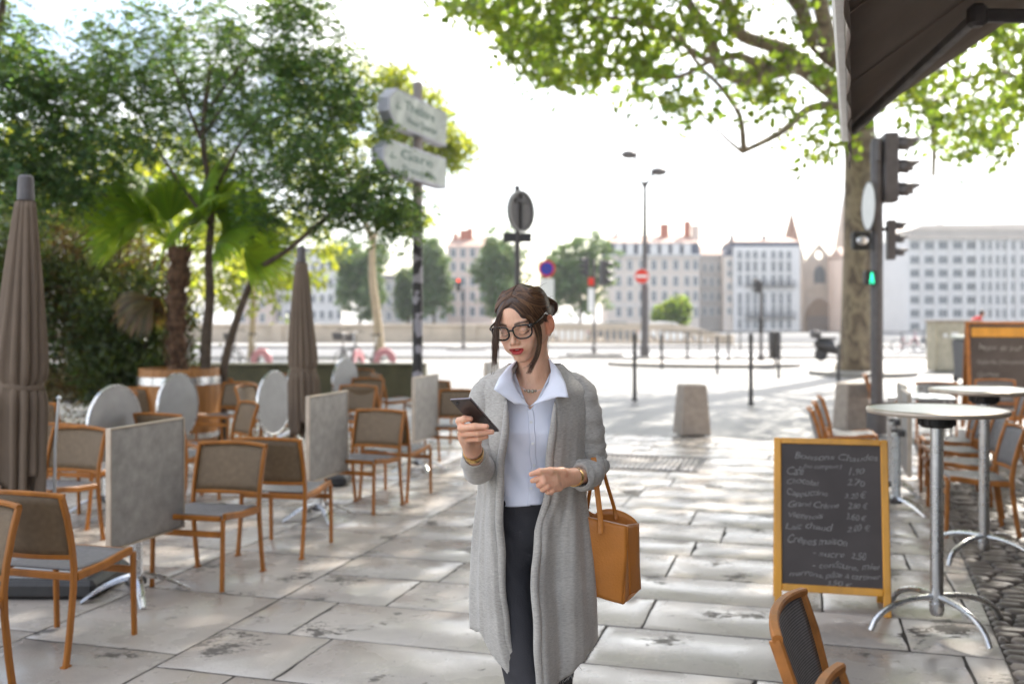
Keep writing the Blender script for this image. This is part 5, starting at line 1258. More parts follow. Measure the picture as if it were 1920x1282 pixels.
# round trees on the far bank
def far_tree(px0, px1, py0, py1, D_, label, seed, mm='leaf_far', grp='round trees on the far bank'):
    rg2 = np.random.default_rng(seed); cx_ = (px0+px1)/2; c = P(cx_, (py0+py1)/2, D_); rx = (px1-px0)/2/F*D_; rz = (py1-py0)/2/F*D_
    t = thing('round_tree', label, 'tree', (c.x, D_, 0), 0, grp); z0 = -1.0 if D_ > 118 else 0
    b = MB(); limb(b, [(0, 0, z0), (.1, 0, c.z-rz*.5), (0, 0, c.z+rz*.4)], .28, .08, 8); b.build('trunk', M['bark_dark'], t, smooth=180)
    cs = [ell_clumps(rg2, (rg2.uniform(-.5, .5)*rx, rg2.uniform(-.4, .4)*rx, c.z+rg2.uniform(-.55, .55)*rz), (rx*.55, rx*.55, rz*.5), 34, .5) for _ in range(14)]
    C = clump_leaves(rg2, np.concatenate(cs), 30, .36, .7); leaves('crown', M[mm], C, .42, t, aspect=.8, seed=seed)
far_tree(1000, 1175, 412, 602, 140, 'large round green tree in the centre background, right of the woman\'s head', 1)
far_tree(885, 1000, 428, 602, 143, 'round green tree directly behind the woman\'s head on its left side', 2)
far_tree(776, 850, 440, 602, 141, 'smaller light tree just right of the signpost', 3)
far_tree(612, 735, 440, 606, 139, 'dark round tree between second parasol and signpost', 4)
far_tree(740, 790, 500, 606, 145, 'small round tree hidden behind the signpost pole', 5)
far_tree(1222, 1290, 556, 628, 121, 'small conical bright bush tree behind the balustrade', 6, 'leaf_plane', None)
# ================================================================ implicit modelling
class SDF:
    def __init__(s, lo, hi, h):
        s.lo = np.array(lo, float); s.h = h; s.n = np.ceil((np.array(hi)-s.lo)/h).astype(int)+1; s.F = np.full(s.n, .5, np.float32)
    def _sub(s, c, r):
        a = np.maximum(0, np.floor((np.array(c)-r-s.lo)/s.h).astype(int)); b_ = np.minimum(s.n, np.ceil((np.array(c)+r-s.lo)/s.h).astype(int)+1)
        if (b_ <= a).any(): return None, None
        g = [s.lo[i]+s.h*np.arange(a[i], b_[i]) for i in range(3)]
        X = np.stack(np.meshgrid(*g, indexing='ij'), -1).astype(np.float32)
        return tuple(slice(a[i], b_[i]) for i in range(3)), X
    def comb(s, sl, d, k, mode):
        A = s.F[sl]
        if mode == 'add':
            if k <= 0: s.F[sl] = np.minimum(A, d); return
            hh = np.clip(.5+.5*(A-d)/k, 0, 1); s.F[sl] = A*(1-hh)+d*hh-k*hh*(1-hh)
        else:
            hh = np.clip(.5-.5*(A+d)/max(k, 1e-6), 0, 1); s.F[sl] = A*(1-hh)+(-d)*hh+k*hh*(1-hh)
    def ell(s, c, r, R=None, k=.01, mode='add'):
        r = np.array(r, float); m_ = r.max()+k*2+.012; sl, X = s._sub(c, m_)
        if sl is None: return
        q = X-np.array(c, np.float32)
        if R is not None: q = q@np.array(R, np.float32)            # R columns = local axes
        k0 = np.linalg.norm(q/r, axis=-1); k1 = np.linalg.norm(q/(r*r), axis=-1); d = k0*(k0-1)/np.maximum(k1, 1e-6); d = np.where(k0 < 1e-3, -r.min(), d)
        s.comb(sl, d.astype(np.float32), k, mode)
    def cone(s, a, b_, r1, r2, k=.01, mode='add'):
        a = np.array(a, float); b_ = np.array(b_, float); c = (a+b_)/2; L_ = np.linalg.norm(b_-a); sl, X = s._sub(c, L_/2+max(r1, r2)+2*k+.012)
        if sl is None: return
        ba = (b_-a); t_ = np.clip(((X-a)@ba)/max(L_*L_, 1e-9), 0, 1); d = np.linalg.norm(X-a-t_[..., None]*ba, axis=-1)-(r1+(r2-r1)*t_)
        s.comb(sl, d.astype(np.float32), k, mode)
    def mesh(s):
        Fv = s.F; n = np.array(Fv.shape); ins = Fv < 0
        c = ins[:-1, :-1, :-1].astype(np.int8)
        tot = sum(ins[i:n[0]-1+i, j:n[1]-1+j, k:n[2]-1+k].astype(np.int8) for i in (0, 1) for j in (0, 1) for k in (0, 1))
        act = (tot > 0) & (tot < 8); idx = -np.ones(act.shape, np.int64); I = np.argwhere(act); idx[act] = np.arange(len(I))
        acc = np.zeros((len(I), 3)); cnt = np.zeros(len(I))
        cor = [(i, j, k) for i in (0, 1) for j in (0, 1) for k in (0, 1)]
        for a in cor:
            for ax in range(3):
                if a[ax] == 1: continue
                b_ = list(a); b_[ax] = 1
                fa = Fv[I[:, 0]+a[0], I[:, 1]+a[1], I[:, 2]+a[2]]; fb = Fv[I[:, 0]+b_[0], I[:, 1]+b_[1], I[:, 2]+b_[2]]
                m_ = (fa < 0) != (fb < 0); t_ = np.where(m_, fa/np.where(m_, fa-fb, 1), 0); p = np.tile(np.array(a, float), (len(I), 1)); p[:, ax] += t_
                acc[m_] += p[m_]; cnt[m_] += 1
        V = s.lo+(I+acc/cnt[:, None])*s.h
        quads = []
        for ax in range(3):
            o1, o2 = [(1, 2), (2, 0), (0, 1)][ax]
            sl0 = [slice(0, n[i]-1) for i in range(3)]; sl1 = list(sl0); sl1[ax] = slice(1, n[ax])
            A = ins[tuple(sl0)]; B = ins[tuple(sl1)]; m_ = A != B
            E = np.argwhere(m_); E = E[(E[:, o1] > 0) & (E[:, o2] > 0)]; fl = A[tuple(E.T)]
            d1 = np.zeros(3, int); d1[o1] = 1; d2 = np.zeros(3, int); d2[o2] = 1
            q = np.stack([idx[tuple((E).T)], idx[tuple((E-d1).T)], idx[tuple((E-d1-d2).T)], idx[tuple((E-d2).T)]], 1)
            q[~fl] = q[~fl][:, ::-1]; quads.append(q)
        Q = np.concatenate(quads); Q = Q[(Q >= 0).all(1)]
        us, inv_ = np.unique(Q, return_inverse=True)
        return V[us], inv_.reshape(-1, 4)
def smooth_np(V, Q, it=2, lam=.5):
    for _ in range(it):
        acc = np.zeros_like(V); cnt = np.zeros(len(V))
        for i in range(4):
            j = (i+1) % 4; np.add.at(acc, Q[:, i], V[Q[:, j]]); np.add.at(cnt, Q[:, i], 1); np.add.at(acc, Q[:, j], V[Q[:, i]]); np.add.at(cnt, Q[:, j], 1)
        V = V*(1-lam)+acc/np.maximum(cnt, 1)[:, None]*lam
    return V
def join_np(parts):
    Vs, Qs, Cs = [], [], []; n = 0
    for V, Q, c in parts: Vs.append(V); Qs.append(Q+n); Cs.append(c); n += len(V)
    return np.concatenate(Vs), np.concatenate(Qs), np.concatenate(Cs)

# ---------------------------------------------------------------- head frame
yaw, pit, rol = math.radians(-24), math.radians(18), math.radians(6)
# local: x to the image right, y backwards, z up
HR = (Matrix.Rotation(-rol, 3, 'Y') @ Matrix.Rotation(yaw, 3, 'Z') @ Matrix.Rotation(pit, 3, 'X'))
HO = Vector(((980-960)/F*3.1, 3.1, EYE-(603-HY)/F*3.1))
HRn = np.array(HR)
def H(x, y, z): return np.array(HO+HR@Vector((x, y, z)))
SKIN = np.array([.80, .47, .31]); 
def build_head():
    s = SDF(HO-Vector((.150, .155, .345)), HO+Vector((.155, .165, .150)), .0019)
    E = lambda c, r, k=.012, mode='add', R=None: s.ell(H(*c), r, HRn if R is None else HRn@np.array(R), k, mode)
    Cn = lambda a, b_, r1, r2, k=.01, mode='add': s.cone(H(*a), H(*b_), r1, r2, k, mode)
    E((0, .014, .030), (.071, .092, .076)); E((0, -.030, .020), (.061, .060, .070), .02)
    E((0, -.040, -.033), (.047, .048, .064), .02); E((0, -.0650, -.089), (.0155, .016, .0155), .022)
    for q in (-1, 1):
        Cn((q*.050, .004, -.050), (q*.010, -.062, -.091), .015, .013, .020); E((q*.040, -.058, -.028), (.020, .018, .019), .016)
        E((q*.028, -.066, -.055), (.020, .018, .020), .02); E((q*.058, -.01, -.02), (.014, .03, .035), .02)
    E((0, -.077, .021), (.046, .013, .011), .014)
    for q in (-1, 1): E((q*.0315, -.0975, -.001), (.0175, .0125, .0115), .010, 'sub')
    for q in (-1, 1): E((q*.0310, -.0765, -.001), (.0135, .0125, .0122), .004); E((q*.031, -.0875, -.0095), (.0120, .0030, .0016), .003)
    Cn((0, -.082, .012), (0, -.1010, -.026), .0060, .0078, .010); E((0, -.1035, -.030), (.0080, .0082, .0068), .006)
    for q in (-1, 1): E((q*.0108, -.0945, -.0340), (.0052, .0080, .0056), .006); E((q*.006, -.0985, -.0398), (.0028, .004, .003), .003, 'sub')
    E((0, -.0840, -.054), (.025, .013, .018), .014)
    for q in (-1, 1): E((q*.0080, -.0945, -.0500), (.0125, .0058, .0036), .004); 
    E((0, -.0945, -.0516), (.010, .0055, .0034), .004)
    for q in (-1, 1): E((q*.0175, -.0895, -.0520), (.0080, .0050, .0028), .004)
    E((0, -.0925, -.0680), (.0170, .0070, .0056), .004); E((0, -.0965, -.0585), (.0175, .0095, .0040), .002, 'sub')
    for q in (-1, 1):                                             # ears
        Rr = Matrix.Rotation(math.radians(-q*30), 3, 'Z') @ Matrix.Rotation(math.radians(-8), 3, 'X')
        E((q*.0785, .021, -.024), (.0075, .0190, .0300), .004, 'add', Rr); E((q*.0855, .015, -.020), (.0055, .0105, .0195), .002, 'sub', Rr); E((q*.0735, .011, -.051), (.006, .008, .009), .004, 'add', Rr); E((q*.0785, .018, -.026), (.004, .006, .008), .003, 'add', Rr)
    # neck and upper chest in world space
    s.cone(H(0, .030, -.055), P(1003, 700, 3.155), .050, .0505, .020); s.cone(P(1003, 700, 3.155), P(1003, 745, 3.16), .0505, .066, .03); s.ell(P(1001, 750, 3.16), (.113, .067, .058), None, .04); s.ell(P(1001, 800, 3.14), (.121, .085, .153), None, .03); s.cone(P(1000, 742, 3.15), P(940, 745, 3.13), .042, .039, .02); s.cone(P(1000, 742, 3.15), P(1062, 748, 3.14), .042, .039, .02)
    s.cone(H(-.050, .035, -.06), P(987, 716, 3.10), .011, .007, .016); s.cone(H(.050, .035, -.06), P(1001, 718, 3.10), .011, .007, .016)
    V, Q = s.mesh(); V = smooth_np(V, Q, 1, .35)
    loc = (V-np.array(HO))@HRn
    C = np.tile(np.append(SKIN, 1), (len(V), 1)).astype(np.float32)
    x, y, z = loc.T
    def blend(w, col): C[:, :3] = C[:, :3]*(1-w[:, None])+np.array(col)*w[:, None]
    front = y < -.055
    ax = np.abs(x)
    cheek = np.exp(-((ax-.040)/.018)**2-((z+.034)/.016)**2)*front; blend(cheek*.35, (.72, .30, .22))
    nose_tip = np.exp(-(ax/.012)**2-((z+.034)/.012)**2)*front; blend(nose_tip*.2, (.72, .32, .24))
    zh = np.interp(ax, [0, .012, .024, .036, .046, .054, .062], [.083, .080, .072, .057, .037, .012, -.008]); w = np.clip((z-zh)/.004, 0, 1)*(y < .06); blend(w*.95, (.045, .021, .011))
    # lips
    q_ = np.clip(1-(ax/.0245)**2, 0, 1); z = z-.0028*(ax/.022)**2
    up = (z < -.0575+.0088*q_**.8-.0014*np.exp(-(ax/.003)**2)) & (z > -.0590) & (y < -.074)
    su = np.clip((-.0573+.0088*q_**.8-z)/.0012, 0, 1); sl_ = np.clip((z+.0605+.0140*q_**.7+.0006)/.0012, 0, 1)
    lo_ = (z <= -.0590) & (z > -.0605-.0140*q_**.7) & (ax < .0235) & (y < -.072)
    up &= ax < .0240
    z = loc[:, 2]; w = np.where(up, su, 0)+np.where(lo_, sl_, 0); blend(np.clip(w, 0, 1)*.96, (.44, .022, .026))
    # brows
    bz_ = .0215+.0045*(1-((ax-.034)/.022)**2)-.06*np.maximum(0, ax-.05); w = np.exp(-((z-bz_)/(.0034+.0012*(ax < .03)))**4)*((ax > .012) & (ax < .056))*front; blend(w*.94, (.085, .045, .028))
    # lashes / lid line
    w = np.exp(-((z+.0110-16.*(ax-.031)**2)/(.0016+.06*np.maximum(0, ax-.030)))**4)*((ax > .0165) & (ax < .0470))*front; blend(w*.95, (.03, .015, .012))
    w = np.exp(-((ax-.031)/.016)**2-((z+.000)/.010)**2)*front; blend(w*.35, (.50, .26, .18))
    w = ((ax > .062) & (y > -.01) & (y < .05) & (z < .03) & (z > -.05)).astype(float); blend(w*.6, (.80, .26, .14))  # ears tinted red: the backlit glow is put into the skin colour
    return V, Q, C
def hand_chain(s, pts, radii, k=.004):
    for i in range(len(pts)-1): s.cone(pts[i], pts[i+1], radii[i], radii[i+1], k if i else .008)
def Pn(px, py, D): return np.array(P(px, py, D))
def build_hand_phone():
    c = P(888, 815, 2.72); s = SDF(c-Vector((.09, .12, .10)), c+Vector((.10, .20, .10)), .0014)
    W_ = Pn(886, 842, 2.80); s.cone(Pn(893, 868, 2.87), W_, .0245, .0225, .01)
    mcp = [(Pn(869, 806, 2.715), .0115), (Pn(868, 815, 2.722), .0115), (Pn(871, 824, 2.73), .011), (Pn(877, 833, 2.742), .010)]
    for p, r in mcp: s.cone(W_, p, .0190, r+.0015, .014)
    s.cone(W_, Pn(893, 826, 2.765), .018, .015, .012)
    for pts, rr in [([(869, 806, 2.715), (861, 789, 2.672), (871, 785, 2.650), (882, 785, 2.650)], [.0108, .0096, .0090, .0074]),
                    ([(868, 815, 2.722), (865, 802, 2.662), (890, 799, 2.632), (912, 799.5, 2.625)], [.0112, .0102, .0092, .0074]),
                    ([(871, 824, 2.73), (869, 813, 2.670), (897, 811, 2.645), (922, 809.5, 2.642)], [.0108, .0098, .0088, .0070]),
                    ([(877, 833, 2.742), (876, 823, 2.690), (898, 822, 2.668), (912, 818.5, 2.668)], [.0098, .0086, .0076, .0062]),
                    ([(893, 828, 2.770), (898, 812, 2.790), (897, 796, 2.765), (890, 786, 2.735)], [.0130, .0110, .0095, .0078])]:
        hand_chain(s, [Pn(*p) for p in pts], rr)
    V, Q = s.mesh(); V = smooth_np(V, Q, 2, .4); C = np.tile(np.append(SKIN*np.array([1.02, .96, .94]), 1), (len(V), 1))
    for q in [(882, 785, 2.650), (912, 799.5, 2.625), (922, 809.5, 2.642), (912, 818.5, 2.668), (861, 789, 2.672), (865, 802, 2.662), (869, 813, 2.67)]:
        w = np.exp(-(np.linalg.norm(V-Pn(*q), axis=1)/.011)**2)*.30; C[:, :3] = C[:, :3]*(1-w[:, None])+np.array((.78, .30, .22))*w[:, None]
    return V, Q, C
def build_hand_bag():
    c = P(1035, 898, 2.88); s = SDF(c-Vector((.10, .08, .085)), c+Vector((.12, .16, .085)), .0014)
    W_ = Pn(1076, 893, 2.955); s.cone(Pn(1094, 891, 3.02), W_, .0245, .0220, .01)
    for p, r in [((1040, 886, 2.89), .0125), ((1038, 895, 2.875), .0125), ((1041, 905, 2.875), .0118), ((1047, 912, 2.885), .011)]: s.cone(W_, Pn(*p), .0185, r, .012)
    s.cone(W_, Pn(1054, 885, 2.90), .0175, .0140, .012)
    for pts, rr in [([(1054, 885, 2.90), (1032, 882.5, 2.862), (1012, 884, 2.846), (996, 888.5, 2.842)], [.0135, .0110, .0094, .0072]),
                    ([(1038, 893, 2.875), (1018, 894.5, 2.850), (1005, 899, 2.852), (998, 901, 2.862)], [.0118, .0100, .0084, .0068]),
                    ([(1040, 902, 2.872), (1020, 903, 2.846), (1011, 909, 2.856), (1016, 911, 2.874)], [.0114, .0098, .0086, .0072]),
                    ([(1043, 909, 2.875), (1026, 912, 2.850), (1018, 917, 2.862), (1025, 919, 2.880)], [.0108, .0092, .0082, .0070]),
                    ([(1049, 914, 2.885), (1035, 919, 2.862), (1028, 922, 2.872), (1034, 924, 2.888)], [.0096, .0082, .0074, .0064])]:
        hand_chain(s, [Pn(*p) for p in pts], rr)
    V, Q = s.mesh(); V = smooth_np(V, Q, 2, .4); C = np.tile(np.append(SKIN*np.array([1.02, .97, .95]), 1), (len(V), 1))
    for q in [(996, 888.5, 2.842), (998, 901, 2.862), (1018, 894.5, 2.85), (1020, 903, 2.846), (1026, 912, 2.85), (1035, 919, 2.862), (1011, 909, 2.856)]:
        w = np.exp(-(np.linalg.norm(V-Pn(*q), axis=1)/.011)**2)*.28; C[:, :3] = C[:, :3]*(1-w[:, None])+np.array((.78, .30, .22))*w[:, None]
    return V, Q, C
SH_R, EL_R, WR_R = P(916, 745, 3.13), P(901, 872, 3.04), P(886, 842, 2.80)      # image left arm
SH_L, EL_L, WR_L = P(1082, 748, 3.14), P(1108, 876, 3.14), P(1076, 894, 2.95)
def build_body():
    s = SDF((-.22, 2.86, .02), (.42, 3.52, 1.50), .006)
    E, Cn = s.ell, s.cone
    ch = P(1001, 800, 3.14); E(ch, (.118, .082, .150), None, .03); E(P(1001, 750, 3.16), (.110, .064, .055), None, .04)
    Cn(P(1003, 700, 3.155), P(1003, 745, 3.16), .0505, .066, .03)
    for q in (-1, 1): E(P(1000+q*32, 806, 3.085), (.046, .036, .046), None, .02)
    E(P(985, 905, 3.14), (.095, .070, .130), None, .03); E(P(985, 985, 3.15), (.095, .075, .120), None, .02)
    Cn(SH_R, EL_R, .036, .030, .01); Cn(EL_R, WR_R, .030, .022, .01); Cn(SH_L, EL_L, .034, .026, .01); Cn(EL_L, WR_L, .026, .021, .01)
    s.cone(P(1000, 742, 3.15), SH_R, .040, .036, .02); s.cone(P(1000, 742, 3.15), SH_L, .040, .036, .02)
    # legs: the right one (image left) steps forward
    hipR, hipL = Vector((-.020, 3.13, .88)), Vector((.108, 3.17, .88)); kR, kL = Vector((.045, 2.98, .50)), Vector((.135, 3.20, .50)); aR, aL = Vector((.075, 2.99, .10)), Vector((.15, 3.40, .14))
    for h_, k_, a_ in ((hipR, kR, aR), (hipL, kL, aL)):
        Cn(h_, k_, .074, .050, .04); Cn(k_, k_.lerp(a_, .4)+Vector((0, .02, 0)), .053, .050, .02); Cn(k_.lerp(a_, .4)+Vector((0, .02, 0)), a_, .050, .034, .02)
    Cn(aR, (.068, 2.86+.06, .05), .032, .024, .02); Cn(aL, (.155, 3.33, .05), .032, .026, .02)
    V, Q = s.mesh(); V = smooth_np(V, Q, 1, .4); return V, Q, np.tile(np.append(SKIN, 1), (len(V), 1))
# skin material
m, nt, bs, out = nt_new('skin'); at = N(nt, 'ShaderNodeAttribute', attribute_name='tint'); n1 = N(nt, 'ShaderNodeTexNoise', Scale=90., Detail=5.); mx = N(nt, 'ShaderNodeMix', data_type='RGBA', blend_type='MULTIPLY'); mx.inputs[0].default_value = .5
r = ramp(nt, n1.outputs['Fac'], [(.3, (.86, .80, .78)), (.65, (1, 1, 1))]); L(nt, at.outputs['Color'], mx.inputs[6]); L(nt, r.outputs[0], mx.inputs[7]); L(nt, mx.outputs[2], bs.inputs['Base Color'])
bs.inputs['Roughness'].default_value = .42; bs.inputs['Subsurface Weight'].default_value = .28; bs.inputs['Subsurface Radius'].default_value = (1., .35, .2); bs.inputs['Subsurface Scale'].default_value = .008
bp = N(nt, 'ShaderNodeBump', Strength=.08, Distance=.001); n2 = N(nt, 'ShaderNodeTexNoise', Scale=700.); L(nt, n2.outputs['Fac'], bp.inputs['Height']); L(nt, bp.outputs[0], bs.inputs['Normal']); MATS['skin'] = m
W0 = thing('person', 'woman in black framed glasses and long grey cardigan looking down at her phone', 'person', (0, 0, 0))
V, Q, C = join_np([build_head(), build_hand_phone(), build_hand_bag(), build_body()])
npmesh('body', V, Q, M['skin'], W0, smooth=True, cols=C)
mat('teeth', (.75, .72, .66), .25, var=.03)
b = MB(); b.M = Matrix.Translation(HO) @ HR.to_4x4(); rows = []
for i in range(9):
    a = (i-4)/4; rows.append([(a*.0150, -.0885+.006*a*a, -.0535), (a*.0148, -.0892+.006*a*a, -.0567), (a*.0140, -.0885+.006*a*a, -.0600)])
b.grid(rows); b.build('teeth', M['teeth'], W0, smooth=180, solid=.002)

# ---------------------------------------------------------------- hair
m, nt, bs, out = nt_new('hair'); g = N(nt, 'ShaderNodeNewGeometry'); r = ramp(nt, g.outputs['Random Per Island'], [(0, (.035, .016, .008)), (.6, (.085, .040, .019)), (1, (.24, .12, .055))]); L(nt, r.outputs[0], bs.inputs['Base Color']); bs.inputs['Roughness'].default_value = .36; bs.inputs['Specular IOR Level'].default_value = .45; MATS['hair'] = m
m, nt, bs, out = nt_new('hair_base'); tc = N(nt, 'ShaderNodeTexCoord'); n1 = N(nt, 'ShaderNodeTexNoise', Scale=120., Detail=3.); L(nt, tc.outputs['Object'], n1.inputs['Vector']); r = ramp(nt, n1.outputs['Fac'], [(.3, (.028, .014, .008)), (.7, (.065, .031, .016))]); L(nt, r.outputs[0], bs.inputs['Base Color']); bs.inputs['Roughness'].default_value = .45; MATS['hair_base'] = m
s = SDF(HO-Vector((.12, .15, .13)), HO+Vector((.15, .18, .15)), .0026)
E = lambda c, r, k=.012, mode='add': s.ell(H(*c), r, HRn, k, mode)
E((0, .020, .031), (.080, .094, .079)); E((0, .055, .0), (.066, .060, .060), .03); E((0, -.027, .0225), (.0665, .0640, .0745), .006); E((.032, .098, .008), (.040, .036, .042), .02); E((-.002, .105, -.01), (.032, .028, .030), .012)
E((0, -.108, -.040), (.058, .072, .074), .004, 'sub'); E((-.004, -.110, .012), (.042, .072, .066), .006, 'sub'); E((0, -.05, -.07), (.12, .075, .055), .01, 'sub')
for q in (-1, 1): E((q*.084, .012, -.028), (.022, .026, .032), .008, 'sub')
V, Q = s.mesh(); V = smooth_np(V, Q, 2, .5); base = npmesh('hair', V, Q, M['hair_base'], W0, smooth=True)
rh = random.Random(21)
def scalp(az, el, lift=0.):
    """point on the hair shell: az around z from the front (deg, + = image right), el elevation (deg)"""
    a, e = math.radians(az), math.radians(el); d = Vector((math.sin(a)*math.cos(e), -math.cos(a)*math.cos(e), math.sin(e)))
    c = Vector((0, .020, .031)); rx, ry, rz_ = .0815+lift, .0955+lift, .0805+lift
    t_ = 1/math.sqrt((d.x/rx)**2+(d.y/ry)**2+(d.z/rz_)**2); return c+d*t_
hb = MB(); hb.M = Matrix.Translation(HO) @ HR.to_4x4()
def strand(pts, r, taper=.3, n=4):
    k = len(pts); out = []
    for i in range(k-1):
        p0, p1, p2, p3 = pts[max(i-1, 0)], pts[i], pts[i+1], pts[min(i+2, k-1)]
        for j in range(4):
            u = j/4; out.append(.5*((2*p1)+(p2-p0)*u+(2*p0-5*p1+4*p2-p3)*u*u+(3*p1-p0-3*p2+p3)*u**3))
    out.append(pts[-1]); K = len(out); hb.tube(out, [r*(1-(1-taper)*abs(2*i/(K-1)-.8)**2) for i in range(K)], n=n, cap=False)
BUN = Vector((.032, .096, .008))
for q in (-1, 1):
    for i in range(420):
        s_ = rh.random(); part = Vector((-.006+.004*rh.uniform(-1, 1), 0, 0))
        # start along the parting, sweep over the side and back to the bun
        el0 = 40+s_*95; st = scalp(q*1.5, el0, .001)
        if el0 > 90: st = scalp(180+q*-1.5, 180-el0, .001)
        st.x += q*.002
        low_ = 30-42*(1-s_)**1.2+rh.uniform(-9, 9); f = rh.uniform(.85, 1)
        m1 = scalp(q*(34+38*s_), 56-8*(1-s_)+rh.uniform(-3, 3), rh.uniform(.000, .0035)); m2 = scalp(q*(78+22*s_), low_+16, rh.uniform(.000, .004)); m3 = scalp(q*(125+10*s_), low_*.7+4, rh.uniform(.0, .004)); e = BUN+Vector((rh.uniform(-.02, .02)+q*.012, -.01+rh.uniform(-.01, .01), rh.uniform(-.02, .02)))
        strand([st, m1, m2, m3, e], rh.uniform(.0005, .0013))
for i in range(170):                                              # bun coils
    a0 = rh.uniform(0, 6.28); tilt = rh.uniform(-.6, .6); R_ = rh.uniform(.032, .046); pts = []
    for j in range(7):
        a = a0+j*.5; pts.append(BUN+Vector((.004, .008, 0))+Vector((R_*math.cos(a), R_*.9*math.sin(a)*math.cos(tilt), R_*math.sin(a)*math.sin(tilt)*.8+R_*.75*math.cos(a+1.3))))
    strand(pts, rh.uniform(.0006, .0014))
def loose(base_pts, n, spread, r=(.0004, .0009), end=1.5):
    for i in range(int(n*1.2)):
        o = Vector((rh.uniform(-1, 1), rh.uniform(-1, 1), rh.uniform(-.3, .3)))*spread; k = len(base_pts); hi = rh.uniform(.75, 1.0); pts = []
        for j, p in enumerate(base_pts):
            w = .5+end*j/(k-1)*.6; pts.append(Vector(p)+o*w+Vector((rh.uniform(-1, 1), rh.uniform(-1, 1), rh.uniform(-1, 1)))*spread*.22)
        if hi < .86: pts = pts[:-1]
        strand(pts, rh.uniform(*r), .15)
inv = (Matrix.Translation(HO) @ HR.to_4x4()).inverted()
def SP(px, py, lift=.0):
    """where the view line through a photo pixel meets the head, in head space"""
    o = inv @ Vector((0, 0, EYE)); d = (inv @ P(px, py, 3.)-o).normalized(); best = None
    for c, r in (((0, .020, .031), (.0785, .0955, .0805)), ((0, -.030, .020), (.0615, .0605, .0705))):
        r = [q+lift for q in r]; c = Vector(c); oo = Vector([(o[i]-c[i])/r[i] for i in range(3)]); dd = Vector([d[i]/r[i] for i in range(3)])
        A = dd.dot(dd); B = oo.dot(dd); Cc = oo.dot(oo)-1; ds = B*B-A*Cc; t_ = (-B-math.sqrt(ds))/A if ds > 0 else None
        if t_ is not None and (best is None or t_ < best): best = t_
    if best is None: best = -o.dot(d)+.02
    return o+d*best
def HL(px, py, D): return inv @ P(px, py, D)
# left hanging lock (image left) and right lock by the ear
loose([SP(958, 568, .003), SP(950, 574, .004), HL(941, 583, 3.032), HL(931, 606, 3.03), HL(927, 640, 3.03), HL(926, 672, 3.03), HL(924, 700, 3.03)], 62, .0060)
loose([SP(960, 566, .003), SP(951, 573, .004), HL(942, 582, 3.03), HL(934, 606, 3.02), HL(932, 640, 3.02), HL(932, 668, 3.02), HL(930, 690, 3.02)], 34, .0050)
loose([SP(960, 570, .003), SP(970, 577, .004), SP(982, 589, .004), HL(995, 594, 3.01), HL(1007, 618, 3.02), HL(1011, 645, 3.03), HL(1004, 672, 3.03), HL(991, 700, 3.03)], 90, .0062, end=1.2)
loose([SP(964, 566, .003), SP(974, 574, .004), SP(988, 588, .004), HL(1002, 597, 3.02), HL(1011, 622, 3.03), HL(1010, 650, 3.03), HL(1000, 676, 3.02), HL(984, 690, 3.01)], 30, .0055, end=1.6)
for i in range(520):                                              # the side hair between forehead and ear
    u = rh.random(); k_ = rh.uniform(.0005, .004); j = lambda s_: rh.uniform(-s_, s_)
    pts = [SP(957+31*u+j(.8), 571-28*u, k_), SP(968+26*u+j(1), 577-24*u+j(1), k_+.001), SP(980+28*u+j(1), 588-24*u+j(1), k_+.001), SP(993+26*u+j(1), 602-22*u+j(1.5), k_+.001)]
    if u < .34 and i % 2: pts += [SP(1005+8*u, 616, k_+.004), HL(1011+8*u+j(2), 640, 3.045), HL(1005+10*u+j(3), 668, 3.04), HL(990+16*u+j(5), 694+j(8), 3.03)]
    else: pts += [SP(1014+12*u, 606-10*u+j(1.5), k_+.001), SP(1029+4*u, 597-8*u+j(2), k_), BUN+Vector((.015, -.012, rh.uniform(-.02, .015)))]
    strand(pts, rh.uniform(.0005, .0012), .45)
for i in range(240):
    u = rh.random(); k_ = rh.uniform(.0005, .004); j = lambda s_: rh.uniform(-s_, s_)
    pts = [SP(957+20*u+j(.6), 570-22*u, k_), SP(948+6*u+j(.8), 574-16*u, k_), SP(941+1*u+j(.8), 584-12*u, k_+.001), SP(936-1*u, 595-8*u, k_+.002), HL(932-2*u+j(1), 612, 3.05)]
    if i % 3: pts += [HL(930+j(3), 645, 3.035), HL(928+j(4), 676+j(12), 3.03)]
    strand(pts, rh.uniform(.0005, .0011), .4)
loose([HL(966, 560, 3.06), HL(990, 570, 3.03), HL(1012, 588, 3.05), HL(1024, 602, 3.08), HL(1036, 607, 3.13)], 70, .0065, end=.6)
for q in (-1, 1):
    for i in range(230):                                          # strands framing the forehead
        u = rh.random()**1.3; k_ = rh.uniform(.0, .003)
        strand([scalp(q*1.0, 50+u*14, k_), scalp(q*(20+u*4), 41+10*u, k_+.001), scalp(q*(40+4*u), 24+16*u, k_+.001), scalp(q*(62+4*u), 10+18*u, k_+.001), scalp(q*(88+4*u), 4+16*u, k_+.001), scalp(q*(125), 4+8*u, k_), BUN+Vector((q*.015, -.008, rh.uniform(-.02, .01)))], rh.uniform(.0005, .0012))
for i in range(26):                                               # flyaways
    p = scalp(rh.uniform(-60, 200), rh.uniform(10, 85), .002); d = Vector((rh.uniform(-1, 1), rh.uniform(.3, 1), rh.uniform(-.1, .35))).normalized()*rh.uniform(.015, .03)
    strand([p, p+d*.5+Vector((0, .006, 0)), p+d+Vector((0, .016, -.006))], .0005, .3, 3)
o = hb.build('hair_strands', M['hair'], base, smooth=180)

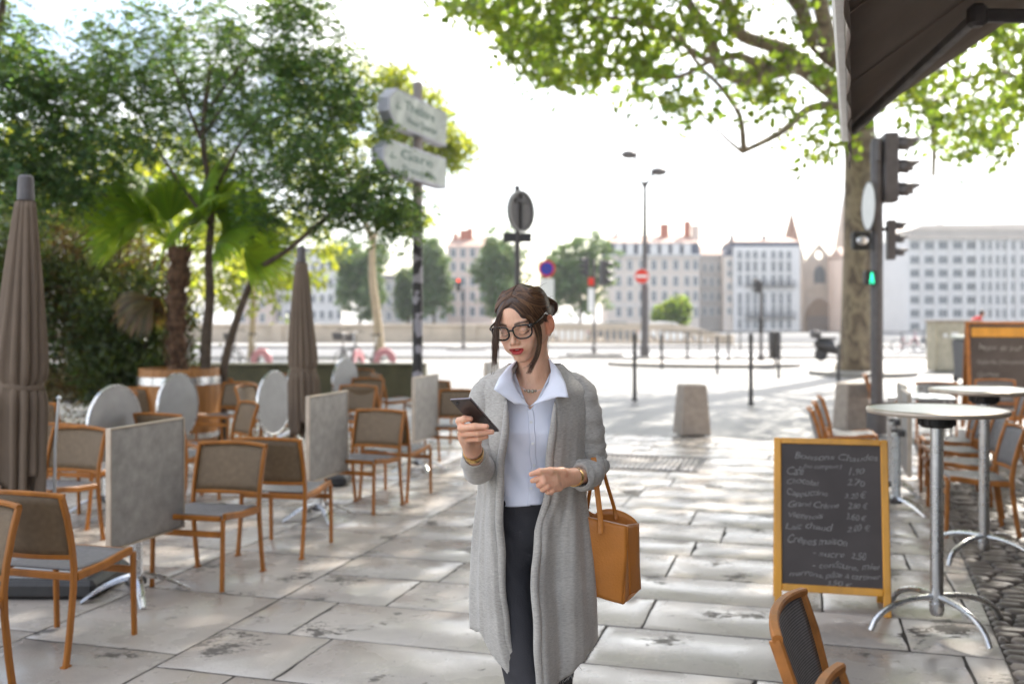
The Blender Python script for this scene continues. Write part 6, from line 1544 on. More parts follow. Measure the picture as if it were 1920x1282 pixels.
# ---------------------------------------------------------------- glasses, earring
m, nt, bs, out = nt_new('acetate'); tc = N(nt, 'ShaderNodeTexCoord'); n1 = N(nt, 'ShaderNodeTexNoise', Scale=60.); L(nt, tc.outputs['Object'], n1.inputs['Vector']); r = ramp(nt, n1.outputs['Fac'], [(.45, (.008, .007, .007)), (.75, (.035, .014, .006))]); L(nt, r.outputs[0], bs.inputs['Base Color']); bs.inputs['Roughness'].default_value = .14; MATS['acetate'] = m
m, nt, bs, out = nt_new('lens'); tb = N(nt, 'ShaderNodeBsdfTransparent'); gl_ = N(nt, 'ShaderNodeBsdfGlossy', Roughness=.02); fz = N(nt, 'ShaderNodeFresnel', IOR=1.45); mx = N(nt, 'ShaderNodeMixShader'); L(nt, fz.outputs[0], mx.inputs[0]); L(nt, tb.outputs[0], mx.inputs[1]); L(nt, gl_.outputs[0], mx.inputs[2]); L(nt, mx.outputs[0], out.inputs[0]); MATS['lens'] = m
HM = Matrix.Translation(HO) @ HR.to_4x4()
GR = Matrix.Translation((0.003, -.1065, .0022)) @ Matrix.Rotation(math.radians(4), 4, 'X')
gt = thing('glasses', 'black thick framed eyeglasses worn by the woman', 'glasses', (0, 0, 0))
def lens_out(q, k=0.):
    pts = []
    for i in range(40):
        a = 2*PI*i/40; c_, s_ = math.cos(a), math.sin(a); e = .62 if s_ > 0 else .82
        x = (.0285+k)*(abs(c_)**e)*(1 if c_ > 0 else -1); z = (.0215+k)*(abs(s_)**e)*(1 if s_ > 0 else -1); x *= 1+.06*(z/.02)
        X = q*(.0362)+x; pts.append((X, .9*abs(X)**2*2.2, z))
    return pts
b = MB(); b.M = HM @ GR
for q in (-1, 1): b.tube(lens_out(q), .0028, n=8, up=(0, 1, 0), squash=(.75, 1.0), closed=True)
b.rail([(-.0100, .0, .006), (-.004, -.0012, .0085), (.004, -.0012, .0085), (.0100, 0, .006)], .0045, .0058)
for q in (-1, 1): b.rail([(q*.060, .0066, .0160), (q*.0700, .0090, .0168)], .006, .0100)
b.build('rims', M['acetate'], gt, smooth=50)
for q in (-1, 1):
    b = MB(); b.M = HM @ GR; b.rail([(q*.0695, .0085, .0165), (q*.0755, .030, .0150), (q*.0770, .075, .0118), (q*.0765, .112, .010), (q*.0745, .128, -.004), (q*.0725, .138, -.020)], .0032, .0062); b.build('temple', M['acetate'], gt, smooth=50)
    b = MB(); b.M = HM @ GR; b.ball((q*.0640, .0045, .0175), .0014, 8); b.build('rivet', M['steel'], gt)
    b = MB(); b.M = HM @ GR; p_ = lens_out(q, -.001); c_ = (q*.0362, .9*.0362**2*2.2-.001, 0); b.add([c_]+p_, [(0, 1+(i+1) % 40, 1+i) for i in range(40)]); b.build('lens', M['lens'], gt, smooth=180)

# ---------------------------------------------------------------- clothes
def knit(name, c1, c2, bump=.5, streak=True):
    m, nt, bs, out = nt_new(name); tc = N(nt, 'ShaderNodeTexCoord'); mp = N(nt, 'ShaderNodeMapping'); mp.inputs['Scale'].default_value = (1, 1, 5.5); L(nt, tc.outputs['Object'], mp.inputs[0])
    n1 = N(nt, 'ShaderNodeTexNoise', Scale=75., Detail=3., Roughness=.7); L(nt, mp.outputs[0], n1.inputs['Vector']); n2 = N(nt, 'ShaderNodeTexNoise', Scale=9., Detail=3.); L(nt, tc.outputs['Object'], n2.inputs['Vector'])
    ad = N(nt, 'ShaderNodeMath', operation='MULTIPLY_ADD'); L(nt, n2.outputs['Fac'], ad.inputs[0]); ad.inputs[1].default_value = .4; L(nt, n1.outputs['Fac'], ad.inputs[2]); r = ramp(nt, ad.outputs[0], [(.5, c1), (.95, c2)]); L(nt, r.outputs[0], bs.inputs['Base Color'])
    bs.inputs['Roughness'].default_value = .95; bs.inputs['Sheen Weight'].default_value = .3; bs.inputs['Sheen Roughness'].default_value = .5; bs.inputs['Specular IOR Level'].default_value = .15
    wv = N(nt, 'ShaderNodeTexNoise', Scale=420., Detail=2.); L(nt, tc.outputs['Object'], wv.inputs['Vector']); bp = N(nt, 'ShaderNodeBump', Strength=bump, Distance=.0012); L(nt, wv.outputs['Fac'], bp.inputs['Height']); L(nt, bp.outputs[0], bs.inputs['Normal']); MATS[name] = m
knit('knit_grey', (.31, .285, .255), (.53, .50, .455), .3)
m = mat('shirt_cotton', (.74, .75, .83), .8, var=.03, scale=6, bump=.04, bscale=500); mat('trouser', (.028, .026, .030), .75, var=.18, scale=14, bump=.25, bscale=350)
def lerp_tab(tab, v): xs = [t_[0] for t_ in tab]; return [float(np.interp(v, xs, [t_[i] for t_ in tab])) for i in range(1, len(tab[0]))]
# silhouette of the cardigan in the photograph: py, outer left, inner left, inner right, outer right, depth centre, half depth
TAB = [(690, 955, 970, 1040, 1054, 3.18, .055), (700, 925, 960, 1043, 1070, 3.165, .080), (711, 903, 955, 1044, 1090, 3.15, .097), (730, 893, 951, 1043, 1104, 3.145, .112), (780, 890, 949, 1036, 1106, 3.14, .127), (830, 896, 947, 1030, 1100, 3.14, .135),
       (880, 900, 943, 1026, 1098, 3.14, .135), (925, 899, 940, 1021, 1096, 3.14, .135), (980, 893, 939, 1007, 1103, 3.14, .145), (1040, 888, 940, 1002, 1109, 3.14, .155), (1100, 886, 944, 1003, 1112, 3.13, .165), (1166, 886, 953, 1004, 1114, 3.13, .17), (1200, 888, 963, 1005, 1115, 3.13, .17), (1240, 900, 974, 1006, 1105, 3.13, .17), (1275, 930, 985, 1008, 1080, 3.13, .17)]
def card_pt(py, th, off=0., wave=1.):
    ol, il, ir, orr, yc, b_ = lerp_tab(TAB, py); sc = 3.1/F; xc = ((ol+orr)/2-960)*sc; a_ = (orr-ol)/2*sc
    g_ = min(1, max(0, (py-720)/300)); f_ = (.0045+.011*g_)*wave
    d = f_*(.8*math.sin(th*8.3+1.2+.9*math.sin(py*.011))+.22*math.sin(th*19+py*.007+math.sin(th*5))+.45*math.sin(th*4.3+py*.012))
    x = xc+(a_+off)*math.cos(th)+d*math.cos(th)*.35; y = yc-(b_+off)*math.sin(th)-d*abs(math.sin(th))
    return x, y
def th_of(py, px):
    ol, il, ir, orr, yc, b_ = lerp_tab(TAB, py); return math.acos(max(-1, min(1, (px-(ol+orr)/2)/((orr-ol)/2))))
def hem_l(u): return 1240-66*min(1, max(0, u*3.2-.25))**1.0 if u < .45 else 1174+u*4   # front corner hangs lower
def hem_r(u): return 1273-42*min(1, u*2.4)-34*max(0, u-.30)*1.4 if True else 0
cb = MB()
def front_panel(side):
    rows = []; NU, NV = 34, 70
    for j in range(NV+1):
        row = []
        for i in range(NU+1):
            u = i/NU
            top = 686 if side < 0 else 686
            bot = (hem_l(u) if side < 0 else hem_r(u))+1.2*math.sin(u*40)
            py = top+(bot-top)*(j/NV)**.92
            ol, il, ir, orr, yc, b_ = lerp_tab(TAB, py)
            t0 = th_of(py, il if side < 0 else ir); t1 = PI*1.12 if side < 0 else -PI*.12
            th = t0+(t1-t0)*u**1.0
            x, y = card_pt(py, th, .004)
            # soft vertical folds next to the front edge (shawl collar rolls forward)
            e = math.exp(-(u/.16)**2); y -= e*(.014+.016*min(1, max(0, (py-700)/60)))
            e2 = min(1, max(0, (py-730)/120)); fw = .0085*e2*(.5+.5*min(1, (py-730)/350))
            y -= fw*1.25*(math.sin(20*u**.8+(.4 if side < 0 else 1.5)+.0035*py+.5*math.sin(py*.013))**3)*max(0, 1-1.5*u)*1.5
            x += (.003*math.sin(py*.021+side)+.002*math.sin(py*.057))*e
            z = EYE-(py-HY)/F*3.1
            row.append((x, y, z))
        rows.append(row)
    return rows
RL = front_panel(-1); RR_ = front_panel(1); cb.grid(RL); cb.grid(RR_)
# rolled front borders
for rows, sgn in ((RL, 1), (RR_, -1)):
    ed = [Vector(r_[0]) for r_ in rows][6:]
    g_ = []
    for k_, p in enumerate(ed):
        tp = min(1, k_/7)**.6; g_.append([p+Vector((-sgn*.012*tp, -.001, 0)), p+Vector((-sgn*.006*tp, -.011*tp, 0)), p+Vector((sgn*.004*tp, -.012*tp, 0)), p+Vector((sgn*.010*tp, -.002, 0)), p+Vector((sgn*.008*tp, .014*tp, 0)), p+Vector((sgn*.001, .022*tp, 0))])
    cb.grid(g_)
# back
rows = []
for j in range(40):
    row = []
    for i in range(25):
        th = -.10*PI-(.80*PI)*i/24; py = 684+(1200-684)*j/39; x, y = card_pt(py, th, .004); row.append((x, y, EYE-(py-HY)/F*3.1))
    rows.append(row)
cb.grid(rows)
# collar band around the neck
cb.tube([P(962, 690, 3.15), P(975, 682, 3.21), P(1003, 680, 3.235), P(1030, 683, 3.21), P(1042, 692, 3.15)], [.006, .010, .011, .010, .006], n=8)
def sleeve(pts, radii, seed, wr=.004, nfold=9, n=28, flat=1.):
    k = len(pts); out = []; rr = []
    for i in range(k-1):
        p0, p1, p2, p3 = pts[max(i-1, 0)], pts[i], pts[i+1], pts[min(i+2, k-1)]
        for j in range(10):
            u = j/10; out.append(.5*((2*p1)+(p2-p0)*u+(2*p0-5*p1+4*p2-p3)*u*u+(3*p1-p0-3*p2+p3)*u**3)); rr.append(radii[i]+(radii[i+1]-radii[i])*u)
    out.append(pts[-1]); rr.append(radii[-1]); K = len(out); rows = []; rf = random.Random(seed); up = Vector((0, 1, .2))
    for i in range(K):
        t_ = (out[min(i+1, K-1)]-out[max(i-1, 0)]).normalized(); a = (up-t_*up.dot(t_)).normalized(); b_ = t_.cross(a); row = []
        w = wr if not hasattr(wr, '__call__') else wr(i/(K-1))
        for j in range(n+1):
            an = 2*PI*(j % n)/n
            d = w*(math.sin(i*nfold/10.*1.0+2.1*math.sin(an+seed)+seed)+.6*math.sin(i*nfold/5.3+3*math.sin(an*1+1.7*seed))+.4*math.sin(3*an+i*.3))
            row.append(out[i]+a*math.cos(an)*(rr[i]+d)+b_*math.sin(an)*(rr[i]+d))
        rows.append(row)
    return rows
cb.grid(sleeve([P(948, 716, 3.15), P(914, 734, 3.13), P(903, 800, 3.10), P(899, 850, 3.06), P(899, 878, 3.00), P(893, 868, 2.92), P(889, 853, 2.84)], [.024, .046, .050, .049, .046, .040, .033], 1, .0022, 6))
cb.grid(sleeve([P(1050, 712, 3.15), P(1084, 732, 3.14), P(1100, 790, 3.14), P(1106, 840, 3.15), P(1110, 872, 3.15), P(1102, 888, 3.08), P(1086, 893, 2.99)], [.022, .048, .051, .048, .046, .040, .033], 2, lambda f: .0024+(.0050 if f > .62 else 0), 11))
cb.build('cardigan', M['knit_grey'], W0, smooth=180, solid=.0035)
# frayed hem threads
fb = MB()
for i in range(70):
    r_ = RR_[-1][min(34, int(abs(rh.gauss(0, 7))))]; p = Vector(r_); fb.tube([p+Vector((rh.uniform(-.004, .004), 0, .004)), p+Vector((rh.uniform(-.006, .006), rh.uniform(-.004, .004), -.006)), p+Vector((rh.uniform(-.01, .01), rh.uniform(-.004, .004), -rh.uniform(.008, .018)))], .0007, n=3)
o = fb.build('fringe', M['knit_grey'], W0)

# shirt ---------------------------------------------------------------
def shirt_pt(py, th, off=0.):
    tab = [(690, 1003, .064, 3.165, .064), (715, 1002, .100, 3.16, .078), (745, 1001, .128, 3.15, .090), (770, 1000, .138, 3.145, .100), (806, 998, .140, 3.14, .112), (850, 992, .126, 3.14, .098), (890, 986, .118, 3.14, .090), (940, 982, .130, 3.14, .098)]
    xc, a_, yc, b_ = lerp_tab(tab, py); g_ = math.sin(th)
    d = .0018*math.sin(th*9+py*.05)+.0030*math.sin(py*.085+4*math.cos(th*2.2)+th*3)*min(1, max(0, (py-770)/60))+.0045*math.sin(py*.034+th*5.)*min(1, max(0, (py-790)/60))+.0022*math.sin(py*.16+th*6)*max(0, (py-860)/80)
    pl = .010*math.exp(-((py-806)/26)**2)*(math.exp(-((th-1.05)/.28)**2)+math.exp(-((th-2.1)/.28)**2))
    return ((xc-960)/F*3.1+(a_+off+d)*math.cos(th), yc-(b_+off+d+pl)*g_, EYE-(py-HY)/F*3.1)
def cf(py): return float(np.interp(py, [700, 764, 800, 870, 940], [993, 993, 996.5, 1000, 990]))     # centre front line
def th_px(py, px):
    lo_, hi_ = .05, PI-.05
    for _ in range(30):
        mid = (lo_+hi_)/2; x = shirt_pt(py, mid)[0]
        if x > (px-960)/F*3.1: lo_ = mid
        else: hi_ = mid
    return (lo_+hi_)/2
sb = MB()
for side in (-1, 1):
    rows = []
    for j in range(61):
        f = j/60; row = []
        for i in range(27):
            u = i/26; 
            top = 700+ (0); bot = 940+(-9 if side > 0 else 0)*u+3*math.sin(u*5)-2*(side > 0)
            py = top+(bot-top)*f
            e = cf(py)
            if py < 766:                                            # V opening
                w = (766-py)/66.; e = cf(766)+(-1 if side < 0 else 1)*(27 if side < 0 else 37)*w**.85
            else: e += 2.6 if side < 0 else -3.2
            t0 = th_px(py, e); t1 = PI*1.05 if side < 0 else -PI*.05
            row.append(shirt_pt(py, t0+(t1-t0)*u, (.0022 if side > 0 else 0.)+.010*max(0, (py-900)/40)*max(0, math.sin(t0+(t1-t0)*u))**2))
        rows.append(row)
    sb.grid(rows)
rows = [[shirt_pt(700+(240)*j/20, -.05*PI-(.9*PI)*i/16) for i in range(17)] for j in range(21)]; sb.grid(rows)
sh = sb.build('shirt', M['shirt_cotton'], W0, smooth=180, solid=.0015)
b = MB(); rows = []
for j in range(44):
    py = 764+174*j/43; c_ = cf(py); wv = .8*math.sin(j*.55)+.6*math.sin(j*.23)
    rows.append([shirt_pt(py, th_px(py, c_-5.0+wv), .0030), shirt_pt(py, th_px(py, c_-4.4+wv), .0062), shirt_pt(py, th_px(py, c_+wv), .0066), shirt_pt(py, th_px(py, c_+4.2+wv), .0062), shirt_pt(py, th_px(py, c_+5.0+wv), .0030)])
b.grid(rows); b.build('placket', M['shirt_cotton'], sh, smooth=50, solid=.001)
for py in (787, 826, 868, 908):
    p = shirt_pt(py, th_px(py, cf(py)), .0072); b = MB(); b.lathe([(0, -.001), (.0042, -.001), (.0048, .0004), (.0040, .0014), (.0034, .0008), (0, .0006)], c=p, n=14, R=Matrix.Rotation(PI/2, 3, 'X')); b.build('button', M['white_paint'], sh)
def flap(inner, outer, n=24, bulge=.005):
    """collar leaf between the fold line and the free edge"""
    def crv(pts, k):
        pts = [Vector(p) for p in pts]; out = []
        for i in range(k+1):
            x = i/k*(len(pts)-1); a = min(int(x), len(pts)-2); out.append(pts[a].lerp(pts[a+1], x-a))
        return out
    A, B = crv(inner, n), crv(outer, n); rows = []
    for i in range(n+1):
        row = []
        for j in range(8):
            v = j/7; p = A[i].lerp(B[i], v); p = p+Vector((0, -bulge*math.sin(PI*v), .004*math.sin(PI*v))); row.append(p)
        rows.append(row)
    return rows
b = MB()
b.grid(flap([P(992, 762, 3.010), P(972, 735, 3.016), P(962, 712, 3.034), P(960, 690, 3.075), P(970, 676, 3.12), P(990, 668, 3.185), P(1010, 666, 3.20)], [P(966, 758, 2.998), P(946, 744, 2.990), P(926, 730, 2.985), P(936, 708, 3.030), P(949, 692, 3.09), P(975, 680, 3.19), P(1010, 680, 3.225)]))
b.grid(flap([P(994, 762, 3.010), P(1015, 742, 3.016), P(1029, 718, 3.034), P(1033, 695, 3.075), P(1029, 674, 3.12), P(1022, 667, 3.16), P(1010, 666, 3.20)], [P(1024, 752, 2.998), P(1046, 744, 2.988), P(1066, 745, 2.980), P(1060, 718, 3.022), P(1050, 697, 3.08), P(1036, 680, 3.17), P(1010, 680, 3.225)]))
b.build('collar', M['shirt_cotton'], sh, smooth=180, solid=.0016)
# pearl necklace
nk = thing('necklace', 'thin chain necklace with a few grey pearls on the woman\'s neck', 'necklace', (0, 0, 0))
b = MB(); ch_ = [P(964, 712, 3.085), P(972, 722, 3.072), P(984, 730, 3.062), P(1006, 733, 3.060), P(1018, 728, 3.066), P(1028, 716, 3.085)]; b.tube(ch_, .0007, n=5); b.build('chain', M['steel'], nk)
mat('pearl', (.42, .37, .28), .25, .3, var=.15)
for px, py, r_ in ((985.5, 732, .0042), (991.5, 733, .0055), (998.5, 733.2, .0055), (1004, 732.5, .0042)): b = MB(); b.ball(P(px, py, 3.058), r_, 12); b.build('pearl', M['pearl'], nk)
# trousers --------------------------------------------------------------
def trousers():
    s = SDF((-.19, 2.84, .10), (.36, 3.48, 1.08), .0045); Cn = s.cone
    s.ell(P(984, 985, 3.135), (.128, .100, .150), None, .04); s.ell(P(984, 935, 3.135), (.118, .100, .05), None, .03)
    hipR, hipL = Vector((-.022, 3.12, .88)), Vector((.110, 3.16, .88)); kR, kL = Vector((.048, 2.965, .50)), Vector((.135, 3.20, .50)); aR, aL = Vector((.080, 2.99, .12)), Vector((.15, 3.40, .16))
    for h_, k_, a_, r1 in ((hipR, kR, aR, .092), (hipL, kL, aL, .088)): Cn(h_, k_, r1*.95, .060, .03); Cn(k_, a_, .062, .048, .02)
    V, Q = s.mesh(); x, y, z = V.T
    V[:, 1] += .0016*np.sin(z*95+4*np.sin(x*26))*np.exp(-((z-.86)/.16)**2)+.0018*np.sin(z*140+x*40)*np.exp(-((z-.5)/.1)**2)
    keep = (V[Q][:, :, 2].max(1) < EYE-(932-HY)/F*3.1+.0) & (V[Q][:, :, 2].min(1) > .115)
    return V, Q[keep]
V, Q = trousers(); o = npmesh('trousers', smooth_np(V, Q, 1, .4), Q, M['trouser'], W0, smooth=True)
for a_, lab in ((Vector((.080, 2.99, 0)), 0), (Vector((.15, 3.38, .02)), 1)):
    b = MB(); rows = []
    for k in range(13):
        f = k/12; y = a_.y+.05-.25*f; w = .030+.010*math.sin(PI*min(1, f*1.3)); w *= (1 if f < .85 else .6); h_ = .085-.055*f**.7; rows.append([(a_.x+w*math.cos(t_), y, a_.z+.004+max(0, h_*math.sin(t_))) for t_ in [PI*i/8 for i in range(9)]]+[(a_.x-w, y, a_.z+.002), (a_.x+w, y, a_.z+.002)])
    b.grid(rows); b.add([rows[0][i] for i in range(11)], [tuple(range(11))]); b.add([rows[-1][i] for i in range(11)], [tuple(range(10, -1, -1))]); b.build('shoe', M['black_plastic'], W0, smooth=60)
# bracelets -------------------------------------------------------------
mat('gold', (.80, .50, .16), .22, 1., var=.12, scale=20)
def cuff(center, axis, r, w, th_, m_, name, label, gap=0.):
    a = Vector(axis).normalized(); up = Vector((0, 0, 1)); u = (up-a*up.dot(a)).normalized(); v = a.cross(u); b = MB(); rows = []
    for i in range(41):
        t_ = gap+(2*PI-2*gap)*i/40; c_ = Vector(center); d = u*math.cos(t_)+v*math.sin(t_); ww = w*(1+.12*math.sin(3*t_)); rows.append([c_+d*r-a*ww/2, c_+d*(r+th_)-a*ww/2, c_+d*(r+th_*1.6), c_+d*(r+th_)+a*ww/2, c_+d*r+a*ww/2, c_+d*r-a*ww/2])
    b.grid(rows); return tag(b.build(name, m_, smooth=50), label, 'bracelet')
ax = (WR_R-P(893, 868, 2.87)).normalized(); cuff(P(888, 849, 2.815), ax, .0265, .021, .0022, M['gold'], 'bracelet', 'wide gold cuff bracelet on the wrist that holds the phone')
o = cuff(P(886.5, 843, 2.803), ax, .0245, .008, .0020, M['black_plastic'], 'bracelet', 'narrow black bracelet above the gold cuff on the phone wrist')
ax = (WR_L-P(1094, 891, 3.02)).normalized(); cuff(P(1077.5, 894, 2.962), ax, .0250, .020, .0024, M['gold'], 'bracelet', 'gold cuff bracelet on the wrist beside the handbag straps')
# phone -------------------------------------------------------------------
A_, B_, C_ = P(848, 751, 2.64), P(884, 749, 2.60), P(930, 810, 2.69)
u_ = (B_-A_).normalized(); v_ = (C_-B_); v_ = (v_-u_*v_.dot(u_)).normalized(); n_ = u_.cross(v_)
if n_.y < 0: n_ = -n_
cen = (A_+C_)/2+n_*.0045; Rp = Matrix((u_, v_, u_.cross(v_))).transposed()
pt = thing('smartphone', 'dark smartphone held upright in the woman\'s hand', 'phone', (0, 0, 0))
b = MB(); b.box(cen, (.0685, .146, .0078), R=Rp, bev=.0035); mat('phone_body', (.050, .038, .034), .35, .2, var=.08); b.build('phone_body', M['phone_body'], pt)
b = MB(); b.box(cen, (.0698, .1472, .0042), R=Rp, bev=.0018); mat('phone_rim', (.36, .31, .33), .28, .9, var=.05); b.build('metal_rim', M['phone_rim'], pt)
sg = 1 if (u_.cross(v_)).y > 0 else -1
b = MB(); b.box(cen+u_.cross(v_)*sg*.0040, (.062, .130, .0006), R=Rp); b.build('screen', mat('screen_black', (.01, .01, .012), .08), pt)
b = MB(); b.lathe([(0, 0), (.005, 0), (.005, .0008), (0, .0008)], c=cen-u_.cross(v_)*sg*.0046-v_*.060-u_*.018, n=16, R=Rp); b.build('camera', M['screen_black'], pt)

# ---------------------------------------------------------------- handbag
mat('tan_leather', (.58, .21, .035), .42, var=.12, scale=5, bump=.18, bscale=160, coat=.1); mat('leather_raw', (.66, .42, .30), .8, var=.1)
bag = thing('handbag', 'tan orange leather tote bag hanging from the woman\'s forearm', 'handbag', (0, 0, 0))
D0, D1 = 3.10, 3.26
def BP(px, py, D): return P(px, py, D)
def quadgrid(c00, c10, c11, c01, nu, nv, bul=(0, 0), wob=.0, seed=0):
    rows = []
    for j in range(nv+1):
        v = j/nv; row = []
        for i in range(nu+1):
            u = i/nu; p = (c00*(1-u)+c10*u)*(1-v)+(c01*(1-u)+c11*u)*v; k = math.sin(PI*u)*math.sin(PI*min(1, v*1.0)); p = p+Vector((0, bul[0], 0))*k+Vector((bul[1], 0, 0))*k+Vector((wob*math.sin(7*v+5*u+seed), wob*math.sin(9*u+4*v+seed), wob*.5*math.sin(6*u+seed))); row.append(p)
        rows.append(row)
    return rows
FTL, FTR, FBR, FBL = BP(1040, 955, D0), BP(1177, 986, D0), BP(1169, 1132, D0+.02), BP(1048, 1096, D0+.02)
GTR, GBR = BP(1197, 981, D1), BP(1201, 1104, D1-.01)
BTL, BBL = BP(1058, 950, D1), BP(1062, 1072, D1-.01)
b = MB(); b.grid(quadgrid(FTL, FTR, FBR, FBL, 20, 20, (-.014, 0), .0022)); b.build('front_panel', M['tan_leather'], bag, smooth=180, solid=.003)
b = MB(); g1 = (FTR+GTR)/2+Vector((-.024, 0, -.002)); g2 = (FBR+GBR)/2+Vector((-.010, 0, .002)); b.grid(quadgrid(FTR, g1, g2, FBR, 6, 18, (0, .002), .001)); b.grid(quadgrid(g1, GTR, GBR, g2, 6, 18, (0, .004), .001, 2)); b.build('side_gusset', M['tan_leather'], bag, smooth=60, solid=.003)
b = MB(); g1 = (FTL+BTL)/2+Vector((.02, 0, 0)); g2 = (FBL+BBL)/2; b.grid(quadgrid(FTL, g1, g2, FBL, 5, 14)); b.grid(quadgrid(g1, BTL, BBL, g2, 5, 14)); b.build('side_gusset', M['tan_leather'], bag, smooth=60, solid=.003)
rows = quadgrid(BTL, GTR, GBR, BBL, 24, 16, (.01, 0), .001)
for i in range(25):
    u = i/24; hmp = .030*max(0, math.sin(PI*min(1, max(0, (u-.42)/.58))))**.6+.026*max(0, math.sin(PI*min(1, max(0, (.34-u)/.34))))**.6
    for j in range(4): rows[j][i] = rows[j][i]+Vector((0, 0, hmp*(1-j/4)))
b = MB(); b.grid(rows); b.build('back_panel', M['tan_leather'], bag, smooth=180, solid=.003)
b = MB(); b.grid(quadgrid(FBL, FBR, GBR, BBL, 14, 8, (0, 0), .001)); b.build('base', M['tan_leather'], bag, smooth=180, solid=.003)
b = MB(); b.tube([FTL.lerp(FTR, k/16)+Vector((.0012*math.sin(7*0+5*k/16), .0012*math.sin(9*k/16), .001)) for k in range(17)], .0022, n=6); b.tube([FTR, (FTR+GTR)/2+Vector((-.024, 0, -.002)), GTR], .0020, n=6); b.build('raw_edge', M['leather_raw'], bag)
def strap(pts, w, name='strap'):
    b = MB(); k = len(pts); out = []
    for i in range(k-1):
        p0, p1, p2, p3 = pts[max(i-1, 0)], pts[i], pts[i+1], pts[min(i+2, k-1)]
        for j in range(8):
            u = j/8; out.append(.5*((2*p1)+(p2-p0)*u+(2*p0-5*p1+4*p2-p3)*u*u+(3*p1-p0-3*p2+p3)*u**3))
    out.append(pts[-1]); b.rail(out, w, .0035, up=(0, 1, 0)); b.build(name, M['tan_leather'], bag, smooth=50)
strap([BP(1126, 1000, D0-.014), BP(1126, 975, D0-.012), BP(1121, 930, D0-.012), BP(1116, 890, D0-.01), BP(1113, 860, 3.10), BP(1108, 856, 3.16), BP(1104, 872, 3.21), BP(1098, 905, 3.18), BP(1094, 935, 3.12), BP(1092, 965, D0-.008)], .017)
strap([BP(1155, 974, D1-.01), BP(1151, 950, D1-.01), BP(1139, 910, 3.20), BP(1128, 872, 3.12), BP(1120, 856, 3.13), BP(1112, 860, 3.20), BP(1108, 905, 3.24), BP(1100, 960, D1+.01)], .012)
# ================================================================ parked cars beyond the quay, cyclist in red
mat('car_white', (.70, .70, .68), .25, coat=.5, var=.03); mat('car_grey', (.16, .17, .18), .25, coat=.5, var=.05); mat('car_red', (.45, .03, .03), .25, coat=.5, var=.05); mat('car_blue', (.05, .09, .18), .25, coat=.5, var=.05); mat('car_yellow', (.65, .42, .04), .25, coat=.5, var=.05)
mat('car_glass', (.03, .035, .04), .08, var=.1); mat('head_light', (.8, .8, .78), .1, var=.02); mat('tail_light', (.5, .02, .02), .2, var=.02)
def make_car(paint):
    t = thing('parked_car', 'c', 'car')
    prof = [(-2.05, .35), (-2.08, .62), (-2.0, .88), (-1.55, .95), (-1.1, 1.38), (-.5, 1.46), (.35, 1.42), (1.0, .98), (1.75, .86), (2.02, .68), (2.06, .4), (1.9, .28), (-1.9, .28)]
    wid = [.80, .85, .84, .82, .62, .60, .60, .80, .82, .80, .80, .78, .78]
    n = len(prof); vs = [(x, -w_, z) for (x, z), w_ in zip(prof, wid)]+[(x, w_, z) for (x, z), w_ in zip(prof, wid)]
    b = MB(); b.add(vs, [(i, (i+1) % n, (i+1) % n+n, i+n) for i in range(n)]+[tuple(range(n-1, -1, -1)), tuple(range(n, 2*n))]); b.build('car_body', M[paint], t, smooth=35)
    b = MB()
    for s_ in (-1, 1):
        q = [(-1.38, .99, .80), (-1.02, 1.32, .645), (-.10, 1.36, .635), (-.10, .99, .815)]; q2 = [(-.02, .99, .815), (-.02, 1.36, .635), (.33, 1.33, .645), (.86, .99, .80)]
        for qq in (q, q2): b.add([(x, s_*(w_+.012), z) for x, z, w_ in qq], [(0, 1, 2, 3) if s_ < 0 else (3, 2, 1, 0)])
    b.add([(.42, -.56, 1.405), (.42, .56, 1.405), (1.0, .72, 1.0), (1.0, -.72, 1.0)], [(0, 1, 2, 3)]); b.add([(-1.16, -.56, 1.36), (-1.16, .56, 1.36), (-1.56, .74, .975), (-1.56, -.74, .975)], [(3, 2, 1, 0)])
    b.build('window', M['car_glass'], t, smooth=0, solid=.01)
    for x in (-1.28, 1.30):
        for s_ in (-1, 1):
            b = MB(); b.lathe([(0, -.1), (.28, -.1), (.31, -.07), (.31, .07), (.28, .1), (0, .1)], c=(x, s_*.74, .31), n=20, R=Matrix.Rotation(PI/2, 3, 'X')); w_ = b.build('wheel', M['black_plastic'], t)
            b = MB(); b.lathe([(0, -.015), (.19, -.015), (.19, .015), (0, .015)], c=(x, s_*.845, .31), n=16, R=Matrix.Rotation(PI/2, 3, 'X')); b.build('rim', M['steel'], w_)
    for s_ in (-1, 1):
        b = MB(); b.box((1.99, s_*.6, .70), (.12, .32, .14), bev=.03); b.build('headlight', M['head_light'], t); b = MB(); b.box((-2.05, s_*.66, .76), (.08, .22, .18), bev=.02); b.build('tail_light', M['tail_light'], t)
    return t
for px, D_, rz, paint, lab in [(1070, 64.8, 4, 'car_white', 'white parked car seen through the balustrade, left of the lamp post'), (1252, 64.6, 3, 'car_white', 'white parked car seen through the balustrade just right of the lamp post'), (1160, 64.8, 2, 'car_grey', 'grey parked car seen through the middle of the balustrade'),
                               ]:
    t = make_car(paint); t.location = ((px-960)/F*D_, D_, -.022 if D_ < 62 else -.03); t.rotation_euler = (0, 0, math.radians(rz)); t['label'] = lab; t['group'] = 'cars parked by the river'
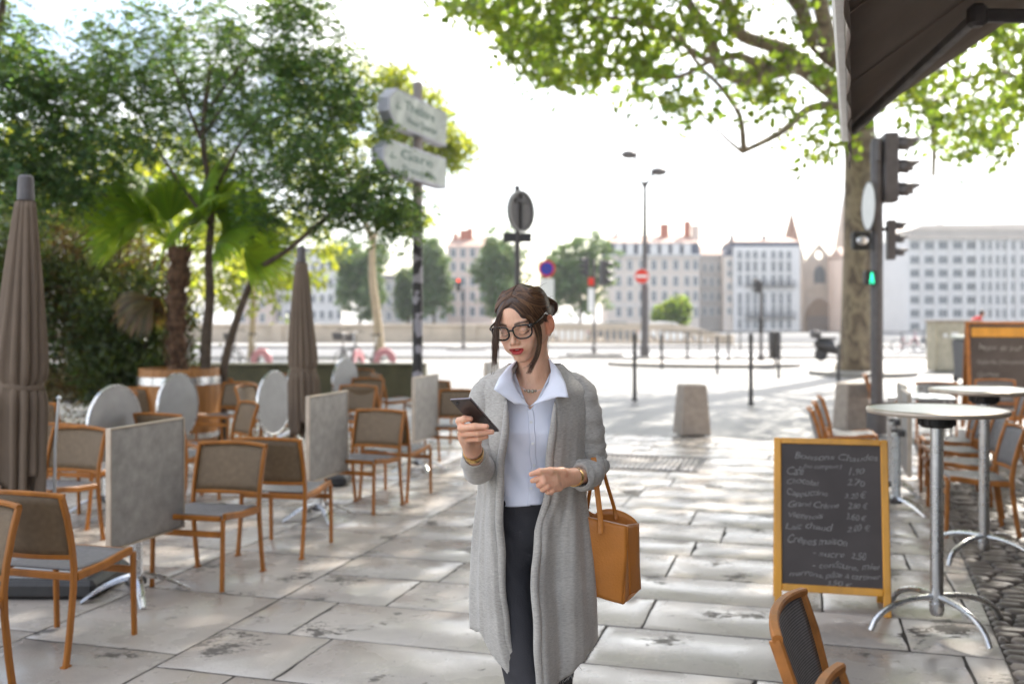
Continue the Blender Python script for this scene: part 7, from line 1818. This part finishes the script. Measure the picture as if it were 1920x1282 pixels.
# cyclist
DR = 34.; ox, oy = (1826-960)/F*DR, DR
t = thing('person', 'person in a red jacket and dark hair leaning forward on a bicycle behind the cabinet', 'person', (ox, oy, 0))
s = SDF((-.7, -.5, -.02), (.8, .5, 2.15), .022)
hip = (-.28, 0, 1.12); neck = (.18, 0, 1.62)
s.cone(hip, (.02, 0, 1.42), .15, .17, .05); s.cone((.02, 0, 1.42), (.12, 0, 1.54), .17, .14, .05); s.cone(neck, (.25, 0, 1.70), .055, .055, .03); s.ell((.29, 0, 1.79), (.085, .072, .105), None, .02); s.ell((.375, 0, 1.775), (.02, .015, .02), None, .02)
for q in (-1, 1):
    s.cone((.12, 0, 1.52), (.12, q*.17, 1.52), .09, .06, .03); s.cone((.12, q*.17, 1.52), (.30, q*.24, 1.32), .06, .045, .03); s.cone((.30, q*.24, 1.32), (.50, q*.24, 1.16), .045, .032, .02); s.ell((.54, q*.24, 1.14), (.05, .035, .03), None, .02)
s.cone((-.26, -.10, 1.08), (.14, -.12, .80), .085, .06, .04); s.cone((.14, -.12, .80), (.02, -.12, .38), .06, .04, .02); s.cone((.02, -.12, .36), (.16, -.12, .30), .04, .03, .02)
s.cone((-.26, .10, 1.08), (.02, .13, .62), .085, .06, .04); s.cone((.02, .13, .62), (-.18, .13, .20), .06, .04, .02); s.cone((-.18, .13, .18), (-.04, .13, .10), .04, .03, .02)
V, Q = s.mesh(); V = smooth_np(V, Q, 2, .5); C = np.tile(np.array([.55, .30, .20, 1.]), (len(V), 1)); leg = V[:, 2] < 1.06; C[leg] = (.03, .03, .04, 1); npmesh('body', V, Q, M['skin'], t, smooth=True, cols=C)
s = SDF((-.6, -.5, 1.0), (.7, .5, 1.75), .02); s.cone(hip, (.02, 0, 1.42), .165, .19, .05); s.cone((.02, 0, 1.42), (.13, 0, 1.56), .19, .145, .05); s.cone((.13, 0, 1.55), (.19, 0, 1.64), .10, .075, .03)
for q in (-1, 1): s.cone((.12, q*.17, 1.52), (.30, q*.24, 1.32), .078, .062, .03); s.cone((.30, q*.24, 1.32), (.47, q*.24, 1.18), .062, .048, .02)
V, Q = s.mesh(); npmesh('jacket', smooth_np(V, Q, 2, .5), Q, mat('jacket_red', (.55, .025, .02), .8, var=.1, scale=8), t, smooth=True)
s = SDF((.1, -.2, 1.6), (.5, .2, 2.), .014); s.ell((.265, 0, 1.815), (.098, .084, .100), None, .01); s.ell((.375, 0, 1.755), (.07, .09, .085), None, .01, 'sub'); V, Q = s.mesh(); npmesh('hair', smooth_np(V, Q, 2, .5), Q, M['hair_base'], t, smooth=True)
bicycle(ox-.02, oy+.0, 0, 'dark bicycle ridden by the person in red, mostly behind the beige cabinet', 'dark_metal', None, None, 1.12, False)
# ================================================================ sky, sun, camera
SUN_AZ, SUN_EL = math.radians(34), math.radians(44)
w = bpy.data.worlds.new('World'); scene.world = w; w.use_nodes = True; nt = w.node_tree; bg = nt.nodes['Background']
sky = nt.nodes.new('ShaderNodeTexSky'); sky.sky_type = 'NISHITA'; sky.sun_disc = False; sky.sun_elevation = SUN_EL; sky.sun_rotation = SUN_AZ; sky.air_density = 1.0; sky.dust_density = 2.5; sky.ozone_density = 1.0
tc = N(nt, 'ShaderNodeTexCoord'); mp = N(nt, 'ShaderNodeMapping'); mp.inputs['Scale'].default_value = (1, 1, 2.6); L(nt, tc.outputs['Generated'], mp.inputs[0])
n1 = N(nt, 'ShaderNodeTexNoise', Scale=2.2, Detail=8., Roughness=.55, Distortion=.3); L(nt, mp.outputs[0], n1.inputs['Vector'])
r = ramp(nt, n1.outputs['Fac'], [(.42, (0, 0, 0)), (.60, (1, 1, 1))])
n2 = N(nt, 'ShaderNodeTexNoise', Scale=5., Detail=6.); L(nt, mp.outputs[0], n2.inputs['Vector']); r2 = ramp(nt, n2.outputs['Fac'], [(.40, (1.5, 1.75, 2.2)), (.62, (9.8, 9.6, 9.3))])
mx = N(nt, 'ShaderNodeMix', data_type='RGBA'); L(nt, r.outputs[0], mx.inputs[0]); L(nt, sky.outputs[0], mx.inputs[6]); L(nt, r2.outputs[0], mx.inputs[7]); L(nt, mx.outputs[2], bg.inputs['Color']); bg.inputs['Strength'].default_value = .13
sl = bpy.data.lights.new('sun', 'SUN'); sl.energy = 3.9; sl.angle = math.radians(.6); sl.color = (1, .94, .84); so = bpy.data.objects.new('sun', sl); COL.objects.link(so)
d = Vector((math.sin(SUN_AZ)*math.cos(SUN_EL), math.cos(SUN_AZ)*math.cos(SUN_EL), math.sin(SUN_EL))); so.rotation_euler = d.to_track_quat('Z', 'Y').to_euler(); so.location = d*50
cam = bpy.data.cameras.new('camera'); co = bpy.data.objects.new('camera', cam); COL.objects.link(co); scene.camera = co
co.location = (0, 0, EYE); co.rotation_euler = (PI/2, 0, 0); cam.sensor_width = 36; cam.lens = 35.0*F/1866.7; cam.shift_y = -44/1920; cam.clip_end = 6000; cam.clip_start = .05
cam.dof.use_dof = True; cam.dof.focus_distance = 2.98; cam.dof.aperture_fstop = 2.2; cam.dof.aperture_blades = 0
vs_ = scene.view_settings; vs_.view_transform = 'Standard'; vs_.look = 'None'; vs_.exposure = 1.78; vs_.gamma = 1.0; vs_.use_curve_mapping = False
scene.cycles.use_denoising = True
try: scene.cycles.denoiser = 'OPENIMAGEDENOISE'
except Exception: pass
scene.cycles.max_bounces = 8; scene.cycles.transparent_max_bounces = 16; scene.cycles.sample_clamp_indirect = 8; scene.cycles.caustics_reflective = False; scene.cycles.caustics_refractive = False
scene.cycles.use_adaptive_sampling = True; scene.cycles.adaptive_threshold = .01

# bright summer air over the river
hm = bpy.data.materials.new('haze'); hm.use_nodes = True; hn = hm.node_tree; hn.nodes.clear(); ho = hn.nodes.new('ShaderNodeOutputMaterial'); hv = hn.nodes.new('ShaderNodeVolumePrincipled'); hv.inputs['Color'].default_value = (.93, .96, 1, 1); hv.inputs['Density'].default_value = .0003; hv.inputs['Anisotropy'].default_value = .2; L(hn, hv.outputs[0], ho.inputs['Volume'])
b = MB(); b.box((0, 1750, 12), (5200, 3700, 40)); o = b.build('haze', hm, smooth=0); tag(o, kind='stuff')

# put every thing's Empty at its own base
bpy.context.view_layer.update()
for o in list(scene.objects):
    if o.parent is None and o.type == 'EMPTY' and o.children and o.location.length < 1e-6:
        lo = Vector((1e9,)*3); hi = -lo
        for c in o.children_recursive:
            if c.type == 'MESH':
                for q in c.bound_box: p = c.matrix_world @ Vector(q); lo = Vector(map(min, lo, p)); hi = Vector(map(max, hi, p))
        base = Vector(((lo.x+hi.x)/2, (lo.y+hi.y)/2, lo.z)); tr = [c for c in o.children if c.name.startswith('trunk')]
        if tr:
            q = [tr[0].matrix_world @ v.co for v in tr[0].data.vertices]; q = min(q, key=lambda v: v.z); base = Vector((q.x, q.y, q.z))
        o.location = base
        for c in o.children: c.location = c.location-base
